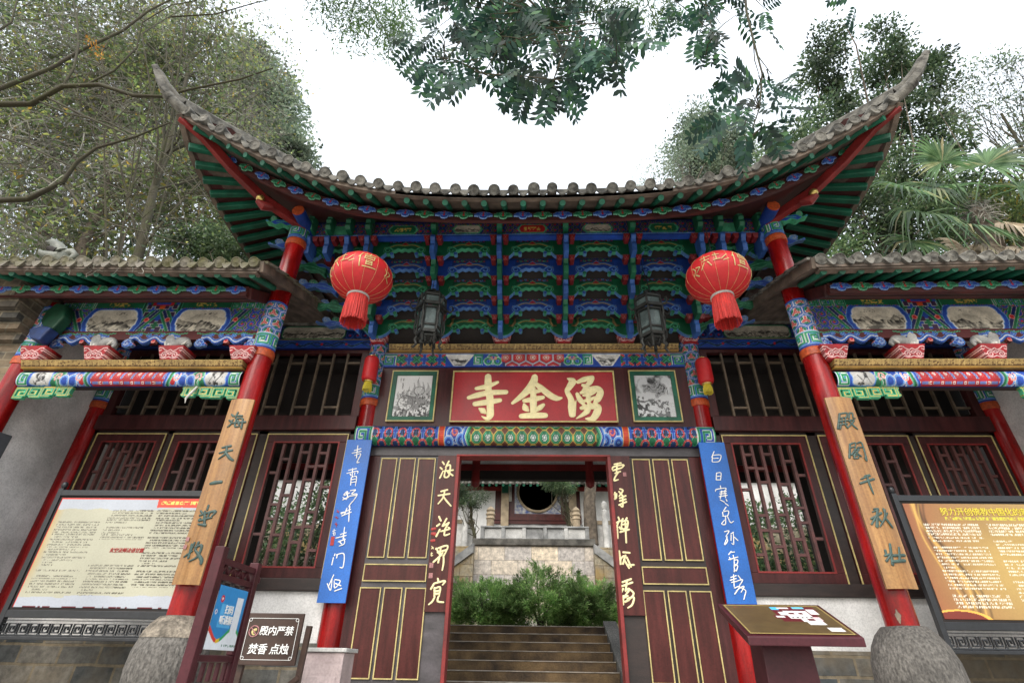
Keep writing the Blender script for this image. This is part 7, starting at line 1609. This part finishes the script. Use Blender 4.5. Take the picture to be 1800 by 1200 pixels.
for (px, py, Y, ax, R, dry, dr) in ((1655, 285, 8.3, (-.3, -.2, .9), .85, 0, .35), (1735, 290, 8.7, (.6, -.2, .6), .95, 0, .4), (1590, 335, 8.2, (-1, -.3, .1), .95, 0, .5), (1622, 375, 8.0, (-.9, -.4, -.35), .85, 0, 1.2), (1606, 425, 8.2, (-.7, -.4, -.7), .75, 0, .8), (1700, 398, 7.9, (-.1, -.6, -.6), .70, 0, .7), (1790, 330, 8.6, (1, -.2, .1), .9, 0, .6), (1770, 395, 8.4, (.8, -.3, -.5), .8, 1, .9), (1740, 432, 8.2, (.3, -.3, -1), .8, 1, .8), (1695, 436, 8.4, (-.3, -.2, -1), .7, 1, .8), (1680, 330, 9.0, (-.5, .6, .6), .85, 0, .5), (1800, 440, 8.0, (.6, -.3, -.6), .8, 1, .8), (1645, 330, 8.6, (-.7, .2, .4), .9, 0, .6)):
    fs.append((at(px, py, Y), ax, (ax[2]*-.2, -.75, .55), R, dry, dr))
palm('large fan palm with drooping and dried fronds above the right wing roof', c1, ZF, fs, 61)
c2 = at(1850, 300, 10.5); fs = [(at(1800+dx, 290+dy, 10.3), (ax, -.2, az), (0, -.8, .5), .95, 0, .5) for dx, dy, ax, az in ((0, 0, -.9, .3), (10, 40, -.8, -.2), (30, -40, -.4, .8), (60, 30, .3, -.2))]
palm('smaller fan palm partly hidden beyond the large one with dried fronds', c2, ZF, fs, 62)

# ---- leafy branches hanging over the forecourt
def pinnate(V, F, c, d, nrm_, L, nl_, rg):
    d = unit(d); nrm_ = unit(nrm_-d*np.dot(nrm_, d)); s = np.cross(d, nrm_); p = np.array(c, float); step = L/nl_
    def leaf(q, ld, l, w_):
        ld = unit(ld); sx = unit(np.cross(ld, nrm_)); b = len(V); tl_ = rg.normal()*.12
        V.extend([q, q+ld*l*.28+sx*w_*.42+nrm_*w_*tl_, q+ld*l*.62+sx*w_*.46+nrm_*w_*(tl_-.2), q+ld*l-nrm_*l*.10, q+ld*l*.62-sx*w_*.46-nrm_*w_*(tl_+.2), q+ld*l*.28-sx*w_*.42-nrm_*w_*tl_]); F.append((b, b+1, b+2, b+3)); F.append((b, b+3, b+4, b+5))
    b = len(V); cur = d
    for k in range(nl_):
        cur = unit(cur+np.array([0, 0, -.025])+rg.normal(size=3)*.03); q = p+cur*step; w_ = .0022; V.extend([p-s*w_, p+s*w_, q+s*w_, q-s*w_]); F.append((len(V)-4, len(V)-3, len(V)-2, len(V)-1)); p = q
        if k > 0:
            sz = .112*(1-.35*abs(k/nl_-.55))*L/.36
            for sg in (-1, 1): leaf(p, cur*.55+s*sg, sz*rg.uniform(.85, 1.1), sz*.40)
    leaf(p, cur, .075*L/.36, .024*L/.36)
def hanging(label, clusters, twig, seed, group='leafy branches over the forecourt', name='hanging_branch', mt='leaf_hang'):
    rg = np.random.default_rng(seed); p0 = at(*twig[0][0]); t = thing(name, label, 'branch', p0, group); mb = MB(); pts = []
    for tw in twig:
        Q = [at(*q) for q in tw]; n = len(Q); mb.tube(Q, list(np.linspace(.018 if len(tw) > 3 else .012, .005, n)), 6)
    V = []; F = []
    for (px, py, r1, r2, n, Y) in clusters:
        for k in range(int(n*.78)):
            a = rg.uniform(0, 2*PI); f = math.sqrt(rg.random())*.8; x, y = px+r1*f*math.cos(a), py+r2*f*math.sin(a); yy = Y+rg.uniform(-.35, .35); c = at(x, y, yy)
            dv = RT*(math.cos(a)*r1/90*.9+rg.normal()*.45)+(-UP)*(.55*max(-.4, math.sin(a))+.45+rg.normal()*.3)+FW*rg.normal()*.35
            pinnate(V, F, c, dv, -FW+rg.normal(size=3)*.45, rg.uniform(.28, .42), int(rg.integers(6, 9)), rg)
            if k % 3 == 0:
                tw = twig[int(rg.integers(len(twig)))]; Q = [at(*q) for q in tw]; dmin = min(Q, key=lambda q: np.linalg.norm(q-c)); mb.tube([dmin, (dmin+c)/2+rg.normal(size=3)*.03, c], [.007, .006, .004], 5)
    put('pinnate_leaves', npmesh('pinnate_leaves', np.array(V), quadify(F)), M[mt], t); mb.build('twigs', M['mossbark'], t, smooth=60)
def quadify(F): return np.array(F)
hanging('broad dark green branch with pinnate leaves hanging in the top centre of the sky', [(900, 0, 130, 60, 80, 3.0), (785, 72, 75, 45, 30, 3.0), (850, 105, 70, 40, 26, 3.1), (965, 108, 80, 50, 44, 3.0), (1015, 40, 90, 60, 56, 3.1), (1055, 62, 45, 40, 22, 2.9), (900, -40, 160, 40, 60, 3.1), (830, 0, 70, 50, 36, 3.0), (750, 100, 28, 22, 5, 3.0), (970, 140, 45, 18, 7, 3.0)],
        [[(880, -120, 3.0), (890, -40, 3.0), (900, 20, 3.0), (880, 80, 3.0), (850, 130, 3.0)], [(890, -40, 3.0), (960, 30, 3.05), (990, 90, 3.05), (970, 150, 3.0)], [(880, 20, 3.0), (820, 60, 3.0), (780, 110, 3.0)], [(960, 30, 3.0), (1030, 70, 3.0), (1080, 110, 2.95)]], 71)
hanging('single long hanging twig with pinnate leaves right of centre', [(1330, 165, 60, 40, 17, 3.2), (1310, 205, 50, 38, 15, 3.2), (1345, 120, 40, 32, 10, 3.2), (1288, 225, 22, 22, 5, 3.2), (1345, 20, 22, 25, 4, 3.2)], [[(1300, -160, 3.2), (1308, -40, 3.2), (1312, 20, 3.2), (1324, 70, 3.2), (1340, 130, 3.2), (1335, 190, 3.2), (1315, 250, 3.2)]], 72)
hanging('branch of pinnate leaves at the top edge left of the long hanging twig', [(1240, -15, 60, 40, 20, 3.5), (1260, 30, 45, 35, 15, 3.5), (1235, 45, 25, 22, 6, 3.5), (1195, -5, 40, 35, 10, 3.5), (1290, -10, 30, 20, 6, 3.5)], [[(1250, -150, 3.5), (1245, -50, 3.5), (1240, 10, 3.5), (1255, 60, 3.5), (1240, 100, 3.5)]], 73)
hanging('tip of a dark leafy spray at the top edge on the right', [(1518, 0, 28, 10, 5, 2.8)], [[(1530, -150, 2.8), (1522, -40, 2.8), (1515, 0, 2.8)]], 74)
def finebranch(label, blobs_, twig, seed, n):
    rg = np.random.default_rng(seed); p0 = at(*twig[0][0]); t = thing('fine_leaved_branch', label, 'branch', p0, 'fine leaved branches at the top edge'); mb = MB()
    for tw in twig: mb.tube([at(*q) for q in tw], list(np.linspace(.02, .005, len(tw))), 6)
    mb.build('twigs', M['mossbark'], t, smooth=60); cp, cd_ = blobpts(blobs_, n, rg, .1); k = np.repeat(np.arange(n), 22); P = cp[k]+rg.normal(size=(len(k), 3))*.13; leaves('foliage', P, rg.normal(size=P.shape)*.7+[0, 0, -.6], .13, .030, M['leaf_fine'], t, rg)
finebranch('fine leaved green branch dropping from the top edge left of centre', [blob(650, 20, 6, 90, 40), blob(630, 50, 6, 55, 40), blob(690, 75, 6, 40, 30), blob(700, 40, 6, 50, 30), blob(675, 105, 6, 14, 14), blob(580, 10, 6, 50, 25)], [[(640, -160, 6), (645, -60, 6), (650, 10, 6), (680, 60, 6), (690, 100, 6)], [(645, -60, 6), (620, 10, 6), (615, 60, 6)]], 75, 150)
finebranch('fine leaved green branch at the top edge right of the broad dark branch', [blob(1110, 10, 6, 80, 26), blob(1170, 30, 6, 34, 34), blob(1060, 5, 6, 60, 25), blob(1165, 80, 6, 16, 24), blob(1040, 20, 6, 40, 20)], [[(1120, -160, 6), (1125, -50, 6), (1140, 10, 6), (1165, 60, 6)], [(1125, -50, 6), (1080, 5, 6)]], 76, 110)
